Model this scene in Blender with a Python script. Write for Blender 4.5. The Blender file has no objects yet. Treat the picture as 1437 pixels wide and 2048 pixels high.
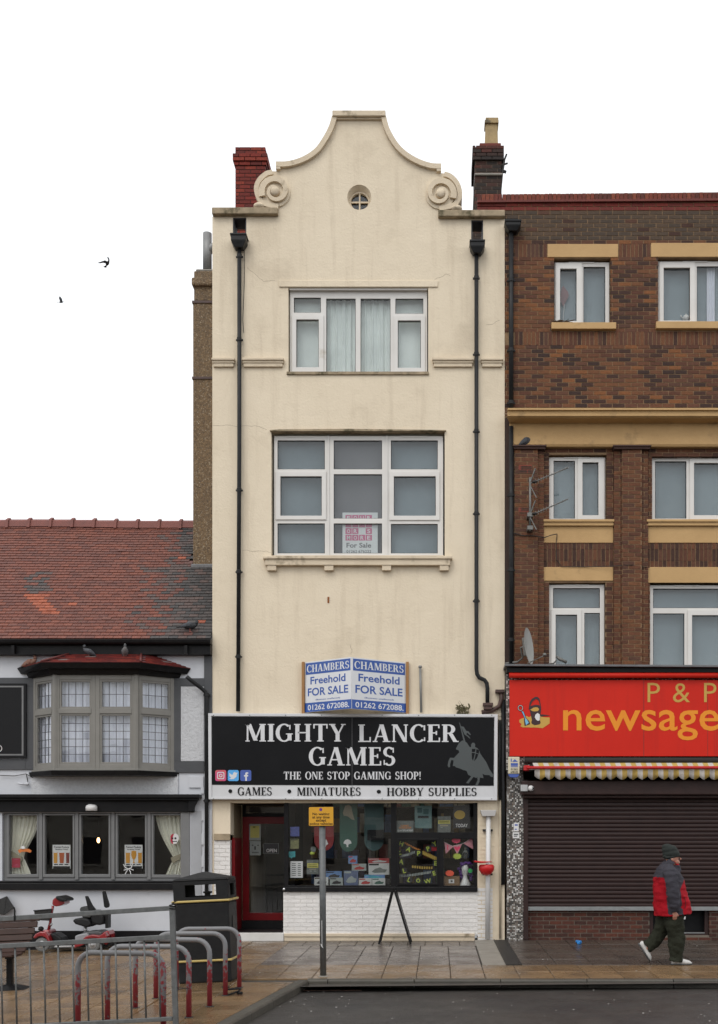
import bpy, bmesh, math, random
from mathutils import Vector, Matrix
random.seed(7)
R = math.radians
scene = bpy.context.scene
COL = scene.collection

# ------------------------------------------------------------------ camera
F, CX, HY, DIST, EYE = 2220.0, 876.0, 1702.0, 20.0, 1.6      # focal length / principal point in photo pixels, metres to the facades
cam_d = bpy.data.cameras.new('camera')
cam = bpy.data.objects.new('camera', cam_d)
COL.objects.link(cam)
cam.location = (0, -DIST, EYE)
cam.rotation_euler = (R(90), 0, 0)
cam_d.sensor_fit = 'HORIZONTAL'
cam_d.sensor_width = 36
cam_d.lens = F / 1437 * 36
cam_d.shift_x = -(CX - 718.5) / 1437
cam_d.shift_y = (HY - 1024) / 1437
cam_d.clip_start = 0.1
cam_d.clip_end = 2000
scene.camera = cam

# ------------------------------------------------------------------ sky: bright even overcast
SUN_EL, SUN_AZ = 52, 205           # degrees; soft sun behind the cloud, on the camera side
world = bpy.data.worlds.new('World')
scene.world = world
world.use_nodes = True
wn = world.node_tree
wn.nodes.clear()
sky = wn.nodes.new('ShaderNodeTexSky')
sky.sky_type = 'NISHITA'
sky.sun_disc = False
sky.sun_elevation = R(SUN_EL)
sky.sun_rotation = R(SUN_AZ)
hs = wn.nodes.new('ShaderNodeHueSaturation')
hs.inputs['Saturation'].default_value = 0.25
bg1 = wn.nodes.new('ShaderNodeBackground'); bg1.inputs[1].default_value = 0.05
bg2 = wn.nodes.new('ShaderNodeBackground'); bg2.inputs[0].default_value = (0.97, 0.985, 1.0, 1); bg2.inputs[1].default_value = 0.95
ad = wn.nodes.new('ShaderNodeAddShader')
wo = wn.nodes.new('ShaderNodeOutputWorld')
wn.links.new(sky.outputs[0], hs.inputs['Color'])
wn.links.new(hs.outputs[0], bg1.inputs[0])
wn.links.new(bg1.outputs[0], ad.inputs[0]); wn.links.new(bg2.outputs[0], ad.inputs[1])
wn.links.new(ad.outputs[0], wo.inputs[0])

sun_d = bpy.data.lights.new('sun', 'SUN')
sun_d.energy = 0.9
sun_d.angle = R(30)
sun_d.color = (1.0, 0.96, 0.9)
sun = bpy.data.objects.new('sun', sun_d)
COL.objects.link(sun)
sun.rotation_euler = (R(90 - SUN_EL), 0, R(-25))
sun.location = (-10, -20, 30)

vs = scene.view_settings
vs.view_transform = 'Standard'; vs.look = 'None'; vs.gamma = 1; vs.use_curve_mapping = False
vs.exposure = 0.2
scene.render.engine = 'CYCLES'

# ------------------------------------------------------------------ helpers: pixels and planes
def SC(y=0.0): return F / (DIST + y)
def PX(px, y=0.0): return (px - CX) / SC(y)
def PZ(py, y=0.0): return EYE + (HY - py) / SC(y)
def P(px, py, y=0.0): return Vector((PX(px, y), y, PZ(py, y)))

def gz(x, y):                                   # height of the paving: falls to the street and to the pub's side
    d = -y
    z = -0.02 * max(0, min(d, 5.2)) - 0.008 * max(0, d - 5.2)
    dx = x - (-4.1 + 0.2 * d)
    s = 0.5 * (dx - math.sqrt(dx * dx + 0.09))
    return z + 0.05 * max(s, -9)
def road_z(x, y): return -0.208 - 0.004 * max(0, -y - 5.2)
def ground_at(px, py, fn=gz):                   # where a pixel's ray meets the paving
    lo, hi = 6.0, 21.5
    for _ in range(60):
        m = (lo + hi) / 2
        s = F / m
        if EYE + (HY - py) / s > fn((px - CX) / s, m - DIST): lo = m
        else: hi = m
    s = F / lo
    x, y = (px - CX) / s, lo - DIST
    return Vector((x, y, fn(x, y)))

# ------------------------------------------------------------------ helpers: objects
ORG = {}
def link(o, parent=None):
    COL.objects.link(o)
    if parent is not None: o.parent = parent
    return o
def tag(o, label=None, cat=None, group=None, kind=None):
    if label: o['label'] = label
    if cat: o['category'] = cat
    if group: o['group'] = group
    if kind: o['kind'] = kind
    return o
def thing(name, label, cat, loc=(0, 0, 0), rot=(0, 0, 0), group=None, kind=None):
    o = bpy.data.objects.new(name, None)
    o.empty_display_size = 0.2
    COL.objects.link(o)
    o.location = loc; o.rotation_euler = rot
    ORG[o.name] = Vector(loc)
    return tag(o, label, cat, group, kind)

class MB:
    def __init__(s): s.v = []; s.f = []; s.m = []; s.c = None; s.k = 0
    def add(s, vs, fs, m=0, col=None):
        b = len(s.v)
        s.v += [tuple(v) for v in vs]
        s.f += [tuple(i + b for i in f) for f in fs]
        s.m += [m] * len(fs)
        if col is not None:
            if s.c is None: s.c = [(1, 1, 1, 1)] * b
            s.c += [tuple(col) + (1,)] * len(vs)
        elif s.c is not None: s.c += [(1, 1, 1, 1)] * len(vs)
        return s
    def box(s, x0, x1, y0, y1, z0, z1, m=0, col=None):
        v = [(x0,y0,z0),(x1,y0,z0),(x1,y1,z0),(x0,y1,z0),(x0,y0,z1),(x1,y0,z1),(x1,y1,z1),(x0,y1,z1)]
        return s.add(v, [(0,3,2,1),(4,5,6,7),(0,1,5,4),(1,2,6,5),(2,3,7,6),(3,0,4,7)], m, col)
    def pbox(s, a, b, c, d, y0, y1, m=0, ref=None, col=None):          # pixel rectangle a..b, c..d on plane ref
        r = y0 if ref is None else ref
        return s.box(PX(a, r), PX(b, r), y0, y1, PZ(d, r), PZ(c, r), m, col)
    def hexa(s, bot, top, m=0):                                        # 4 bottom, 4 top points
        return s.add(list(bot) + list(top), [(0,3,2,1),(4,5,6,7),(0,1,5,4),(1,2,6,5),(2,3,7,6),(3,0,4,7)], m)
    def prism(s, outline, y0, y1, holes=(), m=0, mat=None):            # outline in (x, z), extruded along y
        bm = bmesh.new()
        es = []
        for loop in [outline] + list(holes):
            vv = [bm.verts.new((p[0], y0, p[1])) for p in loop]
            for i in range(len(vv)): es.append(bm.edges.new((vv[i - 1], vv[i])))
        bmesh.ops.triangle_fill(bm, use_beauty=True, use_dissolve=False, edges=es)
        r = bmesh.ops.extrude_face_region(bm, geom=list(bm.faces))
        for e in r['geom']:
            if isinstance(e, bmesh.types.BMVert): e.co.y = y1
        bmesh.ops.recalc_face_normals(bm, faces=list(bm.faces))
        bm.verts.index_update()
        s.add([v.co.copy() for v in bm.verts], [[v.index for v in f.verts] for f in bm.faces], m)
        bm.free()
        return s
    def pprism(s, pts, y0, y1, holes=(), m=0, ref=None):
        r = y0 if ref is None else ref
        c = lambda L: [(PX(a, r), PZ(b, r)) for a, b in L]
        return s.prism(c(pts), y0, y1, [c(h) for h in holes], m)
    def tube(s, pts, r, n=10, m=0, cap=True, ref=None):                # r: radius, or one (a, b) or number per point
        pts = [Vector(p) for p in pts]
        N = len(pts); rings = []
        rr = r if isinstance(r, (list, tuple)) else [r] * N
        prev = None
        for i, p in enumerate(pts):
            t = (pts[min(i + 1, N - 1)] - pts[max(i - 1, 0)])
            t = t.normalized() if t.length > 1e-9 else Vector((0, 0, 1))
            u = Vector(ref) if ref else (prev if prev is not None else (Vector((0, 1, 0)) if abs(t.y) < 0.9 else Vector((1, 0, 0))))
            u = (u - t * u.dot(t)).normalized()
            prev = u
            w = t.cross(u)
            ra, rb = rr[i] if isinstance(rr[i], (tuple, list)) else (rr[i], rr[i])
            rings.append([p + u * (rb * math.cos(2 * math.pi * k / n)) + w * (ra * math.sin(2 * math.pi * k / n)) for k in range(n)])
        v = [q for ring in rings for q in ring]
        f = []
        for i in range(N - 1):
            for k in range(n):
                a, b = i * n + k, i * n + (k + 1) % n
                f.append((a, b, b + n, a + n))
        if cap:
            f.append(tuple(range(n - 1, -1, -1)))
            f.append(tuple((N - 1) * n + k for k in range(n)))
        return s.add(v, f, m)
    def lathe(s, prof, c=(0, 0, 0), axis='z', n=24, m=0):              # prof: (radius, height)
        c = Vector(c); v = []; f = []
        for r, h in prof:
            for k in range(n):
                a = 2 * math.pi * k / n
                q = (r * math.cos(a), r * math.sin(a), h)
                if axis == 'y': q = (q[0], q[2], q[1])
                if axis == 'x': q = (q[2], q[0], q[1])
                v.append(c + Vector(q))
        for i in range(len(prof) - 1):
            for k in range(n):
                a, b = i * n + k, i * n + (k + 1) % n
                f.append((a, b, b + n, a + n))
        f.append(tuple(range(n - 1, -1, -1))); f.append(tuple((len(prof) - 1) * n + k for k in range(n)))
        return s.add(v, f, m)
    def ball(s, c, rx, ry, rz, n=14, k=9, m=0):
        prof = [(math.sin(math.pi * i / k), -math.cos(math.pi * i / k)) for i in range(k + 1)]
        prof[0] = (0.02, -1); prof[-1] = (0.02, 1)
        b = len(s.v)
        s.lathe(prof, (0, 0, 0), 'z', n, m)
        for i in range(b, len(s.v)):
            p = s.v[i]; s.v[i] = (c[0] + p[0] * rx, c[1] + p[1] * ry, c[2] + p[2] * rz)
        return s
    def bar(s, a, b, w, h, m=0, up=(0, 0, 1)):                         # rectangular bar from a to b
        a, b = Vector(a), Vector(b); t = (b - a).normalized()
        u = Vector(up)
        if abs(u.dot(t)) > 0.98: u = Vector((0, 1, 0))
        x = t.cross(u).normalized(); z = x.cross(t)
        o = [(-w/2, -h/2), (w/2, -h/2), (w/2, h/2), (-w/2, h/2)]
        v = [a + x * i + z * j for i, j in o] + [b + x * i + z * j for i, j in o]
        return s.add(v, [(0,3,2,1),(4,5,6,7),(0,1,5,4),(1,2,6,5),(2,3,7,6),(3,0,4,7)], m)
    def mesh(s, name, off=None, mats=(), smooth=False):
        me = bpy.data.meshes.new(name)
        o = off if off is not None else Vector((0, 0, 0))
        me.from_pydata([(v[0]-o[0], v[1]-o[1], v[2]-o[2]) for v in s.v], [], s.f)
        for m_ in mats: me.materials.append(m_)
        if len(mats) > 1: me.polygons.foreach_set('material_index', s.m)
        if s.c is not None:
            ca = me.color_attributes.new('col', 'FLOAT_COLOR', 'POINT')
            ca.data.foreach_set('color', [x for c in s.c for x in c])
        if smooth: me.polygons.foreach_set('use_smooth', [True] * len(me.polygons))
        bm = bmesh.new(); bm.from_mesh(me)
        bmesh.ops.recalc_face_normals(bm, faces=list(bm.faces))
        bm.to_mesh(me); bm.free()
        me.update()
        return me
    def build(s, name, mat, parent=None, local=False, bevel=0, smooth=False, label=None, cat=None, group=None, kind=None, origin=None):
        mats = mat if isinstance(mat, (list, tuple)) else [mat]
        if local: off = Vector((0, 0, 0))
        elif parent is not None: off = ORG[parent.name]
        elif origin is not None: off = Vector(origin)
        else:
            xs = [v[0] for v in s.v]; ys = [v[1] for v in s.v]; zs = [v[2] for v in s.v]
            off = Vector(((min(xs)+max(xs))/2, (min(ys)+max(ys))/2, min(zs)))
        me = s.mesh(name, off, mats, smooth)
        o = bpy.data.objects.new(name, me)
        link(o, parent)
        if parent is None: o.location = off
        ORG[o.name] = off
        if name == 'lettering' and not kind: kind = 'stuff'
        if bevel:
            b = o.modifiers.new('bevel', 'BEVEL'); b.width = bevel; b.segments = 2; b.limit_method = 'ANGLE'; b.angle_limit = R(40)
        return tag(o, label, cat, group, kind)

def inst(name, me, loc, parent=None, rot=(0, 0, 0), scale=None):
    o = bpy.data.objects.new(name, me)
    link(o, parent)
    off = ORG[parent.name] if parent is not None else Vector((0, 0, 0))
    o.location = Vector(loc) - off
    o.rotation_euler = rot
    if scale: o.scale = scale
    ORG[o.name] = Vector(loc)
    return o

def baked(name, mb, mats, voxel, smooth_it=4, fac=0.5):                # several lofts fused to one continuous surface
    me = mb.mesh(name)
    o = bpy.data.objects.new(name, me); COL.objects.link(o)
    r = o.modifiers.new('r', 'REMESH'); r.mode = 'VOXEL'; r.voxel_size = voxel; r.use_smooth_shade = True
    if smooth_it:
        q = o.modifiers.new('s', 'SMOOTH'); q.factor = fac; q.iterations = smooth_it
    dg = bpy.context.evaluated_depsgraph_get(); dg.update()
    new = bpy.data.meshes.new_from_object(o.evaluated_get(dg))
    bpy.data.objects.remove(o)
    new.materials.clear()
    for m_ in mats: new.materials.append(m_)
    new.polygons.foreach_set('use_smooth', [True] * len(new.polygons))
    new.name = name
    return new

# ------------------------------------------------------------------ helpers: materials
def lin(r, g, b):
    f = lambda c: (c/255/12.92) if c/255 <= 0.04045 else ((c/255 + 0.055)/1.055) ** 2.4
    return (f(r), f(g), f(b))
MATS = {}
def M(name, c1, c2=None, scale=4, rough=0.6, bump=0.0, bscale=60, spec=0.5, metal=0.0, attr=False, c3=None, s3=1.2, t3=0.6, objrand=0.0, rvar=0.0, stretch=None, coat=0.0, avar=0.5, streak=None, b2=0.0, b2scale=7):
    if name in MATS: return MATS[name]
    m = bpy.data.materials.new(name); m.use_nodes = True
    nt = m.node_tree; L = nt.links.new
    b = nt.nodes['Principled BSDF']
    b.inputs['Roughness'].default_value = rough
    b.inputs['Specular IOR Level'].default_value = spec
    b.inputs['Metallic'].default_value = metal
    b.inputs['Coat Weight'].default_value = coat
    geo = nt.nodes.new('ShaderNodeNewGeometry')
    vec = geo.outputs['Position']
    if stretch:
        mp = nt.nodes.new('ShaderNodeMapping'); mp.inputs['Scale'].default_value = stretch
        L(vec, mp.inputs[0]); svec = mp.outputs[0]
    else: svec = vec
    def noise(sc, det=6, v=None):
        n = nt.nodes.new('ShaderNodeTexNoise'); n.inputs['Scale'].default_value = sc; n.inputs['Detail'].default_value = det
        n.inputs['Roughness'].default_value = 0.62
        L(v if v is not None else svec, n.inputs['Vector']); return n.outputs['Fac']
    def ramp(inp, a, c):
        r = nt.nodes.new('ShaderNodeMapRange'); r.inputs['From Min'].default_value = a; r.inputs['From Max'].default_value = c
        L(inp, r.inputs['Value']); return r.outputs[0]
    def mix(fac, a, c, mode='MIX'):
        n = nt.nodes.new('ShaderNodeMix'); n.data_type = 'RGBA'; n.blend_type = mode
        for s_, val in ((n.inputs['Factor'], fac), (n.inputs['A'], a), (n.inputs['B'], c)):
            if isinstance(val, tuple): s_.default_value = val if len(val) == 4 else val + (1,)
            elif isinstance(val, (int, float)): s_.default_value = val
            else: L(val, s_)
        return n.outputs['Result']
    if attr:
        a = nt.nodes.new('ShaderNodeAttribute'); a.attribute_name = 'col'
        base = a.outputs['Color']
        base = mix(avar, base, mix(ramp(noise(scale), 0.3, 0.7), (0.45, 0.45, 0.45), (1.55, 1.5, 1.45)), 'MULTIPLY') if True else base
    else:
        base = mix(ramp(noise(scale), 0.3, 0.7), c1, c2 if c2 else tuple(x * 0.8 for x in c1))
    if c3: base = mix(ramp(noise(s3, 8), t3, t3 + 0.14), base, c3)
    if streak:                                    # rain-washed dirt: tall narrow noise
        mp2 = nt.nodes.new('ShaderNodeMapping'); mp2.inputs['Scale'].default_value = (5.0, 5.0, 0.45)
        L(vec, mp2.inputs[0])
        base = mix(ramp(noise(1.0, 7, mp2.outputs[0]), 0.52, 0.86), base, streak)
    if objrand:
        oi = nt.nodes.new('ShaderNodeObjectInfo')
        mr = nt.nodes.new('ShaderNodeMapRange'); mr.inputs['To Min'].default_value = 1 - objrand; mr.inputs['To Max'].default_value = 1 + objrand
        L(oi.outputs['Random'], mr.inputs['Value'])
        cmb = nt.nodes.new('ShaderNodeCombineColor')
        for i in range(3): L(mr.outputs[0], cmb.inputs[i])
        base = mix(1.0, base, cmb.outputs[0], 'MULTIPLY')
    L(base, b.inputs['Base Color'])
    if rvar:
        mr = nt.nodes.new('ShaderNodeMapRange'); mr.inputs['From Min'].default_value = 0.35; mr.inputs['From Max'].default_value = 0.65
        mr.inputs['To Min'].default_value = max(0.02, rough - rvar); mr.inputs['To Max'].default_value = min(1, rough + rvar)
        L(noise(1.7, 5, vec), mr.inputs['Value']); L(mr.outputs[0], b.inputs['Roughness'])
    if bump:
        bp = nt.nodes.new('ShaderNodeBump'); bp.inputs['Strength'].default_value = bump; bp.inputs['Distance'].default_value = 0.02
        L(noise(bscale, 4, vec), bp.inputs['Height'])
        if b2:
            bp2 = nt.nodes.new('ShaderNodeBump'); bp2.inputs['Strength'].default_value = b2; bp2.inputs['Distance'].default_value = 0.08
            L(noise(b2scale, 5, vec), bp2.inputs['Height']); L(bp.outputs[0], bp2.inputs['Normal']); L(bp2.outputs[0], b.inputs['Normal'])
        else: L(bp.outputs[0], b.inputs['Normal'])
    MATS[name] = m
    return m

def glass_mat(name, tint=(0.85, 0.9, 0.9), refl=0.05, rough=0.0, wavy=0.0):
    if name in MATS: return MATS[name]
    m = bpy.data.materials.new(name); m.use_nodes = True
    nt = m.node_tree; nt.nodes.clear(); L = nt.links.new
    lw = nt.nodes.new('ShaderNodeLayerWeight'); lw.inputs[0].default_value = 0.5
    pw = nt.nodes.new('ShaderNodeMath'); pw.operation = 'POWER'; pw.inputs[1].default_value = 4
    ma = nt.nodes.new('ShaderNodeMath'); ma.operation = 'MULTIPLY_ADD'; ma.inputs[1].default_value = 0.9; ma.inputs[2].default_value = refl
    L(lw.outputs['Facing'], pw.inputs[0]); L(pw.outputs[0], ma.inputs[0])
    tr = nt.nodes.new('ShaderNodeBsdfTransparent'); tr.inputs[0].default_value = tint + (1,)
    gl = nt.nodes.new('ShaderNodeBsdfGlossy'); gl.inputs['Roughness'].default_value = rough
    if wavy:
        geo = nt.nodes.new('ShaderNodeNewGeometry')
        n = nt.nodes.new('ShaderNodeTexNoise'); n.inputs['Scale'].default_value = 2.5
        L(geo.outputs['Position'], n.inputs['Vector'])
        bp = nt.nodes.new('ShaderNodeBump'); bp.inputs['Strength'].default_value = wavy; bp.inputs['Distance'].default_value = 0.02
        L(n.outputs['Fac'], bp.inputs['Height']); L(bp.outputs[0], gl.inputs['Normal'])
    mx = nt.nodes.new('ShaderNodeMixShader'); out = nt.nodes.new('ShaderNodeOutputMaterial')
    L(ma.outputs[0], mx.inputs[0]); L(tr.outputs[0], mx.inputs[1]); L(gl.outputs[0], mx.inputs[2]); L(mx.outputs[0], out.inputs[0])
    MATS[name] = m
    return m

# ------------------------------------------------------------------ helpers: lettering
def text_geo(body, bold=0.0, spacing=1.0):
    cu = bpy.data.curves.new('t', 'FONT'); cu.body = body; cu.size = 1; cu.offset = bold; cu.resolution_u = 3; cu.space_character = spacing
    o = bpy.data.objects.new('t', cu); COL.objects.link(o)
    dg = bpy.context.evaluated_depsgraph_get(); dg.update()
    me = bpy.data.meshes.new_from_object(o.evaluated_get(dg))
    v = [(p.co.x, p.co.y) for p in me.vertices]; f = [tuple(q.vertices) for q in me.polygons]
    bpy.data.objects.remove(o); bpy.data.curves.remove(cu); bpy.data.meshes.remove(me)
    return v, f
def put_geo(mb, vf, x0, x1, z0, z1, y, m=0, slant=0.0):                # stretch flat lettering to a box on plane y (world or local)
    v, f = vf
    ax = min(p[0] for p in v); bx = max(p[0] for p in v); ay = min(p[1] for p in v); by = max(p[1] for p in v)
    sx = (x1 - x0) / (bx - ax); sz = (z1 - z0) / (by - ay)
    mb.add([(x0 + (p[0]-ax) * sx + slant * (p[1]-ay) * sz, y - (p[2] if len(p) > 2 else 0), z0 + (p[1]-ay) * sz) for p in v], f, m)
    return mb
def ptext(mb, body, a, b, c, d, y, bold=0.0, m=0, serif=False, spacing=1.0):
    g = serif_geo(body) if serif else text_geo(body, bold, spacing)
    return put_geo(mb, g, PX(a, y), PX(b, y), PZ(d, y), PZ(c, y), y, m)

# a heavy display serif drawn stroke by stroke: stems, hairlines, bowls and bracket serifs
ST, TH, SF, SH = 0.20, 0.075, 0.065, 0.06
def _r(x0, x1, y0, y1): return [[(x0, y0), (x1, y0), (x1, y1), (x0, y1)]]
def _stem(x, w=ST, y0=0, y1=1, bot=True, top=True):
    o = _r(x, x + w, y0, y1)
    if bot: o += _r(x - SF, x + w + SF, y0, y0 + SH)
    if top: o += _r(x - SF, x + w + SF, y1 - SH, y1)
    return o
def _d(x0, y0, x1, y1, w): return [[(x0, y0), (x0 + w, y0), (x1 + w, y1), (x1, y1)]]
def _arc(cx, cy, rx, ry, a0, a1, ws=ST, wt=TH, n=18):
    out = []
    for i in range(n):
        q = []
        for t, inner in ((i, 0), (i + 1, 0), (i + 1, 1), (i, 1)):
            a = R(a0 + (a1 - a0) * t / n)
            q.append((cx + (rx - inner * ws) * math.cos(a), cy + (ry - inner * wt) * math.sin(a)))
        out.append(q)
    return out
GLY = {
 'A': (0.86, _d(0.06, 0, 0.36, 1, 0.09) + _d(0.58, 0, 0.33, 1, 0.21) + _r(0.18, 0.66, 0.28, 0.35) + _r(0, 0.24, 0, SH) + _r(0.5, 0.88, 0, SH)),
 'B': (0.72, _stem(0.07) + _arc(0.36, 0.745, 0.28, 0.255, -90, 90) + _arc(0.36, 0.27, 0.34, 0.27, -90, 90) + _r(0.2, 0.37, 0.93, 1) + _r(0.2, 0.37, 0, 0.07) + _r(0.2, 0.37, 0.49, 0.555)),
 'C': (0.80, _arc(0.43, 0.5, 0.43, 0.52, 48, 312) + _r(0.68, 0.76, 0.66, 0.95) + _r(0.70, 0.76, 0.05, 0.26)),
 'E': (0.66, _stem(0.07) + _r(0.2, 0.6, 0.93, 1) + _r(0.2, 0.62, 0, 0.07) + _r(0.2, 0.48, 0.48, 0.55) + _r(0.54, 0.61, 0.78, 1) + _r(0.57, 0.64, 0, 0.25) + _r(0.42, 0.49, 0.40, 0.63)),
 'F': (0.62, _stem(0.07) + _r(0.2, 0.6, 0.93, 1) + _r(0.2, 0.48, 0.48, 0.55) + _r(0.54, 0.61, 0.78, 1) + _r(0.42, 0.49, 0.40, 0.63)),
 'G': (0.86, _arc(0.43, 0.5, 0.43, 0.52, 48, 318) + _r(0.68, 0.75, 0.68, 0.95) + _r(0.6, 0.8, 0.06, 0.42) + _r(0.52, 0.86, 0.40, 0.46)),
 'H': (0.88, _stem(0.07) + _stem(0.60) + _r(0.2, 0.68, 0.47, 0.54)),
 'I': (0.34, _stem(0.07)),
 'L': (0.66, _stem(0.07) + _r(0.2, 0.62, 0, 0.07) + _r(0.56, 0.63, 0, 0.28)),
 'M': (1.08, _stem(0.09, 0.085) + _stem(0.79) + _d(0.43, 0.05, 0.10, 1, 0.21) + _d(0.47, 0.05, 0.80, 1, 0.09) + _r(0.02, 0.3, 1 - SH, 1)),
 'N': (0.86, _stem(0.09, 0.085) + _stem(0.68, 0.085, bot=False) + _d(0.60, 0, 0.10, 1, 0.2)),
 'O': (0.86, _arc(0.43, 0.5, 0.43, 0.52, 0, 360, n=32)),
 'P': (0.70, _stem(0.07) + _arc(0.36, 0.70, 0.33, 0.30, -90, 90) + _r(0.2, 0.37, 0.925, 1) + _r(0.2, 0.37, 0.40, 0.475)),
 'R': (0.82, _stem(0.07) + _arc(0.36, 0.73, 0.31, 0.27, -90, 90) + _r(0.2, 0.37, 0.925, 1) + _r(0.2, 0.40, 0.46, 0.535) + _d(0.58, 0, 0.33, 0.48, 0.21) + _r(0.56, 0.84, 0, SH)),
 'S': (0.64, _arc(0.31, 0.74, 0.29, 0.28, 35, 250, 0.17, 0.085) + _arc(0.32, 0.27, 0.30, 0.29, -145, 75, 0.17, 0.085) + _d(0.36, 0.42, 0.10, 0.58, 0.16) + _r(0.49, 0.55, 0.70, 0.97) + _r(0.04, 0.10, 0.03, 0.30)),
 'T': (0.78, _stem(0.29, top=False) + _r(0.03, 0.75, 0.93, 1) + _r(0.03, 0.10, 0.74, 1) + _r(0.68, 0.75, 0.74, 1)),
 'U': (0.82, _stem(0.07, y0=0.3, bot=False) + _stem(0.64, 0.085, y0=0.3, bot=False) + _arc(0.40, 0.32, 0.325, 0.34, 180, 360, 0.14, 0.08)),
 'Y': (0.80, _stem(0.31, y1=0.48, top=False) + _d(0.31, 0.42, 0.03, 1, 0.2) + _d(0.40, 0.42, 0.66, 1, 0.09) + _r(-0.02, 0.30, 1 - SH, 1) + _r(0.58, 0.82, 1 - SH, 1)),
 '!': (0.3, [[(0.1, 0.3), (0.19, 0.3), (0.24, 1), (0.05, 1)]] + _r(0.06, 0.23, 0, 0.16)),
 ' ': (0.45, []),
 '*': (0.62, _arc(0.26, 0.52, 0.24, 0.24, 0, 360, 0.24, 0.24, 20)),
}
def serif_geo(body, track=0.06):
    v = []; f = []; x = 0
    for ch in body:
        w, polys = GLY[ch]
        for q in polys:
            b = len(v)
            v += [(x + px, py, (len(f) % 6) * 0.0004) for px, py in q]
            f.append(tuple(range(b, b + len(q))))
        x += w + track
    return v, f
# ------------------------------------------------------------------ materials of the setting
m_asphalt = M('wet asphalt', (0.034, 0.031, 0.028), (0.050, 0.045, 0.040), 3, 0.42, 0.6, 150, spec=0.3, rvar=0.12, c3=(0.028, 0.026, 0.025), s3=0.6, t3=0.5)
m_bed = M('joint bed', (0.035, 0.032, 0.028), (0.06, 0.05, 0.04), 9, 0.6, 0.3, 90)
m_buff = M('wet buff slab', (0.205, 0.128, 0.064), (0.145, 0.092, 0.048), 2.2, 0.24, 0.2, 60, objrand=0.18, rvar=0.14, c3=(0.085, 0.056, 0.033), s3=1.1, t3=0.55)
m_grey = M('wet grey slab', (0.135, 0.108, 0.090), (0.10, 0.082, 0.070), 2.4, 0.24, 0.2, 60, objrand=0.18, rvar=0.14, c3=(0.07, 0.058, 0.05), s3=1.3, t3=0.56)
m_brown = M('wet brown slab', (0.082, 0.062, 0.048), (0.058, 0.046, 0.038), 2.2, 0.27, 0.14, 70, objrand=0.16, rvar=0.12, c3=(0.05, 0.04, 0.034), s3=1.3, t3=0.56)
m_kerb = M('kerb stone', (0.062, 0.054, 0.040), (0.042, 0.038, 0.030), 4, 0.5, 0.3, 90, objrand=0.12, rvar=0.12)
m_conc = M('pale concrete', (0.26, 0.235, 0.20), (0.18, 0.165, 0.14), 5, 0.55, 0.3, 90)
m_iron = M('dark cast iron', (0.022, 0.022, 0.023), (0.036, 0.032, 0.028), 12, 0.5, 0.2, 90, spec=0.25)

# ------------------------------------------------------------------ ground sheet, road, paving
def sheet(xs, ys, fn):
    mb = MB(); v = []; f = []
    for y in ys:
        for x in xs: v.append((x, y, fn(x, y)))
    nx = len(xs)
    for j in range(len(ys) - 1):
        for i in range(nx - 1):
            a = j * nx + i
            f.append((a, a + 1, a + nx + 1, a + nx))
    return mb.add(v, f)
sheet([-900, -60, -20, 0, 20, 60, 900], [-900, -120, -40, -10, 0, 20, 60, 900], lambda x, y: -0.62).build('ground', m_asphalt, kind='structure', origin=(0, 0, 0))

KY = -5.22                                                       # kerb line along the street
corner = ground_at(618, 1961)
diag = ground_at(462, 2048)
dvec = (diag - corner); dvec.z = 0
dvec.normalize()
far_d = corner + dvec * 9.0
KY = corner.y
XR = 7.5; XL = -13.0
def road_fn(x, y): return road_z(x, y)
rb_ = MB(); v = []; f = []; rows = []
for y in [KY + 0.1, -6, -7, -8, -10, -12, -14, -16, -20, -26, -34, -46]:
    if y > KY: x0 = corner.x - 0.06
    else: x0 = corner.x + dvec.x * (y - corner.y) / dvec.y - 0.06
    rows.append([(x0 + (40 - x0) * (i / 24) ** 1.6, y, 0) for i in range(25)])
for r_ in rows: v += [(p[0], p[1], road_z(p[0], p[1])) for p in r_]
for j in range(len(rows) - 1):
    for i in range(24):
        a = j * 25 + i
        f.append((a, a + 25, a + 26, a + 1))
rb_.add(v, f); rb_.build('road', m_asphalt, kind='structure', origin=(0, 0, 0))

# bed of the paving: follows the fall of the ground, ends at the two kerb lines
def in_paving(x, y):
    if y > KY + 0.12: return True
    t = (y - corner.y) / dvec.y
    return x < corner.x + dvec.x * t - 0.12 / abs(dvec.y)
bed = MB(); v = []; f = []
ys = [0.6, 0.0] + [-0.4 * i for i in range(1, 13)] + [KY + 0.12] + [KY - 0.5 * i for i in range(1, 40)]
rows = []
for y in ys:
    if y >= KY + 0.1: x_end = XR
    else: x_end = corner.x + dvec.x * (y - corner.y) / dvec.y - 0.13
    xs = [XL + (x_end - XL) * i / 40 for i in range(41)]
    rows.append([(x, y, gz(x, y) - 0.022) for x in xs])
for r_ in rows: v += r_
for j in range(len(rows) - 1):
    for i in range(40):
        a = j * 41 + i
        f.append((a, a + 41, a + 42, a + 1))
bed.add(v, f)
pavement = bed.build('pavement', m_bed, kind='structure', origin=(0, 0, 0))

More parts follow.
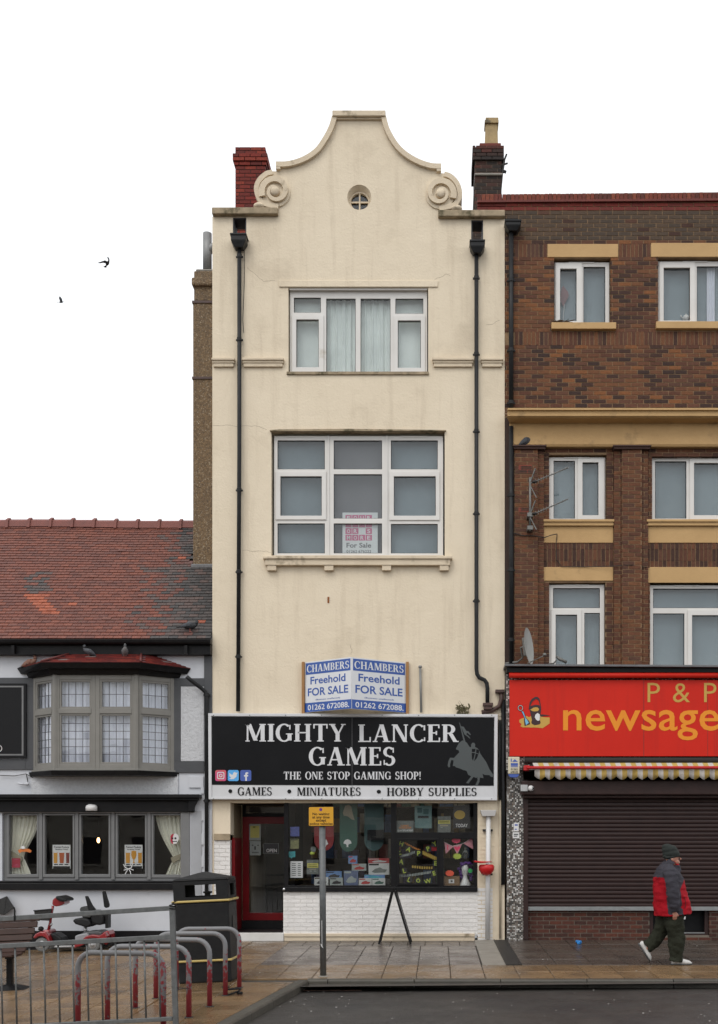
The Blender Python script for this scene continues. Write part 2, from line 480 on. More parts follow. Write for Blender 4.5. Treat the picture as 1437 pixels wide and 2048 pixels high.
def slab_mesh(name, w, d, mat, t=0.05):
    b = MB(); e = 0.006
    x, y = w / 2 - 0.005, d / 2 - 0.005
    b.hexa([(-x, -y, -t), (x, -y, -t), (x, y, -t), (-x, y, -t)], [(-x, -y, -e), (x, -y, -e), (x, y, -e), (-x, y, -e)])
    b.hexa([(-x, -y, -e), (x, -y, -e), (x, y, -e), (-x, y, -e)], [(-x + e, -y + e, 0), (x - e, -y + e, 0), (x - e, y - e, 0), (-x + e, y - e, 0)])
    return b.mesh(name, None, [mat])
def clip_poly(poly):                                              # keep what lies behind the slanting kerb's back edge
    n = Vector((-dvec.y, dvec.x)); 
    if n.x > 0: n = -n
    p0 = Vector((corner.x, corner.y)) + n * 0.15
    out = []
    for i in range(len(poly)):
        a, b_ = Vector(poly[i - 1]), Vector(poly[i]); da, db = (a - p0).dot(n), (b_ - p0).dot(n)
        if (da >= 0) != (db >= 0): out.append(a + (b_ - a) * (da / (da - db)))
        if db >= 0: out.append(b_)
    return out
def lay_cut(x, y, w, d, mat):
    w, d = w / 2 - 0.005, d / 2 - 0.005
    pl = [(x - w, y - d), (x + w, y - d), (x + w, y + d), (x - w, y + d)]
    if y + d > KY + 0.15 and y - d > KY + 0.13: return False
    pl = clip_poly([(a, min(c, 99)) for a, c in pl])
    if len(pl) < 3: return True
    b = MB(); n = len(pl)
    b.add([(p[0], p[1], gz(p[0], p[1]) - 0.05) for p in pl] + [(p[0], p[1], gz(p[0], p[1]) + 0.001) for p in pl], [tuple(range(n - 1, -1, -1)), tuple(range(n, 2 * n))] + [(i, (i + 1) % n, (i + 1) % n + n, i + n) for i in range(n)])
    b.build('paving_slab', mat, pavement)
    return True
def lay(me, x, y):
    h = 0.2
    gx = (gz(x + h, y) - gz(x - h, y)) / (2 * h); gy = (gz(x, y + h) - gz(x, y - h)) / (2 * h)
    inst('paving_slab', me, (x, y, gz(x, y) + random.uniform(-0.002, 0.003)), pavement,
         (math.atan(gy) + random.uniform(-.004, .004), -math.atan(gx) + random.uniform(-.004, .004), 0))
WS = 0.466
sl_grey = slab_mesh('slab_grey', WS, 0.52, m_grey)
sl_buff = slab_mesh('slab_buff', WS, 0.70, m_buff)
sl_brown = slab_mesh('slab_brown', WS * 1.12, 0.728, m_brown)
sl_plaza = slab_mesh('slab_plaza', 0.66, 0.88, m_buff)
sl_set = slab_mesh('slab_set', 0.30, 0.28, m_brown)
XS0 = -2.62                                                       # where the plaza paving meets the footway paving
YB0, YB1 = -1.12, -3.74
nb = 5
for r_ in range(nb):                                              # grey slabs before the games shop
    y = YB0 - (YB1 - YB0) / -nb * (r_ + 0.5)
    k = 0
    while XS0 + WS * (k + 1) < 0.73:
        lay(sl_grey, XS0 + WS * (k + 0.5), y); k += 1
x_dr = PX(985)
for r_ in range(5):                                               # brown slabs before the newsagent
    for k in range(11):
        lay(sl_brown, 1.24 + WS * 1.12 * (k + 0.5), -0.10 - 0.728 * (r_ + 0.5))
for r_ in range(3):                                               # darker setts along the shop's foot
    for k in range(12):
        lay(sl_set, XS0 + 0.15 + 0.30 * k, -0.14 - 0.30 - 0.30 * (r_ - 0.5) - 0.05)
BD_ = (YB1 - (KY + 0.145)) / 2
sl_buff = slab_mesh('slab_buff', WS, BD_, m_buff)
for r_ in range(2):                                               # buff slabs along the kerb
    y = YB1 - BD_ * (r_ + 0.5)
    k = 0
    while XS0 + WS * (k + 0.5) < XR - 0.2:
        x = XS0 + WS * (k + 0.5)
        lay(sl_buff, x, y)
        k += 1
k = 0
for r_ in range(15):                                              # buff slabs of the open space before the pub
    y = -0.30 - 0.88 * (r_ + 0.5)
    for c_ in range(14 + (4 if y < KY + 0.2 else 0)):
        x = XS0 - 0.66 * (c_ + 0.5) + (2.64 if y < KY + 0.2 else 0)
        if not in_paving(x - 0.33, y) and not in_paving(x - 0.33, y + 0.44): continue
        if in_paving(x + 0.40, y - 0.46):
            if x > -10.4: lay(sl_plaza, x, y)
        else: lay_cut(x, y, 0.66, 0.88, m_buff)

# concrete strip and drainage channel by the downpipe
mb = MB()
def strip(mb, x0, x1, y0, y1, h, t=0.05, sk=0.0):
    a = [(x0, y0), (x1, y0), (x1 + sk, y1), (x0 + sk, y1)]
    mb.hexa([(x, y, gz(x, y) - t) for x, y in a], [(x, y, gz(x, y) + h) for x, y in a])
strip(mb, 0.66, 1.00, -3.74, -0.05, 0.001)
mb.build('concrete_strip', m_conc, kind='structure', origin=(0.9, -2, 0))
dc = thing('drain_channel', 'black iron drainage channel crossing the footway below the white downpipe', 'drain', (1.12, -1.9, gz(1.12, -1.9)))
b = MB(); strip(b, 1.005, 1.03, -3.74, -0.05, 0.008); strip(b, 1.21, 1.235, -3.74, -0.05, 0.008); b.build('channel_edge', m_iron, dc)
b = MB()
for i in range(24):
    y = -3.70 + i * 0.152
    strip(b, 1.032, 1.208, y, y + 0.125, 0.004)
b.build('grating', m_iron, dc)

# kerbs: separate stones
kerb = MB()
kerb.box(XL, XL + 0.01, -1, -0.9, -0.9, -0.85)
kerb_root = bpy.data.objects.new('kerb', None); COL.objects.link(kerb_root); kerb_root['kind'] = 'structure'; ORG['kerb'] = Vector((0, 0, 0))
def kerb_stone(a, b, w=0.14):
    a, b = Vector(a), Vector(b); t = (b - a); t.z = 0; t.normalize(); n = Vector((-t.y, t.x, 0))
    if n.y < 0 and abs(n.y) > 0.3: n = -n
    if n.x > 0.3: n = -n
    a2, b2 = a + t * 0.004, b - t * 0.004
    lo = -0.5
    q = [a2, b2, b2 + n * w, a2 + n * w]
    mb = MB()
    zt = [gz(p.x, p.y) + 0.006 for p in (q[0] + n * .1, q[1] + n * .1, q[2], q[3])]
    ch = 0.02
    mb.hexa([(p.x, p.y, lo) for p in q], [(q[i].x, q[i].y, zt[i] - (ch if i < 2 else 0)) for i in range(4)])
    qi = [a2 + n * ch, b2 + n * ch, b2 + n * w, a2 + n * w]
    mb.hexa([(q[0].x, q[0].y, zt[0] - ch), (q[1].x, q[1].y, zt[1] - ch), (q[2].x, q[2].y, zt[2] - 0.03), (q[3].x, q[3].y, zt[3] - 0.03)],
            [(qi[i].x, qi[i].y, zt[i]) for i in range(4)])
    mb.build('kerb_stone', m_kerb, kerb_root, bevel=0.006)
x = corner.x + 0.25
kerb_stone((corner.x - 0.03, KY, 0), (x, KY, 0))
while x < XR:
    kerb_stone((x, KY, 0), (x + 1.14, KY, 0)); x += 1.14
t_ = 0.0
c2 = Vector((corner.x, corner.y, 0))
while t_ < 8.5:
    kerb_stone(c2 + dvec * t_, c2 + dvec * (t_ + 0.914)); t_ += 0.914
# gully grate in the channel of the road
gp = ground_at(652, 1979, road_z)
gl_ = thing('gully_grate', 'rusty iron gully grate in the road against the kerb', 'drain', gp)
b = MB(); b.box(gp.x - 0.46, gp.x + 0.46, gp.y - 0.16, gp.y + 0.16, gp.z - 0.03, gp.z + 0.004); b.build('pit', m_iron, gl_)
m_rust = M('rusty iron', (0.09, 0.032, 0.015), (0.04, 0.022, 0.014), 14, 0.6, 0.3, 80)
b = MB(); b.box(gp.x - 0.48, gp.x + 0.48, gp.y - 0.18, gp.y - 0.155, gp.z - 0.02, gp.z + 0.010); b.box(gp.x - 0.48, gp.x + 0.48, gp.y + 0.155, gp.y + 0.18, gp.z - 0.02, gp.z + 0.010)
b.build('grate_frame', m_rust, gl_)
for i in range(14):
    b = MB(); xx = gp.x - 0.44 + i * 0.0665
    b.box(xx, xx + 0.03, gp.y - 0.15, gp.y + 0.15, gp.z, gp.z + 0.011); b.build('grate_bar', m_rust, gl_)
# ------------------------------------------------------------------ shared building materials
m_cream = M('cream render', (0.73, 0.632, 0.487), (0.675, 0.578, 0.438), 0.8, 0.85, 0.30, 26, spec=0.15, c3=(0.60, 0.51, 0.385), s3=0.8, t3=0.56, streak=(0.54, 0.45, 0.335), b2=0.14, b2scale=4)
m_creamtrim = M('cream coping', (0.68, 0.575, 0.43), (0.56, 0.465, 0.345), 2.5, 0.8, 0.35, 45, spec=0.2, c3=(0.24, 0.19, 0.125), s3=3.0, t3=0.60)
m_mossy = M('weathered ledge', (0.42, 0.33, 0.225), (0.22, 0.18, 0.12), 5, 0.85, 0.4, 50, spec=0.2, c3=(0.10, 0.085, 0.05), s3=4.0, t3=0.52)
m_upvc = M('white window plastic', (0.66, 0.64, 0.61), (0.60, 0.575, 0.54), 2.0, 0.35, 0.0, c3=(0.45, 0.40, 0.33), s3=2.5, t3=0.66)
m_black = M('black paint', (0.008, 0.008, 0.009), (0.014, 0.013, 0.013), 8, 0.4, 0.1, 70, spec=0.14)
m_pipe = M('black iron pipe', (0.012, 0.013, 0.014), (0.022, 0.022, 0.023), 7, 0.42, 0.1, 60, spec=0.2)
m_whitebrick = M('white painted brick', (0.66, 0.635, 0.60), (0.58, 0.555, 0.52), 3.0, 0.55, 0.25, 60, c3=(0.48, 0.44, 0.39), s3=2.2, t3=0.62)
m_whitejoint = M('white painted joint', (0.69, 0.665, 0.635), (0.62, 0.595, 0.56), 4, 0.6, 0.2, 80)
m_redpaint = M('red gloss paint', (0.19, 0.005, 0.008), (0.13, 0.005, 0.007), 3, 0.3, 0.03, 40, spec=0.25)
m_glass = glass_mat('window glass', (0.91, 0.925, 0.93), 0.045)
m_shopglass = glass_mat('shop glass', (0.95, 0.96, 0.96), 0.075, wavy=0.02)
m_blind = M('grey blind', (0.205, 0.255, 0.275), (0.15, 0.19, 0.208), 1.2, 0.8, 0.2, 260)
m_blind2 = M('brown grey blind', (0.165, 0.165, 0.172), (0.125, 0.127, 0.135), 1.2, 0.8, 0.2, 260)
m_net = M('net curtain', (0.80, 0.84, 0.79), (0.62, 0.66, 0.62), 1.5, 0.8, 0.1, 200)
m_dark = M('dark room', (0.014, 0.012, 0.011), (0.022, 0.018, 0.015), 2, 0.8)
m_lead = M('lead flashing', (0.16, 0.16, 0.165), (0.10, 0.10, 0.105), 5, 0.5, 0.2, 40)
m_slate = M('roof felt', (0.06, 0.06, 0.065), (0.04, 0.04, 0.045), 3, 0.7, 0.2, 40)
m_brick = M('clay brick', (1, 1, 1), None, 26, 0.75, 0.35, 120, spec=0.3, attr=True, c3=None)
m_mortar = M('lime mortar', (0.32, 0.205, 0.115), (0.17, 0.115, 0.07), 5, 0.9, 0.3, 120, spec=0.2)
m_timber = M('bare timber', (0.36, 0.19, 0.065), (0.27, 0.13, 0.045), 3, 0.7, 0.2, 60, stretch=(8, 8, 1))
m_white = M('white board', (0.68, 0.67, 0.66), (0.62, 0.61, 0.60), 2, 0.35)
m_ink = M('black print', (0.010, 0.010, 0.011), (0.012, 0.012, 0.013), 2, 0.45, spec=0.15)

def sub(iv, cut):
    out = []
    for a, b in iv:
        if cut[1] <= a or cut[0] >= b: out.append((a, b)); continue
        if cut[0] > a: out.append((a, cut[0]))
        if cut[1] < b: out.append((cut[1], b))
    return out
def lay_bricks(x0, x1, z0, z1, holes=(), bl=0.211, bh=0.061, j=0.014, soldier=False, phase=0):
    """brick rectangles (x0, x1, z0, z1, full) in running bond, or standing on end"""
    out = []
    if soldier:
        n = max(1, round((x1 - x0) / (bh + j))); w = (x1 - x0) / n
        for i in range(n): out.append((x0 + i * w + j / 2, x0 + (i + 1) * w - j / 2, z0, z1, False))
        return out
    n = max(1, round((z1 - z0) / (bh + j))); h = (z1 - z0) / n
    for i in range(n):
        za, zb = z0 + i * h + j / 2, z0 + (i + 1) * h - j / 2
        zc = (za + zb) / 2
        iv = [(x0, x1)]
        for hx0, hx1, hz0, hz1 in holes:
            if hz0 < zc < hz1: iv = sub(iv, (hx0, hx1))
        for a, b in iv:
            x = math.floor((a - phase) / (bl + j)) * (bl + j) + phase - (bl + j) + (0.5 * (bl + j) if i % 2 else 0)
            while x < b:
                p, q = max(x + j / 2, a), min(x + bl + j / 2, b)
                if q - p > 0.012: out.append((p, q, za, zb, q - p > bl - 0.004 and abs(h - 0.075) < 0.006))
                x += bl + j
    return out
PAL = [tuple(0.86 * c_ for c_ in q_) for q_ in [(0.140, 0.054, 0.026), (0.105, 0.040, 0.022), (0.165, 0.066, 0.028), (0.058, 0.026, 0.018), (0.165, 0.066, 0.027), (0.120, 0.050, 0.028), (0.044, 0.022, 0.017),
       (0.215, 0.082, 0.028), (0.095, 0.042, 0.026), (0.145, 0.058, 0.027)]]
_bm = {}
def shared_brick(w, h, d, k, pal, mat):
    key = (round(w, 3), round(h, 3), k, id(pal))
    if key not in _bm:
        b = MB(); b.box(-w/2, w/2, 0, d, -h/2, h/2, col=pal[k])
        _bm[key] = b.mesh('brick', None, [mat])
    return _bm[key]
def brickwork(parent, rects, y, d=0.05, pal=PAL, mat=None, singles=0, zkey=None, mass_name='brickwork', choose=None):
    """bricks proud of plane y (towards -y); up to `singles` full ones become objects, the rest one mass"""
    mat = mat or m_brick
    full = [r for r in rects if r[4]]
    full.sort(key=lambda r: r[2])
    single = set(id(r) for r in full[:singles])
    b = MB(); n = 0
    for r in rects:
        k = choose(r) if choose else random.randrange(len(pal))
        yy = y - random.uniform(0.0, 0.004)
        if id(r) in single:
            inst('brick', shared_brick(r[1]-r[0], r[3]-r[2], d, k, pal, mat), ((r[0]+r[1])/2, yy, (r[2]+r[3])/2), parent)
        else:
            b.box(r[0], r[1], yy, yy + d, r[2], r[3], col=pal[k]); n += 1
    if n:
        o = b.build(mass_name, mat, parent)
        o['kind'] = 'stuff'
def pr(a, b, c, d, y=0): return (PX(a, y), PX(b, y), PZ(d, y), PZ(c, y))
def rect(a, b, c, d): return [(a, c), (b, c), (b, d), (a, d)]
def window(parent, outer, panes, sashes=(), y=0.09, frame=None, glass=None, depth=0.06, sill=None, vent=None, name='window'):
    """plastic window: frame with openings, raised opening sashes, one glass pane in each opening; all in photo pixels on plane 0"""
    frame = frame or m_upvc; glass = glass or m_glass
    b = MB(); b.pprism(rect(*outer), y, y + depth, [rect(*p) for p in panes], ref=0)
    w = b.build(name, frame, parent, bevel=0.004)
    for s_ in sashes:                                            # (outer rect, pane rect)
        b = MB(); b.pprism(rect(*s_[0]), y - 0.022, y - 0.001, [rect(*s_[1])], ref=0)
        b.build('sash', frame, w, bevel=0.006)
    for p in panes:
        q = p
        for s_ in sashes:
            if s_[0][0] <= p[0] and s_[0][1] >= p[1] and s_[0][2] <= p[2] and s_[0][3] >= p[3]: q = s_[1]
        b = MB(); b.pbox(p[0] - 1, p[1] + 1, p[2] - 1, p[3] + 1, y + 0.028, y + 0.034, ref=0)
        b.build('pane', glass, w)
        g = MB(); e = 0.9                                        # dark rubber seal
        g.pprism(rect(q[0] - 0.2, q[1] + 0.2, q[2] - 0.2, q[3] + 0.2), y + 0.012, y + 0.022, [rect(q[0] + e, q[1] - e, q[2] + e, q[3] - e)], ref=0)
        g.build('seal', m_black, w)
    if vent:
        b = MB(); b.pbox(*vent, y - 0.012, y - 0.0005, ref=0); b.build('trickle_vent', m_upvc, w, bevel=0.003)
    return w

# ================================================================== the tall cream building
shop = thing('gabled_building', 'tall narrow cream rendered building with curved scroll gable and games shop below', 'building', (PX(718), 0.3, 0))
WB = 0.35
hole_top = (577, 857, 575, 748); hole_mid = (543, 890, 862, 1112); slotL = (466, 493, 433, 476); slotR = (943, 967, 438, 489)
# gable outline in pixels, left then right
gl = [(553, 342), (553, 328), (579, 327), (607, 318), (631, 302), (647, 280), (659, 257), (665, 237)]
gr = [(773, 237), (780, 262), (796, 290), (815, 309), (839, 323), (863, 331), (883, 332), (883, 346)]
def smooth_pts(pts, n=4):
    out = []
    for i in range(len(pts) - 1):
        p0 = pts[max(i - 1, 0)]; p1 = pts[i]; p2 = pts[i + 1]; p3 = pts[min(i + 2, len(pts) - 1)]
        for k in range(n):
            t = k / n
            out.append(tuple(0.5 * ((2*p1[a]) + (-p0[a]+p2[a])*t + (2*p0[a]-5*p1[a]+4*p2[a]-p3[a])*t*t + (-p0[a]+3*p1[a]-3*p2[a]+p3[a])*t**3) for a in (0, 1)))
    return out + [pts[-1]]
cl = smooth_pts(gl[1:]); cr = smooth_pts(gr[:-1])
scL = smooth_pts([(557, 420), (528, 414), (515, 401), (509, 380), (515, 361), (531, 346), (545, 342)])
scR = smooth_pts([(890, 346), (904, 351), (919, 367), (925, 389), (920, 406), (908, 418), (880, 424)])
wall_out = [(425, 1672), (425, 433)] + [(557, 433)] + scL + [gl[0]] + cl + cr + [gr[-1]] + scR + [(880, 438), (1010, 438), (1010, 1432), (425, 1432)][:0] 
wall_out = [(425, 1432), (425, 433), (557, 433)] + scL + [gl[0]] + cl + cr + [gr[-1]] + scR + [(880, 438), (1010, 438), (1010, 1432)]
circ = [(719 + 24 * math.cos(2*math.pi*i/32), 394 + 25 * math.sin(2*math.pi*i/32)) for i in range(32)]
notchL = [(466, 476), (466, 434.5), (493, 434.5), (493, 476)]; notchR = [(943, 489), (943, 439.5), (967, 439.5), (967, 489)]
b = MB(); b.pprism(wall_out, 0, WB, [rect(*hole_top), rect(*hole_mid), circ, notchL, notchR])
wall = b.build('wall', m_cream, shop)
# splayed hood over the round window
b = MB(); n = 32; va = []; fa = []
for i in range(n):
    a = 2 * math.pi * i / n
    ca, sa = math.cos(a), math.sin(a)
    ro = 27 if sa > -0.2 else 27
    va.append((PX(719 + 24.2 * ca), -0.001, PZ(394 + 25.2 * sa))); va.append((PX(719 + 20.5 * ca), 0.12, PZ(397 + 20.5 * sa)))
for i in range(n):
    j = (i + 1) % n
    fa.append((2*i, 2*j, 2*j+1, 2*i+1))
b.add(va, fa); b.build('splay', m_cream, shop, smooth=True)
rw = MB(); ring = lambda r: [(719 + r * math.cos(2*math.pi*i/32), 397 + r * math.sin(2*math.pi*i/32)) for i in range(32)]
rw.pprism(ring(21), 0.10, 0.16, [ring(17.5)], ref=0); rw.pbox(717.6, 720.4, 379, 415, 0.105, 0.145, ref=0); rw.pbox(701, 737, 395.6, 398.4, 0.110, 0.140, ref=0)
rwin = rw.build('round_window', m_creamtrim, shop)
b = MB(); b.pprism(ring(18.5), 0.146, 0.152, ref=0); b.build('pane', m_glass, rwin)
b = MB(); b.pprism(ring(21), 0.30, 0.33, ref=0); b.build('dark_backing', m_dark, rwin)
# copings of the gable
def band(curve, w, y0, y1, name, mat, side=1):
    b = MB(); N = len(curve); inner = []
    for i, p in enumerate(curve):
        q0 = curve[max(i-1, 0)]; q1 = curve[min(i+1, N-1)]
        t = Vector((q1[0]-q0[0], q1[1]-q0[1])); t.normalize()
        ww = w[i] if isinstance(w, list) else w
        inner.append((p[0] - t.y * ww * side, p[1] + t.x * ww * side))
    v = []; f = []
    for o_, i_ in zip(curve, inner):
        for (px, py) in (o_, i_):
            for y in (y0, y1): v.append((PX(px), y, PZ(py)))
    for i in range(N - 1):
        a = 4 * i; c = a + 4
        f += [(a, a+2, c+2, c), (a, c, c+1, a+1), (a+2, a+3, c+3, c+2), (a+1, c+1, c+3, a+3)]
    f += [(0, 1, 3, 2), (4*N-4, 4*N-2, 4*N-1, 4*N-3)]
    b.add(v, f)
    return b.build(name, mat, shop)
band([(x, y - 1) for x, y in cl], 10, -0.07, WB + 0.03, 'coping', m_creamtrim)
band([(x, y - 1) for x, y in cr], 10, -0.07, WB + 0.03, 'coping', m_creamtrim)
b = MB(); b.pbox(666, 772, 227, 238, -0.10, WB + 0.06, ref=0); b.pbox(671, 768, 238, 241, -0.05, 0.01, ref=0); b.build('cap_stone', m_creamtrim, shop, bevel=0.012)
for sx, x0, yo in ((1, 553, 328), (-1, 883, 332)):
    b = MB(); a_, c_ = (x0, x0 + 9) if sx > 0 else (x0 - 9, x0)
    b.pbox(a_, c_, yo, yo + 14, -0.066, WB + 0.02, ref=0); b.build('coping_step', m_creamtrim, shop, bevel=0.008)
band(scL, [9.5] * len(scL), -0.052, WB + 0.01, 'scroll_edge', m_creamtrim, 1)
band(scR, [9.5] * len(scR), -0.052, WB + 0.01, 'scroll_edge', m_creamtrim, 1)
def spiral(cx, cy, sx):
    pts = []; ws = []
    for i in range(56):
        t = i / 55
        a = R(200 - 560 * t) if True else 0
        r = 31 * (1 - t) ** 0.75 + 3
        pts.append((cx + sx * r * math.cos(a), cy - r * math.sin(a))); ws.append(9.5 * (1 - t) + 3.0)
    return pts, ws
for cx_, cy_, sx in ((552, 386, 1), (881, 390, -1)):
    b = MB(); disc = [(cx_ + 29 * math.cos(2*math.pi*i/36), cy_ + 29 * math.sin(2*math.pi*i/36)) for i in range(36)]
    b.pprism(disc, -0.028, -0.001, ref=0); b.build('volute_face', m_cream, shop)
    pts, ws = spiral(cx_, cy_, sx)
    band(pts, ws, -0.085, -0.02, 'volute', m_creamtrim, 1 if sx > 0 else -1)
    b = MB(); b.lathe([(0.055, -0.10), (0.085, -0.07), (0.085, -0.02)], (PX(cx_ - 1 * sx), 0, PZ(cy_)), 'y', 20); b.build('volute_eye', m_creamtrim, shop, smooth=True)
for cx_, sx in ((519, 1), (914, -1)):
    b = MB(); b.ball((PX(cx_), -0.03, PZ(414 if sx > 0 else 419)), 0.10, 0.08, 0.055); b.build('scroll_foot', m_creamtrim, shop, smooth=True)
# ledges either side
for a_, b_, c_, d_ in ((426, 557, 420, 433), (877, 1010, 425, 438)):
    b = MB(); b.pbox(a_, b_, c_, d_, -0.10, WB + 0.08, ref=0); b.build('parapet_ledge', m_mossy, shop, bevel=0.015)
# string course
for a_, b_ in ((425, 471), (485, 569), (865, 948), (962, 1007)):
    b = MB(); b.pbox(a_, b_, 719, 723.5, -0.085, 0, ref=0); b.pbox(a_ + 1, b_ - 1, 723.5, 728, -0.06, 0, ref=0); b.pbox(a_ + 3, b_ - 3, 728, 735, -0.045, 0, ref=0)
    b.build('string_course', m_creamtrim, shop, bevel=0.006)
b = MB(); b.pprism([(558, 561), (877, 562), (876, 574.5), (559, 574.5)], -0.022, 0.0, ref=0); b.build('lintel', m_cream, shop, bevel=0.008)
b = MB(); b.pprism([(541, 862), (560, 860.5), (700, 859.5), (820, 861), (893, 862), (892, 863.6), (541, 864)], -0.05, 0.10, ref=0); b.build('drip_flashing', m_mossy, shop)
# windows of the two upper floors
w = window(shop, (579, 855, 578, 745), [(587, 641, 590, 620), (592, 637, 635, 731), (652, 711, 592, 740), (721, 781, 592, 740), (791, 847, 592, 622), (796, 842, 637, 732)],
           [((583, 647, 626, 741), (592, 637, 635, 731)), ((788, 851, 627, 741), (796, 842, 637, 732))])
b = MB(); b.pbox(579, 855, 575, 578, 0.02, 0.15, ref=0); b.build('head_board', m_upvc, w)
b = MB(); b.pbox(574, 858, 744, 750, -0.03, 0.16, ref=0); b.build('sill', m_mossy, w, bevel=0.006)
def wavy(parent, a, b_, c, d, y, mat, amp=0.02, waves=9, name='curtain', gather=None):
    mb = MB(); n = 60; v = []; f = []
    rows = 10
    for j in range(rows + 1):
        tz = j / rows
        for i in range(n + 1):
            t = i / n
            xa, xb = a, b_
            if gather: xa, xb = gather(tz)
            px = xa + (xb - xa) * t
            yy = y + amp * math.sin(2 * math.pi * waves * t + 0.7 * math.sin(3 * tz)) + amp * 0.5 * math.sin(2 * math.pi * waves * 2.3 * t)
            v.append((PX(px), yy, PZ(c + (d - c) * tz)))
    for j in range(rows):
        for i in range(n):
            q = j * (n + 1) + i
            f.append((q, q + 1, q + n + 2, q + n + 1))
    mb.add(v, f)
    return mb.build(name, mat, parent, smooth=True)
wavy(w, 650, 716, 588, 744, 0.24, m_net, 0.018, 5)
wavy(w, 717, 783, 588, 744, 0.24, m_net, 0.018, 4)
b = MB(); b.pbox(579, 650, 577, 746, 0.25, 0.27, ref=0); b.pbox(783, 855, 577, 746, 0.25, 0.27, ref=0); b.build('blind', m_net, w)
P1 = [(554, 649, 877, 935), (560, 643, 950, 1029), (554, 649, 1044, 1104), (667, 764, 877, 935), (667, 764, 945, 1034), (667, 764, 1044, 1104), (782, 876, 877, 935), (788, 872, 950, 1029), (782, 876, 1045, 1104)]
w = window(shop, (547, 887, 868, 1109), P1, [((550, 652, 940, 1037), P1[1]), ((779, 880, 940, 1038), P1[7])], vent=(573, 626, 868.5, 871))
b = MB(); b.pbox(802, 854, 868.5, 871, 0.078, 0.0895, ref=0); b.build('trickle_vent', m_upvc, w)
for a_ in (656.5, 774):
    b = MB(); b.pbox(a_ - 1.6, a_ + 1.6, 868, 1109, 0.070, 0.0895, ref=0); b.build('coupling_bead', m_upvc, w, bevel=0.003)
b = MB(); b.pbox(547, 658, 866, 1110, 0.25, 0.27, ref=0); b.pbox(780, 888, 866, 1110, 0.25, 0.27, ref=0); b.build('blind', m_blind, w)
b = MB(); b.pbox(658, 780, 866, 1110, 0.25, 0.27, ref=0); b.build('blind', m_blind2, w)
# paper poster inside the pane
m_poster = M('white poster', (0.60, 0.62, 0.61), (0.56, 0.58, 0.57), 3, 0.5)
m_pink = M('pink print', (0.50, 0.09, 0.20), (0.46, 0.08, 0.18), 3, 0.5)
m_greyink = M('grey print', (0.12, 0.12, 0.12), (0.13, 0.13, 0.13), 3, 0.5)
ps = thing('sale_poster', 'white for sale poster with pink letter squares inside the first floor window', 'poster', P(720, 1104, 0.16))
b = MB(); b.pbox(684, 755, 1020, 1105, 0.150, 0.153, ref=0); b.build('sheet', m_poster, ps)
for r_, row in enumerate(('FOUR', '####', 'OR S', 'MORE')):
    for c_, ch in enumerate(row):
        x0 = 690 + c_ * 13.6; y0 = 1025 + r_ * 13.3
        if ch == ' ' : continue
        b = MB(); b.pbox(x0, x0 + 12.6, y0, y0 + 11.6, 0.1485, 0.1498, ref=0); b.build('letter_square', m_pink, ps)
        if ch != '#':
            b = MB(); put_geo(b, text_geo(ch, 0.02), PX(x0 + 3), PX(x0 + 9.6), PZ(y0 + 9.8), PZ(y0 + 2.2), 0.1475); b.build('lettering', m_poster, ps)
b = MB(); put_geo(b, text_geo('For Sale', 0.025), PX(692), PX(742), PZ(1091), PZ(1081), 0.1482); put_geo(b, text_geo('01262 676222', 0.015), PX(692), PX(742), PZ(1101.5), PZ(1095.5), 0.1482)
b.build('lettering', m_greyink, ps)
# moulded sill with brackets
b = MB(); b.pbox(528, 905, 1116, 1121, -0.13, 0.09, ref=0); b.pbox(532, 901, 1121, 1133, -0.10, 0.0, ref=0); b.pbox(545, 889, 1110.5, 1116, 0.0, 0.14, ref=0)
sill = b.build('sill', m_creamtrim, shop, bevel=0.008)
for a_ in (536, 650, 765, 880):
    b = MB(); b.pbox(a_, a_ + 18, 1133, 1143, -0.085, 0, ref=0); b.build('bracket', m_creamtrim, sill, bevel=0.005)
# rainwater heads and downpipes
def hopper(parent, px, py, y, w, h, mat):
    b = MB(); s_ = SC(y); a = w / 2 / s_; x = PX(px, y); z1 = PZ(py, y); z0 = PZ(py + h, y)
    b.hexa([(x - a*.55, y - 0.07, z0), (x + a*.55, y - 0.07, z0), (x + a*.55, y + 0.07, z0), (x - a*.55, y + 0.07, z0)],
           [(x - a, y - 0.11, (z0+z1)/2), (x + a, y - 0.11, (z0+z1)/2), (x + a, y + 0.10, (z0+z1)/2), (x - a, y + 0.10, (z0+z1)/2)])
    b.box(x - a, x + a, y - 0.11, y + 0.10, (z0+z1)/2, z1)
    b.box(x - a * 1.1, x + a * 1.1, y - 0.125, y + 0.11, z1 - 0.02, z1 + 0.012)
    b.build('rainwater_head', mat, parent, bevel=0.006)
def pipe(parent, pts, r, mat, collars=(), name='downpipe', clips=True):
    b = MB(); b.tube(pts, r, 14); o = b.build(name, mat, parent, smooth=True)
    for c in collars:
        q = MB(); q.lathe([(r*1.02, -0.035), (r*1.2, -0.03), (r*1.2, 0.03), (r*1.02, 0.035)], c, 'z', 16); q.box(c[0]-r*1.7, c[0]+r*1.7, c[1]+r*0.4, c[1]+r*1.2, c[2]-0.014, c[2]+0.014)
        q.build('pipe_collar', mat, o)
    return o
PY = -0.085
for a_, b_, c_, d_ in ((466, 493, 434.5, 476), (943, 967, 439.5, 489)):  # dark liners added inside the outlet slots, standing in for their shade
    q = MB(); q.pbox(a_ + 0.1, a_ + 2.2, c_, d_, 0.015, WB, ref=0); q.pbox(b_ - 2.2, b_ - 0.1, c_, d_, 0.015, WB, ref=0); q.pbox(a_ + 2.2, b_ - 2.2, c_ + 0.1, c_ + 2, 0.015, WB, ref=0); q.pbox(a_ + 2.2, b_ - 2.2, d_ - 2, d_ - 0.1, 0.015, WB, ref=0); q.build('outlet_shade', m_slate, shop)
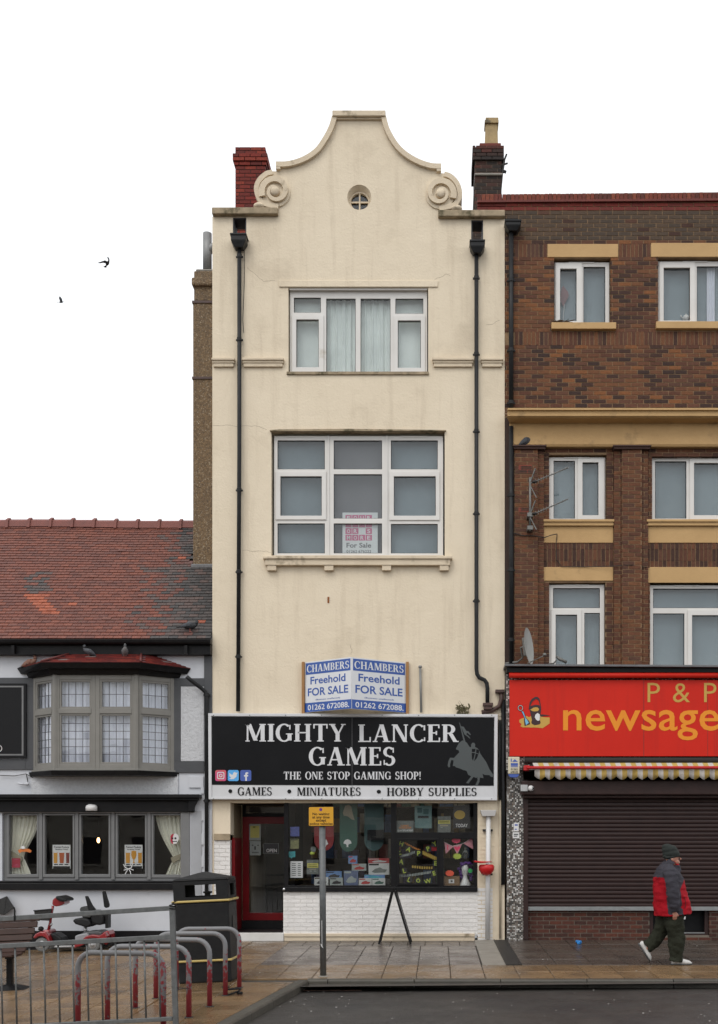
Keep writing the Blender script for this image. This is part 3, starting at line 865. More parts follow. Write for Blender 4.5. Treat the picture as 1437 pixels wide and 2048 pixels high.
hopper(shop, 479, 474, -0.105, 30, 24, m_pipe); hopper(shop, 955, 487, -0.105, 28, 22, m_pipe)
xl = PX(479, PY); xl2 = PX(476.5, PY)
pipe(shop, [(xl, PY, PZ(496)), (xl, PY, PZ(900)), (xl2, PY, PZ(1424))], 0.037, m_pipe, [(xl + (xl2-xl)*max(0, (yy-900)/524), PY, PZ(yy)) for yy in (517, 683, 983, 1146, 1315)])
xr = PX(953.5, PY); xr2 = PX(975.5, PY)
pipe(shop, [(xr, PY, PZ(506)), (xr, PY, PZ(1340)), (xr + .012, PY, PZ(1350)), (xr + 0.05, PY, PZ(1357)), (xr2 - 0.05, PY, PZ(1362)), (xr2 - 0.012, PY, PZ(1368)), (xr2, PY, PZ(1378)), (xr2, PY, PZ(1410))],
     0.037, m_pipe, [(xr, PY, PZ(yy)) for yy in (560, 712, 866, 1030, 1204)])
m_brownpipe = M('rusty brown gutter', (0.075, 0.035, 0.026), (0.045, 0.024, 0.02), 8, 0.55, 0.2, 60)
b = MB(); b.pbox(966, 986, 1408, 1414, -0.16, -0.02, ref=0); b.pbox(968, 984, 1414, 1421, -0.14, -0.03, ref=0); b.build('pipe_shoe', m_brownpipe, shop, bevel=0.006)
b = MB(); b.tube([P(964, 1425, -0.06), P(985, 1421, -0.06), P(999, 1413, -0.06), P(1004, 1398, -0.06), P(1003, 1386, -0.06)], 0.04, 12); b.build('branch_pipe', m_brownpipe, shop, smooth=True)
b = MB(); b.pbox(991, 1009, 1381, 1387, -0.12, 0, ref=0); b.build('branch_collar', m_brownpipe, shop, bevel=0.005)
b = MB(); b.tube([P(843, 1425, -0.05), P(841, 1336, -0.05)], 0.022, 10); b.ball(P(841, 1334, -0.05), 0.035, 0.035, 0.03); b.build('conduit', M('grey conduit', (0.22, 0.22, 0.21), (0.16, 0.16, 0.15), 5, 0.5), shop, smooth=True)
b = MB(); b.pbox(655.5, 659, 1194, 1206, -0.012, 0.0, ref=0); b.build('rusty_fixing', M('rust', (0.28, 0.09, 0.015), (0.14, 0.04, 0.012), 20, 0.8), shop)
# thin stray cable beside the left pipe
b = MB(); b.tube([P(489, 500, -0.02), P(489, 560, -0.015), P(486, 640, -0.012), P(488, 665, -0.012)], 0.005, 5); b.build('cable', m_black, shop)
# hairline cracks and a patch of old filler in the render
for pts in ([(426, 851), (452, 850), (480, 853), (510, 851), (541, 862)], [(485, 1100), (505, 1103), (530, 1102), (546, 1106)], [(495, 535), (515, 552), (528, 562), (560, 561)], [(1000, 640), (985, 648), (968, 650)], [(870, 560), (892, 548), (905, 552)], [(700, 1290), (704, 1300), (702, 1312)]):
    q = MB(); jj = []
    for (a0, c0), (a1, c1) in zip(pts, pts[1:]):
        for k in range(4): jj.append((a0 + (a1 - a0) * k / 4 + random.uniform(-1, 1), c0 + (c1 - c0) * k / 4 + random.uniform(-1.2, 1.2)))
    q.tube([P(a_, c_, 0.0008) for a_, c_ in jj], 0.0024, 5); q.build('crack', M('crack dirt', (0.20, 0.15, 0.095), (0.14, 0.10, 0.065), 9, 0.9), shop)
# body behind the front: side walls, back, roof
XA, XB = PX(425), PX(1010)
b = MB(); b.box(XA, XA + 0.3, WB, 8, 0, PZ(478)); b.box(XB - 0.3, XB, WB, 8, 0, PZ(490)); b.box(XA + 0.3, XB - 0.3, 7.7, 8, 0, PZ(490)); b.build('side_wall', m_cream, shop)
b = MB(); b.box(XA + 0.3, XB - 0.3, WB, 7.7, 11.9, 12.1); b.prism([(XA + 0.9, 12.1), (XB - 0.9, 12.1), (PX(718), 13.9)], WB + 0.02, 7.6); b.build('roof', m_slate, shop)
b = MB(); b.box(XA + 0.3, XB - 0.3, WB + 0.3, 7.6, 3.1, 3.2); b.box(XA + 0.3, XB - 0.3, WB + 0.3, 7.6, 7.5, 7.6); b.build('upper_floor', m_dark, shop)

# ---- ground floor of the cream building
# pilasters either side of the shopfront
b = MB(); b.pbox(428, 461, 1432, 1670, 0.0, WB, ref=0); b.pbox(956, 1010, 1432, 1885, 0.012, WB, ref=0); b.pbox(461, 956, 1432, 1606, 0.0, WB, ref=0); b.box(PX(425), PX(428), 0.01, WB, 0, PZ(1432)); b.build('shopfront_wall', m_cream, shop)
b = MB(); b.pbox(429, 461, 1668, 1681, -0.035, 0.02, ref=0); b.build('pilaster_band', m_mossy, shop, bevel=0.006)
b = MB(); b.pbox(428.5, 460.5, 1680.5, 1890, 0.010, WB, ref=0); b.build('pilaster_core', m_whitejoint, shop)
PALW = [(0.72, 0.695, 0.67), (0.71, 0.685, 0.66), (0.73, 0.705, 0.68), (0.70, 0.675, 0.645)]
m_wb = M('painted brick', (1, 1, 1), None, 5, 0.55, 0.4, 40, attr=True, avar=0.12, spec=0.3)
brickwork(shop, lay_bricks(PX(428.5), PX(460.5), PZ(1890), PZ(1681)), 0.004, 0.05, PALW, m_wb, 0, mass_name='painted_brickwork')
PALC = [(0.69, 0.59, 0.445), (0.67, 0.575, 0.43), (0.70, 0.60, 0.455)]
brickwork(shop, lay_bricks(PX(958), PX(991), PZ(1775), PZ(1636)), 0.007, 0.05, PALC, m_wb, 0, mass_name='painted_brickwork')
brickwork(shop, lay_bricks(PX(956), PX(986), PZ(1884), PZ(1776)), 0.005, 0.05, PALW, m_wb, 0, mass_name='painted_brickwork')
# stall riser of white painted bricks
b = MB(); b.pbox(567, 956, 1782, 1872, 0.006, 0.3, ref=0); b.build('riser_core', m_whitejoint, shop)
brickwork(shop, lay_bricks(PX(567), PX(956), PZ(1870.5), PZ(1783)), 0.001, 0.05, PALW, m_wb, 290, mass_name='painted_brickwork')
b = MB(); b.pbox(569, 950, 1867.5, 1873.5, -0.03, 0.02, ref=0); b.pbox(569, 950, 1873.5, 1884, -0.012, 0.03, ref=0); b.build('plinth_strip', m_creamtrim, shop, bevel=0.004)
# recessed door with step
DY = 1.0
b = MB(); b.box(PX(461), PX(568), -0.02, DY + 0.1, -0.12, PZ(1866)); b.build('step', m_whitebrick, shop, bevel=0.008)
b = MB(); b.box(PX(463), PX(567), 0.02, DY, PZ(1866), PZ(1866) + 0.012); b.build('mat', m_black, shop)
b = MB(); b.box(PX(463), PX(567) + 0.3, DY - 0.04, DY + 0.06, PZ(1866) + 0.012, PZ(1841, DY)); b.build('door_threshold', m_black, shop)
b = MB(); b.box(PX(425) + 0.01, PX(461) - 0.001, WB, DY + 0.1, 0, PZ(1606)); b.build('lobby_wall', M('lobby wall', (0.30, 0.235, 0.15), (0.25, 0.19, 0.12), 3, 0.7, 0.2, 40), shop)
b = MB(); b.box(PX(461) + 0.002, PX(461) + 0.06, 0.12, 0.16, PZ(1866) + 0.01, PZ(1680)); b.box(PX(461) + 0.002, PX(461) + 0.035, 0.16, DY - 0.04, PZ(1866) + 0.012, PZ(1676, 0.5)); b.build('door_side_board', m_redpaint, shop, bevel=0.004)
b = MB()
dx0, dx1 = PX(486, DY), PX(568, DY) + 0.20
b.prism([(dx0, PZ(1841, DY)), (dx1, PZ(1841, DY)), (dx1, PZ(1634, DY)), (dx0, PZ(1634, DY))], DY - 0.03, DY + 0.03, [[(PX(499, DY), PZ(1826, DY)), (dx1 - 0.1, PZ(1826, DY)), (dx1 - 0.1, PZ(1648, DY)), (PX(499, DY), PZ(1648, DY))]])
door = b.build('door', m_redpaint, shop, bevel=0.005)
b = MB(); b.box(PX(498, DY), dx1 - 0.09, DY + 0.0, DY + 0.006, PZ(1827, DY), PZ(1647, DY)); b.build('pane', m_shopglass, door)
b = MB(); b.box(dx0, dx1, DY - 0.05, DY + 0.05, PZ(1634, DY), PZ(1627, DY)); b.box(dx0, dx0 + 0.045, DY - 0.05, DY + 0.05, PZ(1627, DY), 2.75); b.build('door_frame', m_black, shop)
b = MB(); b.box(dx0 + 0.05, dx1, DY + 0.0, DY + 0.006, PZ(1627, DY), 2.75); b.build('fanlight_pane', m_shopglass, shop)
m_board = M('tan board', (0.17, 0.135, 0.095), (0.13, 0.10, 0.07), 2, 0.7)
b = MB(); b.box(dx0, dx1, DY + 0.12, DY + 0.14, PZ(1627, DY) + 0.02, 2.75); b.build('fanlight_board', m_board, shop)
b = MB(); b.pbox(461, 568, 1600, 1606, 0.35, DY + 0.1, ref=0); b.build('lobby_ceiling', m_dark, shop)
# black timber shop window
FY = 0.05
b = MB(); b.pprism(rect(567.5, 955, 1603, 1776), FY, FY + 0.09, [rect(576, 782, 1605, 1772), rect(793, 948, 1605, 1665), rect(797, 876, 1679, 1769), rect(888, 948, 1678, 1772)], ref=0)
sw = b.build('shop_window', m_black, shop, bevel=0.004)
b = MB(); b.pbox(565.5, 955.5, 1775, 1784, -0.05, 0.14, ref=0); b.build('window_sill', m_black, sw, bevel=0.008)
for p in ((576, 782, 1605, 1772), (793, 948, 1605, 1665), (797, 876, 1679, 1769), (888, 948, 1678, 1772)):
    b = MB(); b.pbox(p[0]-1, p[1]+1, p[2]-1, p[3]+1, FY + 0.04, FY + 0.046, ref=0); b.build('pane', m_shopglass, sw)
b = MB(); b.pprism(rect(795, 878, 1677, 1771), FY - 0.02, FY - 0.001, [rect(799, 874, 1681, 1767)], ref=0); b.build('opening_light', m_black, sw, bevel=0.004)
b = MB(); b.box(PX(567.5), PX(576), FY + 0.09, DY, PZ(1866), PZ(1603)); b.build('lobby_return', m_black, sw)
# room behind the shop window
b = MB(); b.box(PX(576), PX(957), FY + 0.10, 4.2, PZ(1780) - 0.03, PZ(1776)); b.build('display_shelf', m_board, shop)
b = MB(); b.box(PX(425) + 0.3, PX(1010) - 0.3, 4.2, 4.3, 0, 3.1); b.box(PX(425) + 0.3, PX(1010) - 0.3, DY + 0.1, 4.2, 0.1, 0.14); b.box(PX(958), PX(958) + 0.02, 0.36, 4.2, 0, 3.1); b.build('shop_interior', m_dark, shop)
m_shelfw = M('brown shelf wall', (0.07, 0.045, 0.032), (0.035, 0.026, 0.02), 2.2, 0.7)
for i in range(4):
    b = MB(); b.box(PX(590), PX(950), 2.4, 2.7, 0.9 + i * 0.52, 0.93 + i * 0.52); b.build('interior_shelf', m_shelfw, shop)
b = MB(); b.box(PX(570), PX(1000) - 0.3, 2.72, 2.76, 0.1, 3.05); b.build('interior_partition', m_shelfw, shop)
# letter box, lock, padlock at the riser corner
b = MB(); b.ball(P(568.5, 1779, -0.03), 0.03, 0.03, 0.032); b.build('door_bell', M('chrome', (0.6, 0.6, 0.6), (0.55, 0.55, 0.55), 3, 0.2, metal=1.0), shop, smooth=True)
# white trough and waste pipe
m_wplas = M('white plastic pipe', (0.62, 0.61, 0.60), (0.55, 0.53, 0.51), 3, 0.4)
b = MB(); x = PX(977.5, -0.1)
b.hexa([(PX(965, -.1), -0.17, PZ(1633, -.1)), (PX(990, -.1), -0.17, PZ(1633, -.1)), (PX(990, -.1), -0.02, PZ(1633, -.1)), (PX(965, -.1), -0.02, PZ(1633, -.1))],
       [(PX(961, -.1), -0.2, PZ(1621, -.1)), (PX(993, -.1), -0.2, PZ(1621, -.1)), (PX(993, -.1), -0.01, PZ(1621, -.1)), (PX(961, -.1), -0.01, PZ(1621, -.1))])
b.build('waste_hopper', m_wplas, shop, bevel=0.006)
pipe(shop, [(x, -0.085, PZ(1632)), (x - 0.015, -0.085, PZ(1878))], 0.043, m_wplas)
b = MB(); b.pbox(966, 986, 1659, 1663, -0.05, 0.005, ref=0); b.build('pipe_clip', m_iron, shop)
b = MB(); b.tube([P(1001, 1600, -0.03), P(1001, 1878, -0.03)], 0.022, 10); b.build('thin_pipe', M('buff pipe', (0.45, 0.38, 0.28), (0.38, 0.32, 0.23), 4, 0.6), shop, smooth=True)
b = MB(); b.tube([P(1000, 1440, -0.05), P(1000, 1600, -0.05)], 0.026, 10); b.tube([P(1007, 1400, -0.04), P(1007, 1770, -0.04)], 0.036, 10); b.build('dark_pipe', m_pipe, shop, smooth=True)

# chimneys of the cream building
PALR = [(0.17, 0.022, 0.014), (0.13, 0.018, 0.012), (0.20, 0.03, 0.016), (0.10, 0.016, 0.012)]
def stack(parent, x0, x1, y0, y1, z0, z1, pal, corbels=(), mort=None):
    b = MB(); b.box(x0 + 0.008, x1 - 0.008, y0 + 0.008, y1 - 0.008, z0, z1 - 0.005); b.build('chimney_core', mort or m_mortar, parent)
    rects = lay_bricks(x0, x1, z0, z1)
    b = MB()
    zs = sorted(set((r[2], r[3]) for r in rects))
    def grow(z):
        g = 0
        for c0, c1, a in corbels:
            if c0 <= z <= c1: g = a
        return g
    for r in rects:
        g = grow((r[2] + r[3]) / 2); c = random.choice(pal)
        xa = r[0] - (g if r[0] < x0 + 0.02 else 0); xb = r[1] + (g if r[1] > x1 - 0.02 else 0)
        b.box(xa, xb, y0 - g, y0 + 0.05, r[2], r[3], col=c)
    for xs in (0, 1):
        for i, (za, zb) in enumerate(zs):
            g = grow((za + zb) / 2); y = y0 + 0.052 - (0.11 if i % 2 else 0)
            while y < y1:
                ya, yb = max(y, y0 + 0.052), min(y + 0.215, y1)
                if yb - ya > 0.03:
                    if xs: b.box(x1 - 0.05, x1 + g, ya, yb, za, zb, col=random.choice(pal))
                    else: b.box(x0 - g, x0 + 0.05, ya, yb, za, zb, col=random.choice(pal))
                y += 0.225
    for za, zb in zs[-1:]:
        g = grow(zb); b.box(x0 + 0.05, x1 - 0.05, y0 + 0.051, y1, za, zb, col=pal[0])
    o = b.build('chimney_brickwork', m_brick, parent); o['kind'] = 'stuff'
ch = thing('red_chimney', 'dark red brick chimney rising behind the left end of the scroll gable', 'chimney', (PX(502, 2.0), 2.3, 12.1))
zt = PZ(293, 2.0)
stack(ch, PX(471, 2.0), PX(531, 2.0), 2.0, 2.9, 12.1, zt, PALR, [(zt - 0.16, zt, 0.0), (zt - 0.32, zt - 0.16, 0.045), (zt - 0.40, zt - 0.32, 0.02)], M('dark mortar', (0.05, 0.02, 0.015), (0.03, 0.015, 0.012), 6, 0.9))
ch = thing('sooty_chimney', 'sooty brick chimney with one square buff pot behind the brick parapet', 'chimney', (PX(977, 3.0), 3.4, 12.0))
PALK = [(0.035, 0.018, 0.014), (0.05, 0.02, 0.015), (0.022, 0.016, 0.014), (0.07, 0.02, 0.014), (0.03, 0.02, 0.016)]
zt = PZ(282, 3.0)
stack(ch, PX(950, 3.0), PX(1004, 3.0), 3.0, 3.9, 11.4, zt - 0.11, PALK, [(zt - 0.42, zt - 0.1, 0.045)], M('old mortar', (0.16, 0.12, 0.085), (0.09, 0.065, 0.05), 6, 0.9))
b = MB(); b.box(PX(960, 3.0), PX(1003, 3.0), 3.05, 3.8, zt - 0.112, zt); b.build('chimney_cap', M('red cap', (0.15, 0.025, 0.014), (0.10, 0.02, 0.012), 6, 0.8), ch, bevel=0.012)
b = MB(); b.box(PX(950, 3.0) - 0.002, PX(1004, 3.0) + 0.03, 2.96, 3.9, PZ(352, 3.0), PZ(347, 3.0)); b.build('weathering', m_conc, ch, bevel=0.02)
m_pot = M('buff chimney pot', (0.40, 0.29, 0.14), (0.28, 0.20, 0.10), 5, 0.8, 0.2, 40, c3=(0.10, 0.08, 0.05), s3=4, t3=0.56)
b = MB(); zb_ = zt
b.hexa([(PX(970, 3.2), 3.2, zb_), (PX(997, 3.2), 3.2, zb_), (PX(997, 3.2), 3.46, zb_), (PX(970, 3.2), 3.46, zb_)], [(PX(972, 3.2), 3.22, PZ(246, 3.2)), (PX(996, 3.2), 3.22, PZ(246, 3.2)), (PX(996, 3.2), 3.44, PZ(246, 3.2)), (PX(972, 3.2), 3.44, PZ(246, 3.2))])
b.box(PX(970, 3.2), PX(998, 3.2), 3.18, 3.48, PZ(246, 3.2), PZ(240, 3.2)); b.box(PX(972, 3.2), PX(997.5, 3.2), 3.2, 3.46, PZ(240, 3.2), PZ(234, 3.2))
b.build('chimney_pot', m_pot, ch, bevel=0.008)
b = MB()
b.tube([P(1006, 346, 2.98), P(1010, 318, 2.98), P(1014, 308, 2.98)], 0.02, 6); b.tube([P(1004, 330, 2.98), P(1016, 326, 2.98)], 0.018, 6); b.tube([P(1008, 342, 2.9), P(1013, 344, 2.9)], 0.03, 6)
b.build('aerial_bracket', m_iron, ch)
b = MB(); ylw = 3.02
b.add([(PX(952, ylw), ylw, PZ(300, ylw)), (PX(952, ylw), ylw + 1.6, PZ(300, ylw)), (PX(940, ylw) - .05, ylw + 1.6, 11.6), (PX(940, ylw) - 0.05, ylw, 11.6), (PX(962, ylw), ylw, PZ(300, ylw)), (PX(962, ylw), ylw, 11.6), (PX(962, ylw), ylw + 1.6, 11.6), (PX(962, ylw), ylw + 1.6, PZ(300, ylw))],
      [(0, 1, 2, 3), (0, 3, 5, 4), (4, 5, 6, 7), (1, 7, 6, 2), (0, 4, 7, 1), (3, 2, 6, 5)])
b.build('raked_wall', M('sooty render', (0.03, 0.024, 0.02), (0.05, 0.03, 0.022), 6, 0.9, 0.3, 40), ch)
ch = thing('pebbledash_chimney', 'tall brown pebbledash chimney stack standing on the red tiled roof', 'chimney', (PX(405, 1.8), 2.2, 7.0))
m_pebble = M('pebbledash', (0.25, 0.165, 0.085), (0.075, 0.052, 0.034), 26, 0.85, 1.0, 45, c3=(0.50, 0.43, 0.32), s3=38, t3=0.57, streak=(0.10, 0.07, 0.045))
cy0, cy1 = 1.8, 2.7
b = MB(); b.box(PX(386, cy0), PX(424, cy0) + 0.45, cy0, cy1, 6.6, PZ(600, cy0)); b.box(PX(387.5, cy0), PX(424, cy0) + 0.45, cy0 + 0.02, cy1 - 0.02, PZ(600, cy0), PZ(540, cy0)); b.build('stack', m_pebble, ch, bevel=0.02)
b = MB(); b.box(PX(384, cy0), PX(424, cy0) + 0.45, cy0 - 0.05, cy1 + 0.05, PZ(572, cy0), PZ(556, cy0)); b.build('corbel', m_pebble, ch, bevel=0.03)
b = MB(); b.box(PX(390, cy0), PX(424, cy0) + 0.45, cy0 + 0.05, cy1 - 0.05, PZ(540, cy0), PZ(537, cy0) + 0.03); b.build('flaunching', m_conc, ch, bevel=0.03)
for py in (604, 756):
    b = MB(); b.box(PX(385.5, cy0) - 0.01, PX(424, cy0) + 0.46, cy0 - 0.02, cy1 + 0.02, PZ(py + 2.5, cy0), PZ(py - 2.5, cy0)); b.build('iron_strap', m_brownpipe, ch, bevel=0.004)
m_flue = M('grey flue metal', (0.24, 0.24, 0.235), (0.19, 0.19, 0.19), 3, 0.5, metal=0.2)
b = MB(); b.tube([(PX(415, 2.1), 2.1, PZ(540, 2.1)), (PX(415, 2.1), 2.1, PZ(467, 2.1))], 0.088, 20); b.tube([(PX(416, 2.1), 2.1, PZ(506, 2.1)), (PX(423, 2.1), 2.1, PZ(495, 2.1)), (PX(440, 2.1), 2.1, PZ(488, 2.1))], 0.075, 16); b.build('flue', m_flue, ch, smooth=True)
b = MB(); b.box(PX(384, cy0), PX(424, cy0) + 0.4, cy0 - 0.10, cy0 + 0.02, PZ(1139, cy0), PZ(1130, cy0)); b.build('flashing', m_lead, ch, bevel=0.02)
# ================================================================== the pub
m_pubwhite = M('white masonry paint', (0.56, 0.57, 0.60), (0.50, 0.51, 0.54), 1.6, 0.7, 0.12, 40, c3=(0.42, 0.43, 0.45), s3=1.4, t3=0.62)
m_rough = M('white roughcast', (0.56, 0.565, 0.58), (0.46, 0.465, 0.48), 22, 0.75, 1.0, 26)
m_pubgrey = M('grey timber paint', (0.085, 0.087, 0.092), (0.070, 0.072, 0.077), 3, 0.6, 0.2, 40, spec=0.2)
m_taupe = M('taupe window paint', (0.205, 0.195, 0.175), (0.17, 0.162, 0.145), 4, 0.5, 0.15, 50)
m_framegrey = M('grey window paint', (0.165, 0.165, 0.165), (0.14, 0.14, 0.14), 4, 0.5, 0.1, 50)
m_oldglass = glass_mat('old glass', (0.95, 0.96, 0.97), 0.045, wavy=0.05)
m_pubnet = M('white net', (0.80, 0.81, 0.87), (0.66, 0.67, 0.74), 2.5, 0.8, 0.1, 200)
m_tile = M('clay roof tile', (1, 1, 1), None, 18, 0.6, 0.3, 90, attr=True, c3=(0.055, 0.058, 0.022), s3=2.2, t3=0.665, spec=0.3)
pub = thing('pub_building', 'white and grey two storey pub with red tiled roof and bay window', 'building', (PX(150), 0.2, -0.15))
XP0, XP1 = -9.3, PX(425) - 0.002
EZ = PZ(1284)                                                    # eaves
RB = 3.0; TAN = (PZ(1050, RB) - EZ) / (RB + 0.18)
gfh = rect(4, 378, 1626, 1762)
b = MB(); b.pprism([((XP0 * SC() + CX), 1288), (425 - 0.3, 1288), (425 - 0.3, 1905), ((XP0 * SC() + CX), 1905)], 0.0, 0.3, [gfh, rect(85, 342, 1376, 1538)])
b.build('wall', m_pubwhite, pub)
b = MB(); b.box(XP0, XP0 + 0.3, 0.3, 5.8, -0.6, EZ); b.box(XP0 + 0.3, XP1, 5.6, 5.9, -0.6, EZ)
b.prism([(0, 0), (1, 0), (1, 1)], 0, 0.1) if False else None
b.build('rear_wall', m_pubwhite, pub)
# roof deck
def rz(y): return EZ + (y + 0.18) * TAN
b = MB()
b.add([(XP0, -0.14, rz(-0.14) - 0.06), (XP1, -0.14, rz(-0.14) - 0.06), (XP1, RB, rz(RB) - 0.06), (XP0, RB, rz(RB) - 0.06), (XP0, 2*RB, EZ), (XP1, 2*RB, EZ), (XP0, -0.14, EZ - 0.08), (XP1, -0.14, EZ - 0.08)],
      [(0, 1, 2, 3), (3, 2, 5, 4), (6, 4, 5, 7), (0, 6, 7, 1), (0, 3, 4, 6), (1, 7, 5, 2)])
roof = b.build('roof', m_slate, pub)
# tiles: one box each, coloured by its place (soot by the chimney, a patch of new tiles, scattered renewals)
PT = [(0.195, 0.068, 0.054), (0.18, 0.064, 0.052), (0.16, 0.060, 0.051), (0.205, 0.070, 0.053), (0.175, 0.068, 0.057), (0.145, 0.057, 0.051)]   # 0-5 old clay
PT += [(0.33, 0.095, 0.050), (0.29, 0.085, 0.048)]                                                                     # 6-7 new tiles
PT += [(0.055, 0.052, 0.052), (0.075, 0.066, 0.064), (0.10, 0.072, 0.066), (0.13, 0.066, 0.056)]                       # 8-11 sooty
PT = [tuple(c_ * (k_ if i_ < 6 else 0.95) for c_, k_ in zip(p_, (0.88, 0.90, 0.80))) for i_, p_ in enumerate(PT)]
ang = math.atan(TAN)
GA = 0.103; TW = 0.166
nrow = int((RB + 0.12) / math.cos(ang) / GA) + 1
_tm = {}
def tile_mesh(k):
    if k not in _tm:
        q = MB(); q.box(-TW/2 + 0.003, TW/2 - 0.003, 0, GA + 0.045, 0, 0.017, col=PT[k]); _tm[k] = q.mesh('roof_tile', None, [m_tile])
    return _tm[k]
rest = MB(); cnt = 0
chx0, chx1 = PX(386, 1.8) - 0.02, XP1 + 1
tiles = []
for r_ in range(nrow):
    s_ = r_ * GA
    y = -0.16 + s_ * math.cos(ang)
    if y > RB - 0.02: break
    x = XP0 + (0.5 if r_ % 2 else 0) * TW
    while x < XP1 - TW * 0.4:
        xc = x + TW / 2
        if not (chx0 < xc and 1.78 < y < 2.72):
            if xc + TW / 2 > XP1 + 0.003: xc = XP1 - TW / 2
            px = CX + xc * SC(y); py = HY - (rz(y) - EYE) * SC(y)
            soot = (px - 215) / 165 + random.uniform(-0.40, 0.32) - (0.35 if py < 1130 and px < 360 else 0)
            if soot > 0.92: k = random.choice((8, 8, 9))
            elif soot > 0.66: k = random.choice((9, 10, 10))
            elif soot > 0.45: k = random.choice((10, 11, 2))
            else: k = random.randrange(6)
            if 50 + (py - 1195) * 1.0 < px < 92 + (py - 1195) * 0.8 and 1194 < py < 1232: k = random.choice((6, 6, 7))
            elif random.random() < 0.010: k = random.choice((6, 7, 8))
            elif 55 < px < 100 and 1150 < py < 1192 and random.random() < 0.6: k = random.choice((9, 10))
            tiles.append((xc, y, k))
        x += TW
for i, (xc, y, k) in enumerate(tiles):
    sag = 0.015 * math.sin(xc * 1.3) * (y / RB)
    z = rz(y) + 0.004 + sag + random.uniform(0, 0.004); tilt = ang - 0.13 + random.uniform(-0.015, 0.015); yaw = random.uniform(-0.012, 0.012)
    if random.random() < 0.008: yaw *= 8; z += 0.006
    if xc > -8.1 and cnt < 300:
        inst('roof_tile', tile_mesh(k), (xc, y, z), roof, (tilt, 0, yaw)); cnt += 1
    else:
        q = MB(); q.box(-TW/2 + 0.003, TW/2 - 0.003, 0, GA + 0.045, 0, 0.017)
        mt = Matrix.Translation((xc, y, z)) @ Matrix.Rotation(yaw, 4, 'Z') @ Matrix.Rotation(tilt, 4, 'X')
        rest.add([mt @ Vector(v_) for v_ in q.v], q.f, 0, PT[k])
o = rest.build('tile_field', m_tile, roof); o['kind'] = 'stuff'
m_ridge = M('ridge tile', (0.21, 0.055, 0.038), (0.14, 0.040, 0.03), 5, 0.6, 0.3, 60)
x = XP0; i = 0
while x < XP1 - 0.1:
    x2 = min(x + 0.447, XP1)
    q = MB(); pts = [(-0.13, -0.10), (-0.10, 0.03), (0, 0.085), (0.10, 0.03), (0.13, -0.10)]
    sag = 0.015 * math.sin(x * 1.3)
    v = [(xx, RB + a, rz(RB) + c + 0.02 + sag) for xx in (x, x2 - 0.005) for a, c in pts]
    q.add(v, [(k, k+1, k+6, k+5) for k in range(4)] + [(0, 5, 9, 4), (0, 4, 3, 2, 1), (5, 6, 7, 8, 9)])
    v = [(xx, RB + a * 1.25, rz(RB) + c * 1.3 + 0.03 + sag) for xx in (x2 - 0.06, x2 - 0.002) for a, c in pts]
    q.add(v, [(k, k+1, k+6, k+5) for k in range(4)] + [(0, 5, 9, 4), (0, 4, 3, 2, 1), (5, 6, 7, 8, 9)])
    q.build('ridge_tile', m_ridge, roof); x = x2; i += 1
# eaves: gutter, fascia
b = MB(); n = 8; v = []; f = []
for xx in (XP0, PX(428)):
    for k in range(n + 1):
        a = math.pi * k / n
        v.append((xx, -0.23 - 0.065 * math.cos(a), EZ - 0.02 - 0.07 * math.sin(a)))
for k in range(n): f.append((k, k + 1, k + n + 2, k + n + 1))
b.add(v, f); b.tube([(XP0, -0.292, EZ - 0.018), (PX(428), -0.292, EZ - 0.018)], 0.009, 6); b.box(PX(426.5), PX(428), -0.295, -0.165, EZ - 0.085, EZ - 0.012)
b.build('gutter', m_black, pub, smooth=False)
b = MB(); b.box(XP0, XP1, -0.16, 0.0, PZ(1312), EZ - 0.05); b.build('fascia_board', m_black, pub)
for a_ in (33, 375, -60):
    b = MB(); b.pbox(a_, a_ + 6, 1296, 1312, -0.25, -0.16, ref=0); b.build('gutter_bracket', m_black, pub)
# painted timbers on the upper wall
def trim(rects, mat, name, y=-0.03, bev=0.004):
    for r_ in rects:
        b = MB(); b.pbox(*r_, y, 0.0, ref=0); b.build(name, mat, pub, bevel=bev)
trim([(409, 424.6, 1312, 1431), (343, 409, 1357, 1373), (-140, 76, 1356, 1374), (52, 73, 1374, 1540), (345, 362, 1373, 1523), (345, 409, 1523, 1546), (-140, 51.8, 1519, 1540)], m_pubgrey, 'timber_strip')
b = MB(); b.pbox(362.5, 408.5, 1373.5, 1522.5, -0.022, 0, ref=0); b.build('roughcast_panel', m_rough, pub)
b = MB(); b.pbox(64, 357, 1549, 1591, -0.03, 0, ref=0); b.build('roughcast_panel', m_rough, pub)
trim([(379, 408, 1553, 1576), (402, 409, 1576, 1588), (404, 424, 1620, 1642), (408, 424, 1642, 1668), (404, 424, 1668, 1690), (408, 424, 1690, 1712), (404, 424, 1712, 1735), (408, 424, 1735, 1760)], m_pubwhite, 'quoin', -0.028)
trim([(383, 404, 1622, 1860)], M('pale grey pilaster', (0.36, 0.365, 0.385), (0.31, 0.315, 0.33), 2, 0.6, 0.1, 40), 'pilaster', -0.012)
# cornice over the ground floor windows
b = MB(); b.box(XP0, PX(404), -0.22, 0, PZ(1597), PZ(1590)); b.box(XP0, PX(399), -0.16, 0, PZ(1602), PZ(1597)); b.box(XP0, PX(390), -0.06, 0, PZ(1625), PZ(1602)); b.pprism([(380, 1602), (399, 1602), (393, 1612), (389, 1624), (380, 1624)], -0.12, -0.061, ref=0)
b.build('cornice', m_black, pub, bevel=0.008)
b = MB(); b.pbox(-140, 383, 1766.5, 1780, -0.10, 0.05, ref=0); b.pbox(-140, 380, 1762, 1766.5, -0.03, 0.05, ref=0); b.build('long_sill', m_black, pub, bevel=0.012)
b = MB()
zb0 = PZ(1905)
b.box(XP0, PX(424), -0.035, 0, -0.55, PZ(1862)); b.build('plinth', m_black, pub, bevel=0.006)
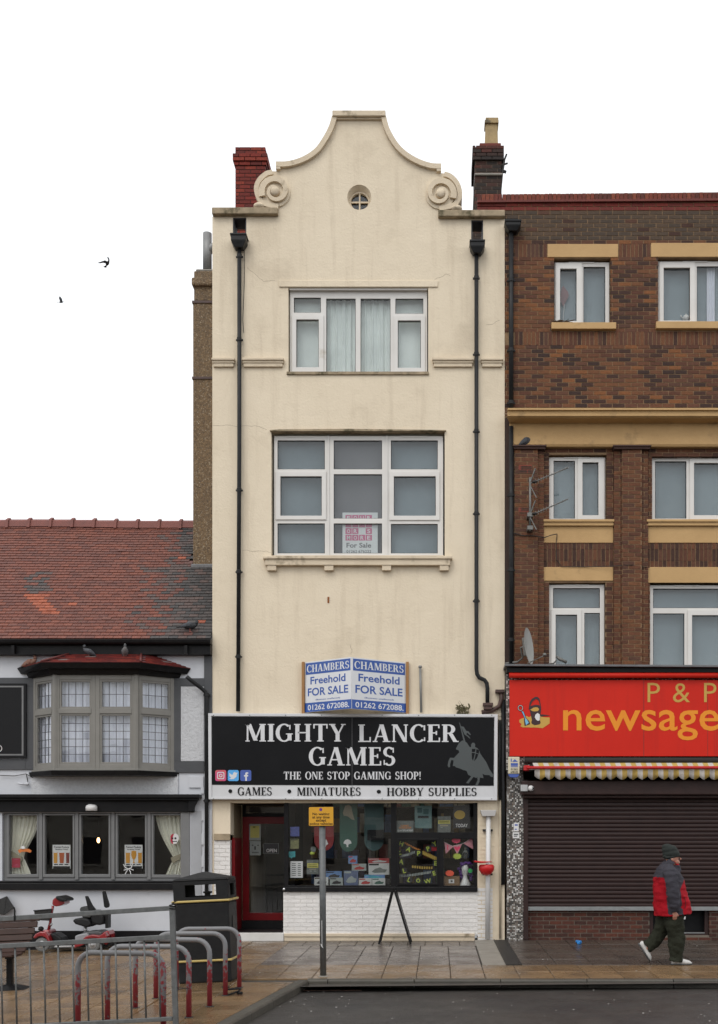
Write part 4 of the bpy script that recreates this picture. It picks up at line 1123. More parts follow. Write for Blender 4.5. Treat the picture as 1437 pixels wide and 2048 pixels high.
# ground floor window strip
panes = [(16, 72, 1631, 1749), (88, 144, 1631, 1749), (161, 216, 1631, 1749), (234, 289, 1631, 1749), (306, 362, 1631, 1750)]
b = MB(); b.pprism(rect(4, 378, 1626, 1762), 0.06, 0.15, [rect(*p) for p in panes], ref=0)
gw = b.build('window_strip', m_framegrey, pub, bevel=0.006)
for p in panes:
    b = MB(); b.pprism(rect(p[0] - 4, p[1] + 4, p[2] - 3, p[3] + 6), 0.035, 0.059, [rect(*p)], ref=0); b.build('window_frame', m_framegrey, gw, bevel=0.005)
    b = MB(); b.pbox(p[0] - 1, p[1] + 1, p[2] - 1, p[3] + 1, 0.10, 0.106, ref=0); b.build('pane', m_shopglass, gw)
for a_ in (80, 152.5, 225, 297.5):
    b = MB(); b.pbox(a_ - 3.5, a_ + 3.5, 1626, 1760, 0.025, 0.0599, ref=0); b.build('mullion', m_framegrey, gw, bevel=0.006)
b = MB(); b.pbox(362, 380, 1622, 1764, -0.025, 0.06, ref=0); b.build('corner_post', m_framegrey, gw, bevel=0.006)
# pub room
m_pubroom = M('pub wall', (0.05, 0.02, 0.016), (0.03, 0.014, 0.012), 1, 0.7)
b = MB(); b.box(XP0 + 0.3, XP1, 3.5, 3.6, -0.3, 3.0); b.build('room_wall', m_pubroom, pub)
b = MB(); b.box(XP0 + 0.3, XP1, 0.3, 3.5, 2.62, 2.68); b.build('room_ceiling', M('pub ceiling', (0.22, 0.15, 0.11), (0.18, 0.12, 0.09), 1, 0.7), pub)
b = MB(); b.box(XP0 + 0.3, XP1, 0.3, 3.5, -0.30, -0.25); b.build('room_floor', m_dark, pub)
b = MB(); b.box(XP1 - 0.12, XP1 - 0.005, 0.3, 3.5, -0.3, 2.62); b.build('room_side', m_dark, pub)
m_curt = M('cream curtain', (0.82, 0.80, 0.70), (0.68, 0.66, 0.56), 2.5, 0.85, 0.1, 120)
def tieback(px0, px1, side):
    def g(t):
        if side > 0:                                              # gathers to the right
            k = t / 0.70 if t < 0.70 else 1 - (t - 0.70) / 0.9
            k = min(1, max(0, k)) ** 1.6
            return (px0 + (px1 - px0) * 0.62 * k, px1 + 3)
        k = t / 0.66 if t < 0.66 else 1 - (t - 0.66) / 0.9
        k = min(1, max(0, k)) ** 1.6
        return (px0 - 3, px1 - (px1 - px0) * 0.62 * k)
    return g
def curtain(a, b_, side, label, band_px):
    t = thing('curtain', label, 'curtain', P((a + b_) / 2, 1752, 0.2))
    wavy(t, a, b_, 1629, 1754, 0.20, m_curt, 0.022, 6, 'drape', tieback(a, b_, side))
    q = MB(); q.pprism(band_px, 0.155, 0.18, ref=0); q.build('tie_band', M('tie band', (0.36, 0.31, 0.22), (0.30, 0.26, 0.18), 6, 0.8), t, bevel=0.006)
curtain(306, 364, 1, 'cream curtain tied back beside the skull, in the end window of the pub', [(337, 1716), (363, 1705), (363, 1716), (341, 1727)])
curtain(15, 73, -1, 'cream curtain tied back behind the red card, in a pub window', [(15, 1702), (38, 1715), (37, 1725), (15, 1714)])
b = MB()
b.lathe([(0.004, 0), (0.004, 0.62), (0.02, 0.63)], (PX(197, 0.8), 0.8, PZ(1670, 0.8)), 'z', 8); b.build('pendant_cord', m_black, pub)
m_bulb = bpy.data.materials.new('lit bulb'); m_bulb.use_nodes = True
_b = m_bulb.node_tree.nodes['Principled BSDF']; _b.inputs['Base Color'].default_value = (1, 0.7, 0.3, 1); _b.inputs['Emission Color'].default_value = (1, 0.55, 0.2, 1); _b.inputs['Emission Strength'].default_value = 9
b = MB(); b.ball((PX(197, 0.8), 0.8, PZ(1681, 0.8)), 0.028, 0.028, 0.05); b.build('pendant_bulb', m_bulb, pub, smooth=True)
# leaded bay window
BD = 0.40
bayL, bayFL, bayFR, bayR = (PX(69), 0.0), (PX(111, -BD), -BD), (PX(273, -BD), -BD), (PX(348), 0.0)
ZB0, ZB1 = PZ(1541), PZ(1357)
bay = thing('x', 'x', 'x'); bpy.data.objects.remove(bay)
m_lead2 = M('lead came', (0.05, 0.05, 0.055), (0.07, 0.07, 0.075), 10, 0.5)
def bay_panel(p, q, name_parent, nlights):
    """one glazed face between plan points p and q: mullions, top lights and long lights of small leaded panes"""
    p, q = Vector((p[0], p[1], 0)), Vector((q[0], q[1], 0)); L_ = (q - p).length; t = (q - p) / L_; n = Vector((t.y, -t.x, 0))
    if n.y > 0: n = -n
    def pt(u, o, z): r_ = p + t * u + n * o; return (r_.x, r_.y, z)
    def slab(mb, u0, u1, o0, o1, z0, z1):
        mb.hexa([pt(u0, o1, z0), pt(u1, o1, z0), pt(u1, o0, z0), pt(u0, o0, z0)], [pt(u0, o1, z1), pt(u1, o1, z1), pt(u1, o0, z1), pt(u0, o0, z1)])
    zt0 = ZB0 + (ZB1 - ZB0) * 0.585
    w = L_ / nlights
    for k in range(nlights):
        u0, u1 = k * w, (k + 1) * w
        fr = MB(); m_ = 0.075
        slab(fr, u0, u0 + m_, -0.05, 0.03, ZB0, ZB1); slab(fr, u1 - m_, u1, -0.05, 0.03, ZB0, ZB1)
        slab(fr, u0 + m_, u1 - m_, -0.05, 0.028, ZB0, ZB0 + 0.08); slab(fr, u0 + m_, u1 - m_, -0.05, 0.028, ZB1 - 0.09, ZB1); slab(fr, u0 + m_, u1 - m_, -0.05, 0.036, zt0, zt0 + 0.09)
        fo = fr.build('bay_window', m_taupe, pub, bevel=0.006)
        for (za, zb, nr) in ((ZB0 + 0.08, zt0, 6), (zt0 + 0.09, ZB1 - 0.09, 2)):
            ca = MB(); slab(ca, u0 + m_, u0 + m_ + 0.035, -0.04, 0.018, za, zb); slab(ca, u1 - m_ - 0.035, u1 - m_, -0.04, 0.018, za, zb); slab(ca, u0 + m_ + 0.035, u1 - m_ - 0.035, -0.04, 0.018, za, za + 0.035); slab(ca, u0 + m_ + 0.035, u1 - m_ - 0.035, -0.04, 0.018, zb - 0.035, zb)
            ca.build('casement', m_taupe, fo, bevel=0.004)
            ga, gb, gc, gd = u0 + m_ + 0.035, u1 - m_ - 0.035, za + 0.035, zb - 0.035
            pw, ph = (gb - ga) / 4, (gd - gc) / nr
            ld = MB()
            for i in range(1, 4): slab(ld, ga + i * pw - 0.0045, ga + i * pw + 0.0045, -0.012, 0.0, gc, gd)
            for j in range(1, nr): slab(ld, ga, gb, -0.012, 0.0012, gc + j * ph - 0.0045, gc + j * ph + 0.0045)
            ld.build('lead_came', m_lead2, fo)
            key = (round(pw, 3), round(ph, 3))
            g = MB(); g.box(-pw/2 + 0.002, pw/2 - 0.002, -0.002, 0.002, -ph/2 + 0.002, ph/2 - 0.002); me = g.mesh('pane', None, [m_oldglass])
            for i in range(4):
                for j in range(nr):
                    c = pt(ga + (i + 0.5) * pw, -0.006, gc + (j + 0.5) * ph)
                    inst('pane', me, c, fo, (random.uniform(-.012, .012), 0, math.atan2(t.y, t.x) + random.uniform(-.012, .012)))
bay_panel(bayL, bayFL, pub, 1); bay_panel(bayFL, bayFR, pub, 2); bay_panel(bayFR, bayR, pub, 1)
def bay_ring(off, z0, z1, name, mat, bev=0.006, off2=None):
    def ring(o):
        return [(bayL[0] - o, 0.02), (bayL[0] - o, -0.0 - 0.02), (bayFL[0] - o * 0.55, bayFL[1] - o), (bayFR[0] + o * 0.55, bayFR[1] - o), (bayR[0] + o, -0.02), (bayR[0] + o, 0.02)]
    a, c = ring(off), ring(off if off2 is None else off2); N = len(a)
    q = MB(); q.add([(x, y, z0) for x, y in a] + [(x, y, z1) for x, y in c], [tuple(range(N - 1, -1, -1)), tuple(range(N, 2 * N))] + [(i, (i + 1) % N, (i + 1) % N + N, i + N) for i in range(N)])
    return q.build(name, mat, pub, bevel=bev)
for (x_, y_) in (bayFL, bayFR):
    b = MB(); b.tube([(x_, y_, ZB0 - 0.005), (x_, y_, ZB1 + 0.005)], 0.055, 8); b.build('corner_post', m_taupe, pub)
bay_ring(0.05, ZB0 - 0.035, ZB0, 'bay_sill', m_taupe)
bay_ring(0.075, ZB0 - 0.115, ZB0 - 0.036, 'bay_base', m_black, off2=0.10)
bay_ring(0.10, ZB1, ZB1 + 0.10, 'bay_eaves', m_black, off2=0.16)
bay_ring(0.24, ZB1 + 0.075, ZB1 + 0.17, 'bay_gutter', m_black, off2=0.30)
b = MB(); b.box(bayL[0] + 0.05, bayR[0] - 0.05, 0.28, 0.31, ZB0 - 0.1, ZB1 + 0.1); b.build('bay_backing', m_dark, pub)
for k_, (xa_, xb_, yy_) in enumerate(((110, 274, -BD + 0.13),)):
    wavy(pub, xa_, xb_, 1356, 1544, yy_, m_pubnet, 0.025, 13, 'net_curtain')
for p_, q_ in ((bayL, bayFL), (bayFR, bayR)):
    mbn = MB(); v = []; f = []
    for i in range(41):
        u = i / 40; x = p_[0] + (q_[0] - p_[0]) * u; y = p_[1] + (q_[1] - p_[1]) * u + 0.12 + 0.02 * math.sin(i * 1.1)
        v += [(x, y, ZB0), (x, y, ZB1)]
    mbn.add(v, [(2*i, 2*i+2, 2*i+3, 2*i+1) for i in range(40)]); mbn.build('net_curtain', m_pubnet, pub, smooth=True)
# hipped tile roof of the bay: tiles course by course
ez0, ez1 = ZB1 + 0.165, PZ(1308)
ev = [(bayL[0] - 0.30, 0.0), (bayFL[0] - 0.15, -BD - 0.28), (bayFR[0] + 0.15, -BD - 0.28), (bayR[0] + 0.30, 0.0)]
tv = [(PX(143) - 0.05, 0.0), (PX(150), -0.03), (PX(284), -0.03), (PX(290) + 0.05, 0.0)]
q = MB()
q.add([(x, y, ez0) for x, y in ev] + [(x, y, ez1) for x, y in tv], [(0, 1, 5, 4), (1, 2, 6, 5), (2, 3, 7, 6), (0, 4, 7, 3), (4, 5, 6, 7), (0, 3, 2, 1)])
broof = q.build('bay_roof', m_slate, pub)
PB = [(0.16, 0.022, 0.018), (0.12, 0.018, 0.015), (0.19, 0.03, 0.02), (0.10, 0.018, 0.016), (0.22, 0.20, 0.19)]
tl = MB(); NC = 9
for r_ in range(NC):
    f0, f1 = r_ / NC, min(1, (r_ + 1.35) / NC)
    for s_ in range(3):
        a0 = Vector((*ev[s_], ez0)); a1 = Vector((*ev[s_ + 1], ez0)); b0 = Vector((*tv[s_], ez1)); b1 = Vector((*tv[s_ + 1], ez1))
        l0, l1 = a0.lerp(b0, f0), a1.lerp(b1, f0); h0, h1 = a0.lerp(b0, f1), a1.lerp(b1, f1)
        nrm = (l1 - l0).cross(h0 - l0).normalized()
        if nrm.z < 0: nrm = -nrm
        n_ = max(2, int((l1 - l0).length / 0.16))
        for i in range(n_):
            sft = 0.5 / n_ if r_ % 2 else 0
            u0, u1 = i / n_ + sft + 0.01 / n_, min(1, (i + 1) / n_ + sft - 0.01 / n_)
            if u1 - u0 < 0.02: continue
            A, B_, C_, D_ = l0.lerp(l1, u0) + nrm * 0.022, l0.lerp(l1, u1) + nrm * 0.022, h0.lerp(h1, u1) + nrm * 0.006, h0.lerp(h1, u0) + nrm * 0.006
            tl.add([A - nrm * .012, B_ - nrm * .012, C_ - nrm * .012, D_ - nrm * .012, A, B_, C_, D_], [(0,3,2,1),(4,5,6,7),(0,1,5,4),(1,2,6,5),(2,3,7,6),(3,0,4,7)], 0, random.choices(PB, (6, 5, 5, 4, 0.7))[0])
o = tl.build('bay_tiles', m_tile, broof); o['kind'] = 'stuff'
b = MB(); b.tube([(tv[1][0] - 0.05, -0.02, ez1 + 0.02), (tv[2][0] + 0.05, -0.02, ez1 + 0.02)], 0.03, 8); b.build('bay_ridge', M('dark red ridge', (0.11, 0.018, 0.015)), broof, smooth=True)
for s_ in (1, 2):
    b = MB(); b.tube([Vector((*ev[s_], ez0 + 0.03)), Vector((*tv[s_], ez1 + 0.02))], 0.022, 8); b.build('hip_tile', M('dark red ridge', (0.11, 0.018, 0.015), (0.08, 0.015, 0.013), 6, 0.7, spec=0.2), broof, smooth=True)
# downpipe from the bay gutter
gx = PX(380, -0.3)
pipe(pub, [(PX(372, -.3), -0.25, PZ(1353, -.25)), (PX(381, -.3), -0.22, PZ(1362, -.2)), P(402, 1376, -0.10), P(411, 1384, -0.075), P(413.5, 1394, -0.07), P(413.5, 1862, -0.07)], 0.036, m_pipe, [P(413.5, 1390, -0.07), P(413.5, 1602, -0.07)])
# stray wires on the wall
b = MB(); b.tube([P(0, 1551, -0.04), P(30, 1552, -0.04), P(52, 1548, -0.04), P(66, 1556, -0.04)], 0.007, 6); b.tube([P(53, 1549, -0.04), P(56, 1566, -0.04)], 0.008, 6); b.build('wall_cable', m_iron, pub)
b = MB(); b.ball(P(54, 1568, -0.05), 0.04, 0.03, 0.03); b.tube([P(52, 1569, -0.05), P(36, 1567, -0.06)], 0.016, 8); b.build('wall_hook', m_pubwhite, pub, smooth=True)

# things on the pub
t = thing('sign_board', 'black pub board in a grey frame on the upper wall, cut off by the bay', 'sign', P(0, 1517, -0.05))
b = MB(); b.pbox(-125, 55, 1368, 1517, -0.07, -0.03, ref=0); b.build('board', m_ink, t, bevel=0.006)
b = MB(); b.pprism(rect(-120, 50, 1373, 1512), -0.074, -0.0705, [rect(-117, 46.5, 1376, 1509)], ref=0); b.build('border', m_framegrey, t)
b = MB(); o_ = [(0 + 7.5 * math.cos(2*math.pi*i/24), 1498 + 7 * math.sin(2*math.pi*i/24)) for i in range(24)]; i_ = [(0 + 6.2 * math.cos(2*math.pi*i/24), 1498 + 5.8 * math.sin(2*math.pi*i/24)) for i in range(24)]
b.pprism(o_, -0.074, -0.0705, [i_], ref=0); b.build('lettering', m_white, t)
t = thing('wall_light', 'white half round outdoor light above the pub windows', 'light', P(183, 1622, -0.16))
b = MB(); b.lathe([(0.10, -0.055), (0.102, 0.02), (0.085, 0.045), (0.05, 0.058)], P(183, 1616, -0.13), 'z', 24); b.build('lamp_cover', m_white, t, smooth=True)
b = MB(); b.pbox(180, 187, 1609, 1620, -0.09, -0.055, ref=0); b.build('lamp_mount', m_white, t)
def flat_poster(name, label, cat, r_, y, mat, parts, group=None):
    t = thing(name, label, cat, P((r_[0] + r_[1]) / 2, r_[3], y), group=group)
    q = MB(); q.pbox(*r_, y, y + 0.003, ref=0); q.build('sheet', mat, t)
    for (nm, geo, m_) in parts:
        o = geo.build(nm, m_, t)
        if nm in ('lettering', 'print_lines'): o['kind'] = 'stuff'
    return t
m_beer = M('beer gold print', (0.62, 0.30, 0.03), (0.52, 0.24, 0.025), 8, 0.5); m_beer2 = M('beer amber print', (0.42, 0.09, 0.015), (0.36, 0.07, 0.012), 8, 0.5); m_beer3 = M('beer red print', (0.20, 0.02, 0.015), (0.16, 0.02, 0.012), 8, 0.5)
m_cardred = M('red card', (0.40, 0.01, 0.04), (0.36, 0.01, 0.035), 4, 0.5)
for base, glasses, lab in ((101, (((0, 8), m_beer, 0), ((11, 22), m_beer2, 3), ((25, 32), m_beer3, 0)), 'beer poster with a dark red glass in a pub window'), (246, (((0, 9), m_beer, 0), ((11, 22), m_beer, 4), ((25, 33), m_beer, 0)), 'beer poster with a stemmed glass in a pub window')):
    parts = []
    q = MB(); put_geo(q, text_geo('Premium Products', 0.02), PX(base + 3), PX(base + 33), PZ(1696.5), PZ(1692.5), 0.1085); put_geo(q, text_geo('Amazing Prices!', 0.02), PX(base + 5), PX(base + 31), PZ(1701.5), PZ(1697.5), 0.1085); [q.pbox(base + o_, base + o_ + 8, 1728.6, 1730.6, 0.1085, 0.1092, ref=0) for o_ in (3, 13, 24)]; parts.append(('lettering', q, m_ink))
    q = MB(); q.pbox(base + 1, base + 35, 1730.5, 1737, 0.1088, 0.1096, ref=0); parts.append(('footer', MB().pbox(base + 1, base + 35, 1733, 1738, 0.1088, 0.1096, ref=0), m_ink))
    for (x0, x1), m_, kind in glasses:
        q = MB(); X0, X1 = base + 2 + x0, base + 2 + x1
        if kind == 4: q.pprism([(X0 + 1, 1702), (X1 - 1, 1702), (X1, 1710), (X1 - 2, 1717), ((X0+X1)/2 + 1, 1720), ((X0+X1)/2 + 1, 1725), (X1 - 2, 1727), (X0 + 2, 1727), ((X0+X1)/2 - 1, 1725), ((X0+X1)/2 - 1, 1720), (X0 + 2, 1717), (X0, 1710)], 0.1075, 0.1082, ref=0)
        else: q.pprism([(X0, 1704), (X1, 1704), (X1 - kind * 0.4 - 0.5, 1727), (X0 + kind * 0.4 + 0.5, 1727)], 0.1075, 0.1082, ref=0)
        parts.append(('glass_print', q, m_))
        if kind != 4: parts.append(('foam_print', MB().pbox(X0 + .3, X1 - .3, 1703, 1706, 0.1068, 0.1074, ref=0), m_white))
    flat_poster('beer_poster', lab, 'poster', (base, base + 36, 1690, 1738), 0.110, m_white, parts)
q = MB(); [q.pbox(x_, x2_, y_, y_ + 0.9, 0.1085, 0.1092, ref=0) for x_, x2_, y_ in ((23, 32, 1719), (26, 32, 1729), (22, 33, 1732))]
flat_poster('red_card', 'small red card stuck inside the first pub window', 'card', (19, 36, 1717, 1736), 0.110, m_cardred, [('print_lines', q, m_pink)])
t = thing('skull_sticker', 'skull decoration with a dark red side on the end pub window', 'decoration', P(347, 1688, 0.09))
q = MB(); q.pprism([(339, 1672), (343, 1668), (350, 1667), (355, 1671), (356, 1678), (353, 1684), (350, 1688), (342, 1688), (339, 1682)], 0.088, 0.094, ref=0); q.build('skull', m_white, t)
q = MB(); q.pprism([(339, 1672), (343, 1668), (346, 1667.5), (343, 1676), (344, 1688), (342, 1688), (339, 1682)], 0.085, 0.0875, ref=0); q.build('skull_side', m_cardred, t)  # dark red side of the skull decoration
for cx_ in (345, 351):
    q = MB(); q.lathe([(0.018, -0.002), (0.018, 0.002)], P(cx_, 1677, 0.0845), 'y', 12); q.build('eye_socket', m_ink, t)
q = MB(); q.pbox(342, 352, 1682.5, 1684, 0.084, 0.0845, ref=0); q.build('teeth', m_ink, t)
t = thing('pirate_sticker', 'orange banner decoration with a small skull on the first pub window', 'decoration', P(45, 1706, 0.09))
q = MB(); q.pprism([(32, 1701), (38, 1698), (54, 1698), (60, 1702), (57, 1706), (50, 1704), (40, 1704), (35, 1707)], 0.088, 0.094, ref=0); q.build('banner', M('orange print', (0.55, 0.16, 0.03), (0.45, 0.12, 0.02), 6, 0.6), t)
q = MB(); q.lathe([(0.035, -0.003), (0.035, 0.003)], P(46, 1696, 0.091), 'y', 14); q.build('skull', m_white, t)
t = thing('spider_sticker', 'white outlined spider decoration low on a pub window', 'decoration', P(257, 1749, 0.09))
q = MB()
for dx, dy, ex, ey in ((-6, -2, -10, -9), (6, -2, 9, -11), (-6, 2, -9, 3), (6, 1, 10, 3), (-4, 6, -7, 12), (4, 6, 5, 12)):
    q.tube([P(257, 1738, 0.09), P(257 + dx, 1738 + dy, 0.09), P(257 + ex, 1738 + ey, 0.09)], 0.008, 6)
q.build('legs', m_white, t)
q = MB(); q.ball(P(257, 1738, 0.09), 0.045, 0.006, 0.055); q.build('body', m_ink, t)
# ================================================================== the brick building with the newsagent
m_buffst = M('buff painted stone', (0.50, 0.315, 0.135), (0.43, 0.265, 0.11), 2.5, 0.7, 0.2, 40, c3=(0.27, 0.17, 0.075), s3=2.2, t3=0.60)
m_redbr = M('red coping', (0.16, 0.03, 0.02), (0.11, 0.024, 0.018), 4, 0.75, 0.3, 60)
bb = thing('brick_building', 'dark brown brick building with buff bands and shuttered newsagent shop', 'building', (PX(1220), 0.3, 0))
BX0, BX1 = PX(1010) + 0.003, PX(1590)
def wmirror(r_): return r_
W1 = (1109, 1222, 516, 648); W2 = (1317, 1505, 515, 647)
W3 = (1099, 1214, 909, 1041); W4 = (1305, 1505, 911, 1042); W5 = (1099, 1212, 1165, 1334); W6 = (1301, 1505, 1166, 1334)
out = [(1010.5, 388), (1590, 382), (1590, 1340), (1010.5, 1340)]
b = MB(); b.pprism(out, 0.0055, 0.33, [rect(*w_) for w_ in (W1, W2, W3, W4, W5, W6)], ref=0)
b.build('wall', m_mortar, bb)
b = MB(); b.box(BX0, BX0 + 0.3, 0.34, 7, 0, PZ(420)); b.box(BX1 - 0.3, BX1, 0.34, 7, 0, PZ(420)); b.box(BX0, BX1, 7, 7.3, 0, PZ(420)); b.build('side_wall', m_mortar, bb)
b = MB(); b.box(BX0 + 0.3, BX1 - 0.3, 0.34, 7, PZ(430), PZ(425)); b.build('roof', m_slate, bb)
# brickwork of the upper storey
lint = [(1096, 1237, 488, 514.5), (1303, 1520, 486, 514)]; sol1 = [(1030, 1095, 487, 514), (1238, 1302, 487, 514)]; sol2 = (1030, 1590, 663, 690)
holes = [pr(*h) for h in (W1, W2, *lint, *sol1, (1010, 1590, 662.5, 690.5), (1103, 1232, 646, 662), (1312, 1520, 644, 661))]
rects = lay_bricks(PX(1010.5), PX(1590), PZ(832), PZ(421), holes)
def tone_top(r_):
    px = CX + r_[0] * SC(); py = HY - (r_[2] - EYE) * SC()
    u = random.random()
    if py < 480: return 10 + random.randrange(3) if u < 0.85 else random.choice((3, 6, 8))
    patch = math.sin(px * 0.021 + 1.0) * math.sin(py * 0.017 + 0.6)
    if patch > 0.35 and u < 0.35: return random.choice((4, 7, 2, 9))
    if patch < -0.3 and u < 0.35: return random.choice((3, 6, 1))
    if py > 720 and u < 0.18: return 6
    return random.randrange(10)
PALT = PAL + [(0.072, 0.048, 0.032), (0.060, 0.042, 0.030), (0.082, 0.052, 0.033)]
brickwork(bb, rects, 0.0, 0.05, PALT, None, 190, choose=tone_top)
for a_, b_, c_, d_ in sol1 + [sol2]:
    brickwork(bb, lay_bricks(PX(a_), PX(b_), PZ(d_), PZ(c_), soldier=True), 0.0, 0.05, PALT, None, 0, mass_name='soldier_course', choose=lambda r_: random.choice((0, 1, 2, 3, 8, 5, 9)))
# coping
xc_ = PX(955); k = 0
b = MB()
for i in range(82):
    x0 = PX(955) + i * 0.0755
    if x0 > BX1: break
    b2 = MB(); zc = PZ(389 - (i * 0.0755 * 111) * 0.0085); c = random.choice([(0.17, 0.04, 0.024), (0.13, 0.032, 0.022), (0.20, 0.055, 0.03), (0.10, 0.03, 0.022)])
    b2.box(x0 + 0.004, x0 + 0.0715, 0.0 - 0.02, 0.30, zc - 0.125, zc + random.uniform(-.003, .003), col=c); b2.build('coping_brick', m_brick, bb, bevel=0.008)
b = MB(); b.pprism([(955, 403), (1590, 398), (1590, 402.5), (955, 407)], -0.05, 0.33, ref=0); b.build('tile_creasing', m_redbr, bb)
PALRC = [(0.17, 0.028, 0.020), (0.15, 0.026, 0.02), (0.13, 0.025, 0.02)]
brickwork(bb, lay_bricks(PX(955), PX(1590), PZ(421), PZ(405)), -0.004, 0.05, PALRC, None, 0, mass_name='red_courses')
b = MB(); b.box(PX(955), PX(1010.4), 0.02, 0.32, PZ(424), PZ(404)); b.build('parapet_return', m_redbr, bb)
# lintels and sills
def blk(r_, y0, y1, name, mat=m_buffst, bev=0.006, par=None):
    q = MB(); q.pbox(*r_, y0, y1, ref=0); return q.build(name, mat, par or bb, bevel=bev)
for r_ in lint: blk(r_, -0.012, 0.12, 'lintel')
blk((1103, 1232, 648, 661), -0.075, 0.12, 'sill'); blk((1312, 1520, 646, 660), -0.075, 0.12, 'sill')
m_blindg = M('pale grey glass backing', (0.25, 0.305, 0.325), (0.18, 0.222, 0.24), 0.9, 0.8)
def blind(w_, r_, mat=None, y=0.24):
    q = MB(); q.pbox(*r_, y, y + 0.02, ref=0); q.build('blind', mat or m_blindg, w_)
w = window(bb, (1111, 1221, 519, 647), [(1122, 1155, 533, 638), (1169, 1213, 528, 641)], [((1113, 1166, 521, 646), (1122, 1155, 533, 638))], vent=(1139, 1190, 519, 521.5)); blind(w, (1109, 1223, 516, 649))
w = window(bb, (1319, 1503, 517, 646), [(1330, 1383, 531, 637), (1397, 1492, 527, 640)], [((1321, 1393, 519, 645), (1330, 1383, 531, 637))], vent=(1368, 1418, 517, 519.5)); blind(w, (1317, 1506, 514, 648))
wavy(w, 1420, 1436, 522, 646, 0.2, m_pubnet, 0.012, 3)
w = window(bb, (1100, 1213, 911, 1040), [(1109, 1152, 918, 1034), (1167, 1199, 922, 1028)], [((1157, 1211, 914, 1037), (1167, 1199, 922, 1028))], vent=(1130, 1181, 911, 913.5)); blind(w, (1098, 1215, 908, 1042))
w = window(bb, (1306, 1503, 912, 1041), [(1313, 1376, 919, 1034), (1391, 1492, 923, 1028)], [((1382, 1500, 914, 1038), (1391, 1492, 923, 1028))], vent=(1357, 1406, 912, 914.5)); blind(w, (1304, 1506, 910, 1043))
w = window(bb, (1100, 1211, 1167, 1334), [(1108, 1202, 1174, 1214), (1113, 1156, 1228, 1332), (1171, 1202, 1224, 1332)], [((1104, 1165, 1217, 1334), (1113, 1156, 1228, 1332))], vent=(1129, 1181, 1167, 1170)); blind(w, (1098, 1213, 1164, 1336))
w = window(bb, (1302, 1503, 1168, 1334), [(1309, 1492, 1175, 1214), (1309, 1372, 1225, 1332), (1387, 1492, 1229, 1332)], [((1378, 1500, 1218, 1334), (1387, 1492, 1229, 1332))], vent=(1351, 1402, 1168, 1171)); blind(w, (1300, 1506, 1165, 1336))
# anti-pigeon spikes and ornaments on the sills are too fine to count: only the bunch of twigs shows
t = thing('twig_nest', 'bunch of dry brown twigs lying on the top window sill', 'nest', P(1126, 649, -0.03))
q = MB(); rnd = random.Random(3)
for i in range(46):
    a = P(1112 + rnd.random() * 28, 649 - rnd.random() * 7, -0.03); d = Vector((rnd.uniform(-.11, .11), rnd.uniform(-.04, .03), rnd.uniform(-0.05, .03)))
    q.tube([a - d, a + d * .4 + Vector((0, 0, .012)), a + d], 0.006, 4)
q.build('twigs', M('twigs', (0.10, 0.065, 0.035), (0.05, 0.03, 0.018), 20, 0.9), t)
t = thing('heart_balloon', 'red paper heart standing inside the top brick building window', 'decoration', P(1129, 640, 0.18))
q = MB(); q.pprism([(1123, 590), (1126, 566), (1130, 560), (1134, 566), (1139, 572), (1141, 580), (1136, 590), (1130, 602)], 0.19, 0.20, ref=0); q.build('heart', M('faded red paper', (0.22, 0.10, 0.10), (0.18, 0.09, 0.09), 4, 0.8), t)
q = MB(); q.tube([P(1130, 602, 0.195), P(1127, 640, 0.195)], 0.006, 5); q.build('stick', m_upvc, t)
for cx_, mat_, nm, lab in ((1373, m_upvc, 'teapot', 'small white teapot on the inner sill of the top window'),):
    t = thing(nm, lab, 'teapot', P(cx_, 640, 0.18)); q = MB(); q.lathe([(0.03, 0), (0.06, 0.03), (0.065, 0.06), (0.04, 0.10), (0.015, 0.115), (0.012, 0.13)], P(cx_, 642, 0.19), 'z', 16); q.tube([P(cx_ - 5, 637, .19), P(cx_ - 9, 634, .19), P(cx_ - 11, 630, .19)], 0.010, 6); q.build('body', mat_, t, smooth=True)
# cornice
prof = [(0.0, PZ(829)), (-0.30, PZ(834)), (-0.42, PZ(834.5)), (-0.42, PZ(838)), (-0.38, PZ(839)), (-0.38, PZ(848)), (-0.33, PZ(850.5)), (-0.12, PZ(852)), (-0.12, PZ(893)), (-0.10, PZ(897)), (0.0, PZ(897))]
b = MB(); v = []; f = []; N = len(prof)
xa, xb = PX(1013), PX(1590)
for xx in (xa, xb): v += [(xx + (0.06 if (xx == xa and y > -0.2) else 0), y, z) for y, z in prof]
f = [(i, i + 1, i + 1 + N, i + N) for i in range(N - 1)] + [tuple(range(N)), tuple(range(2 * N - 1, N - 1, -1)), (0, N, 2*N - 1, N - 1)]
b.add(v, f); b.build('cornice', m_buffst, bb)
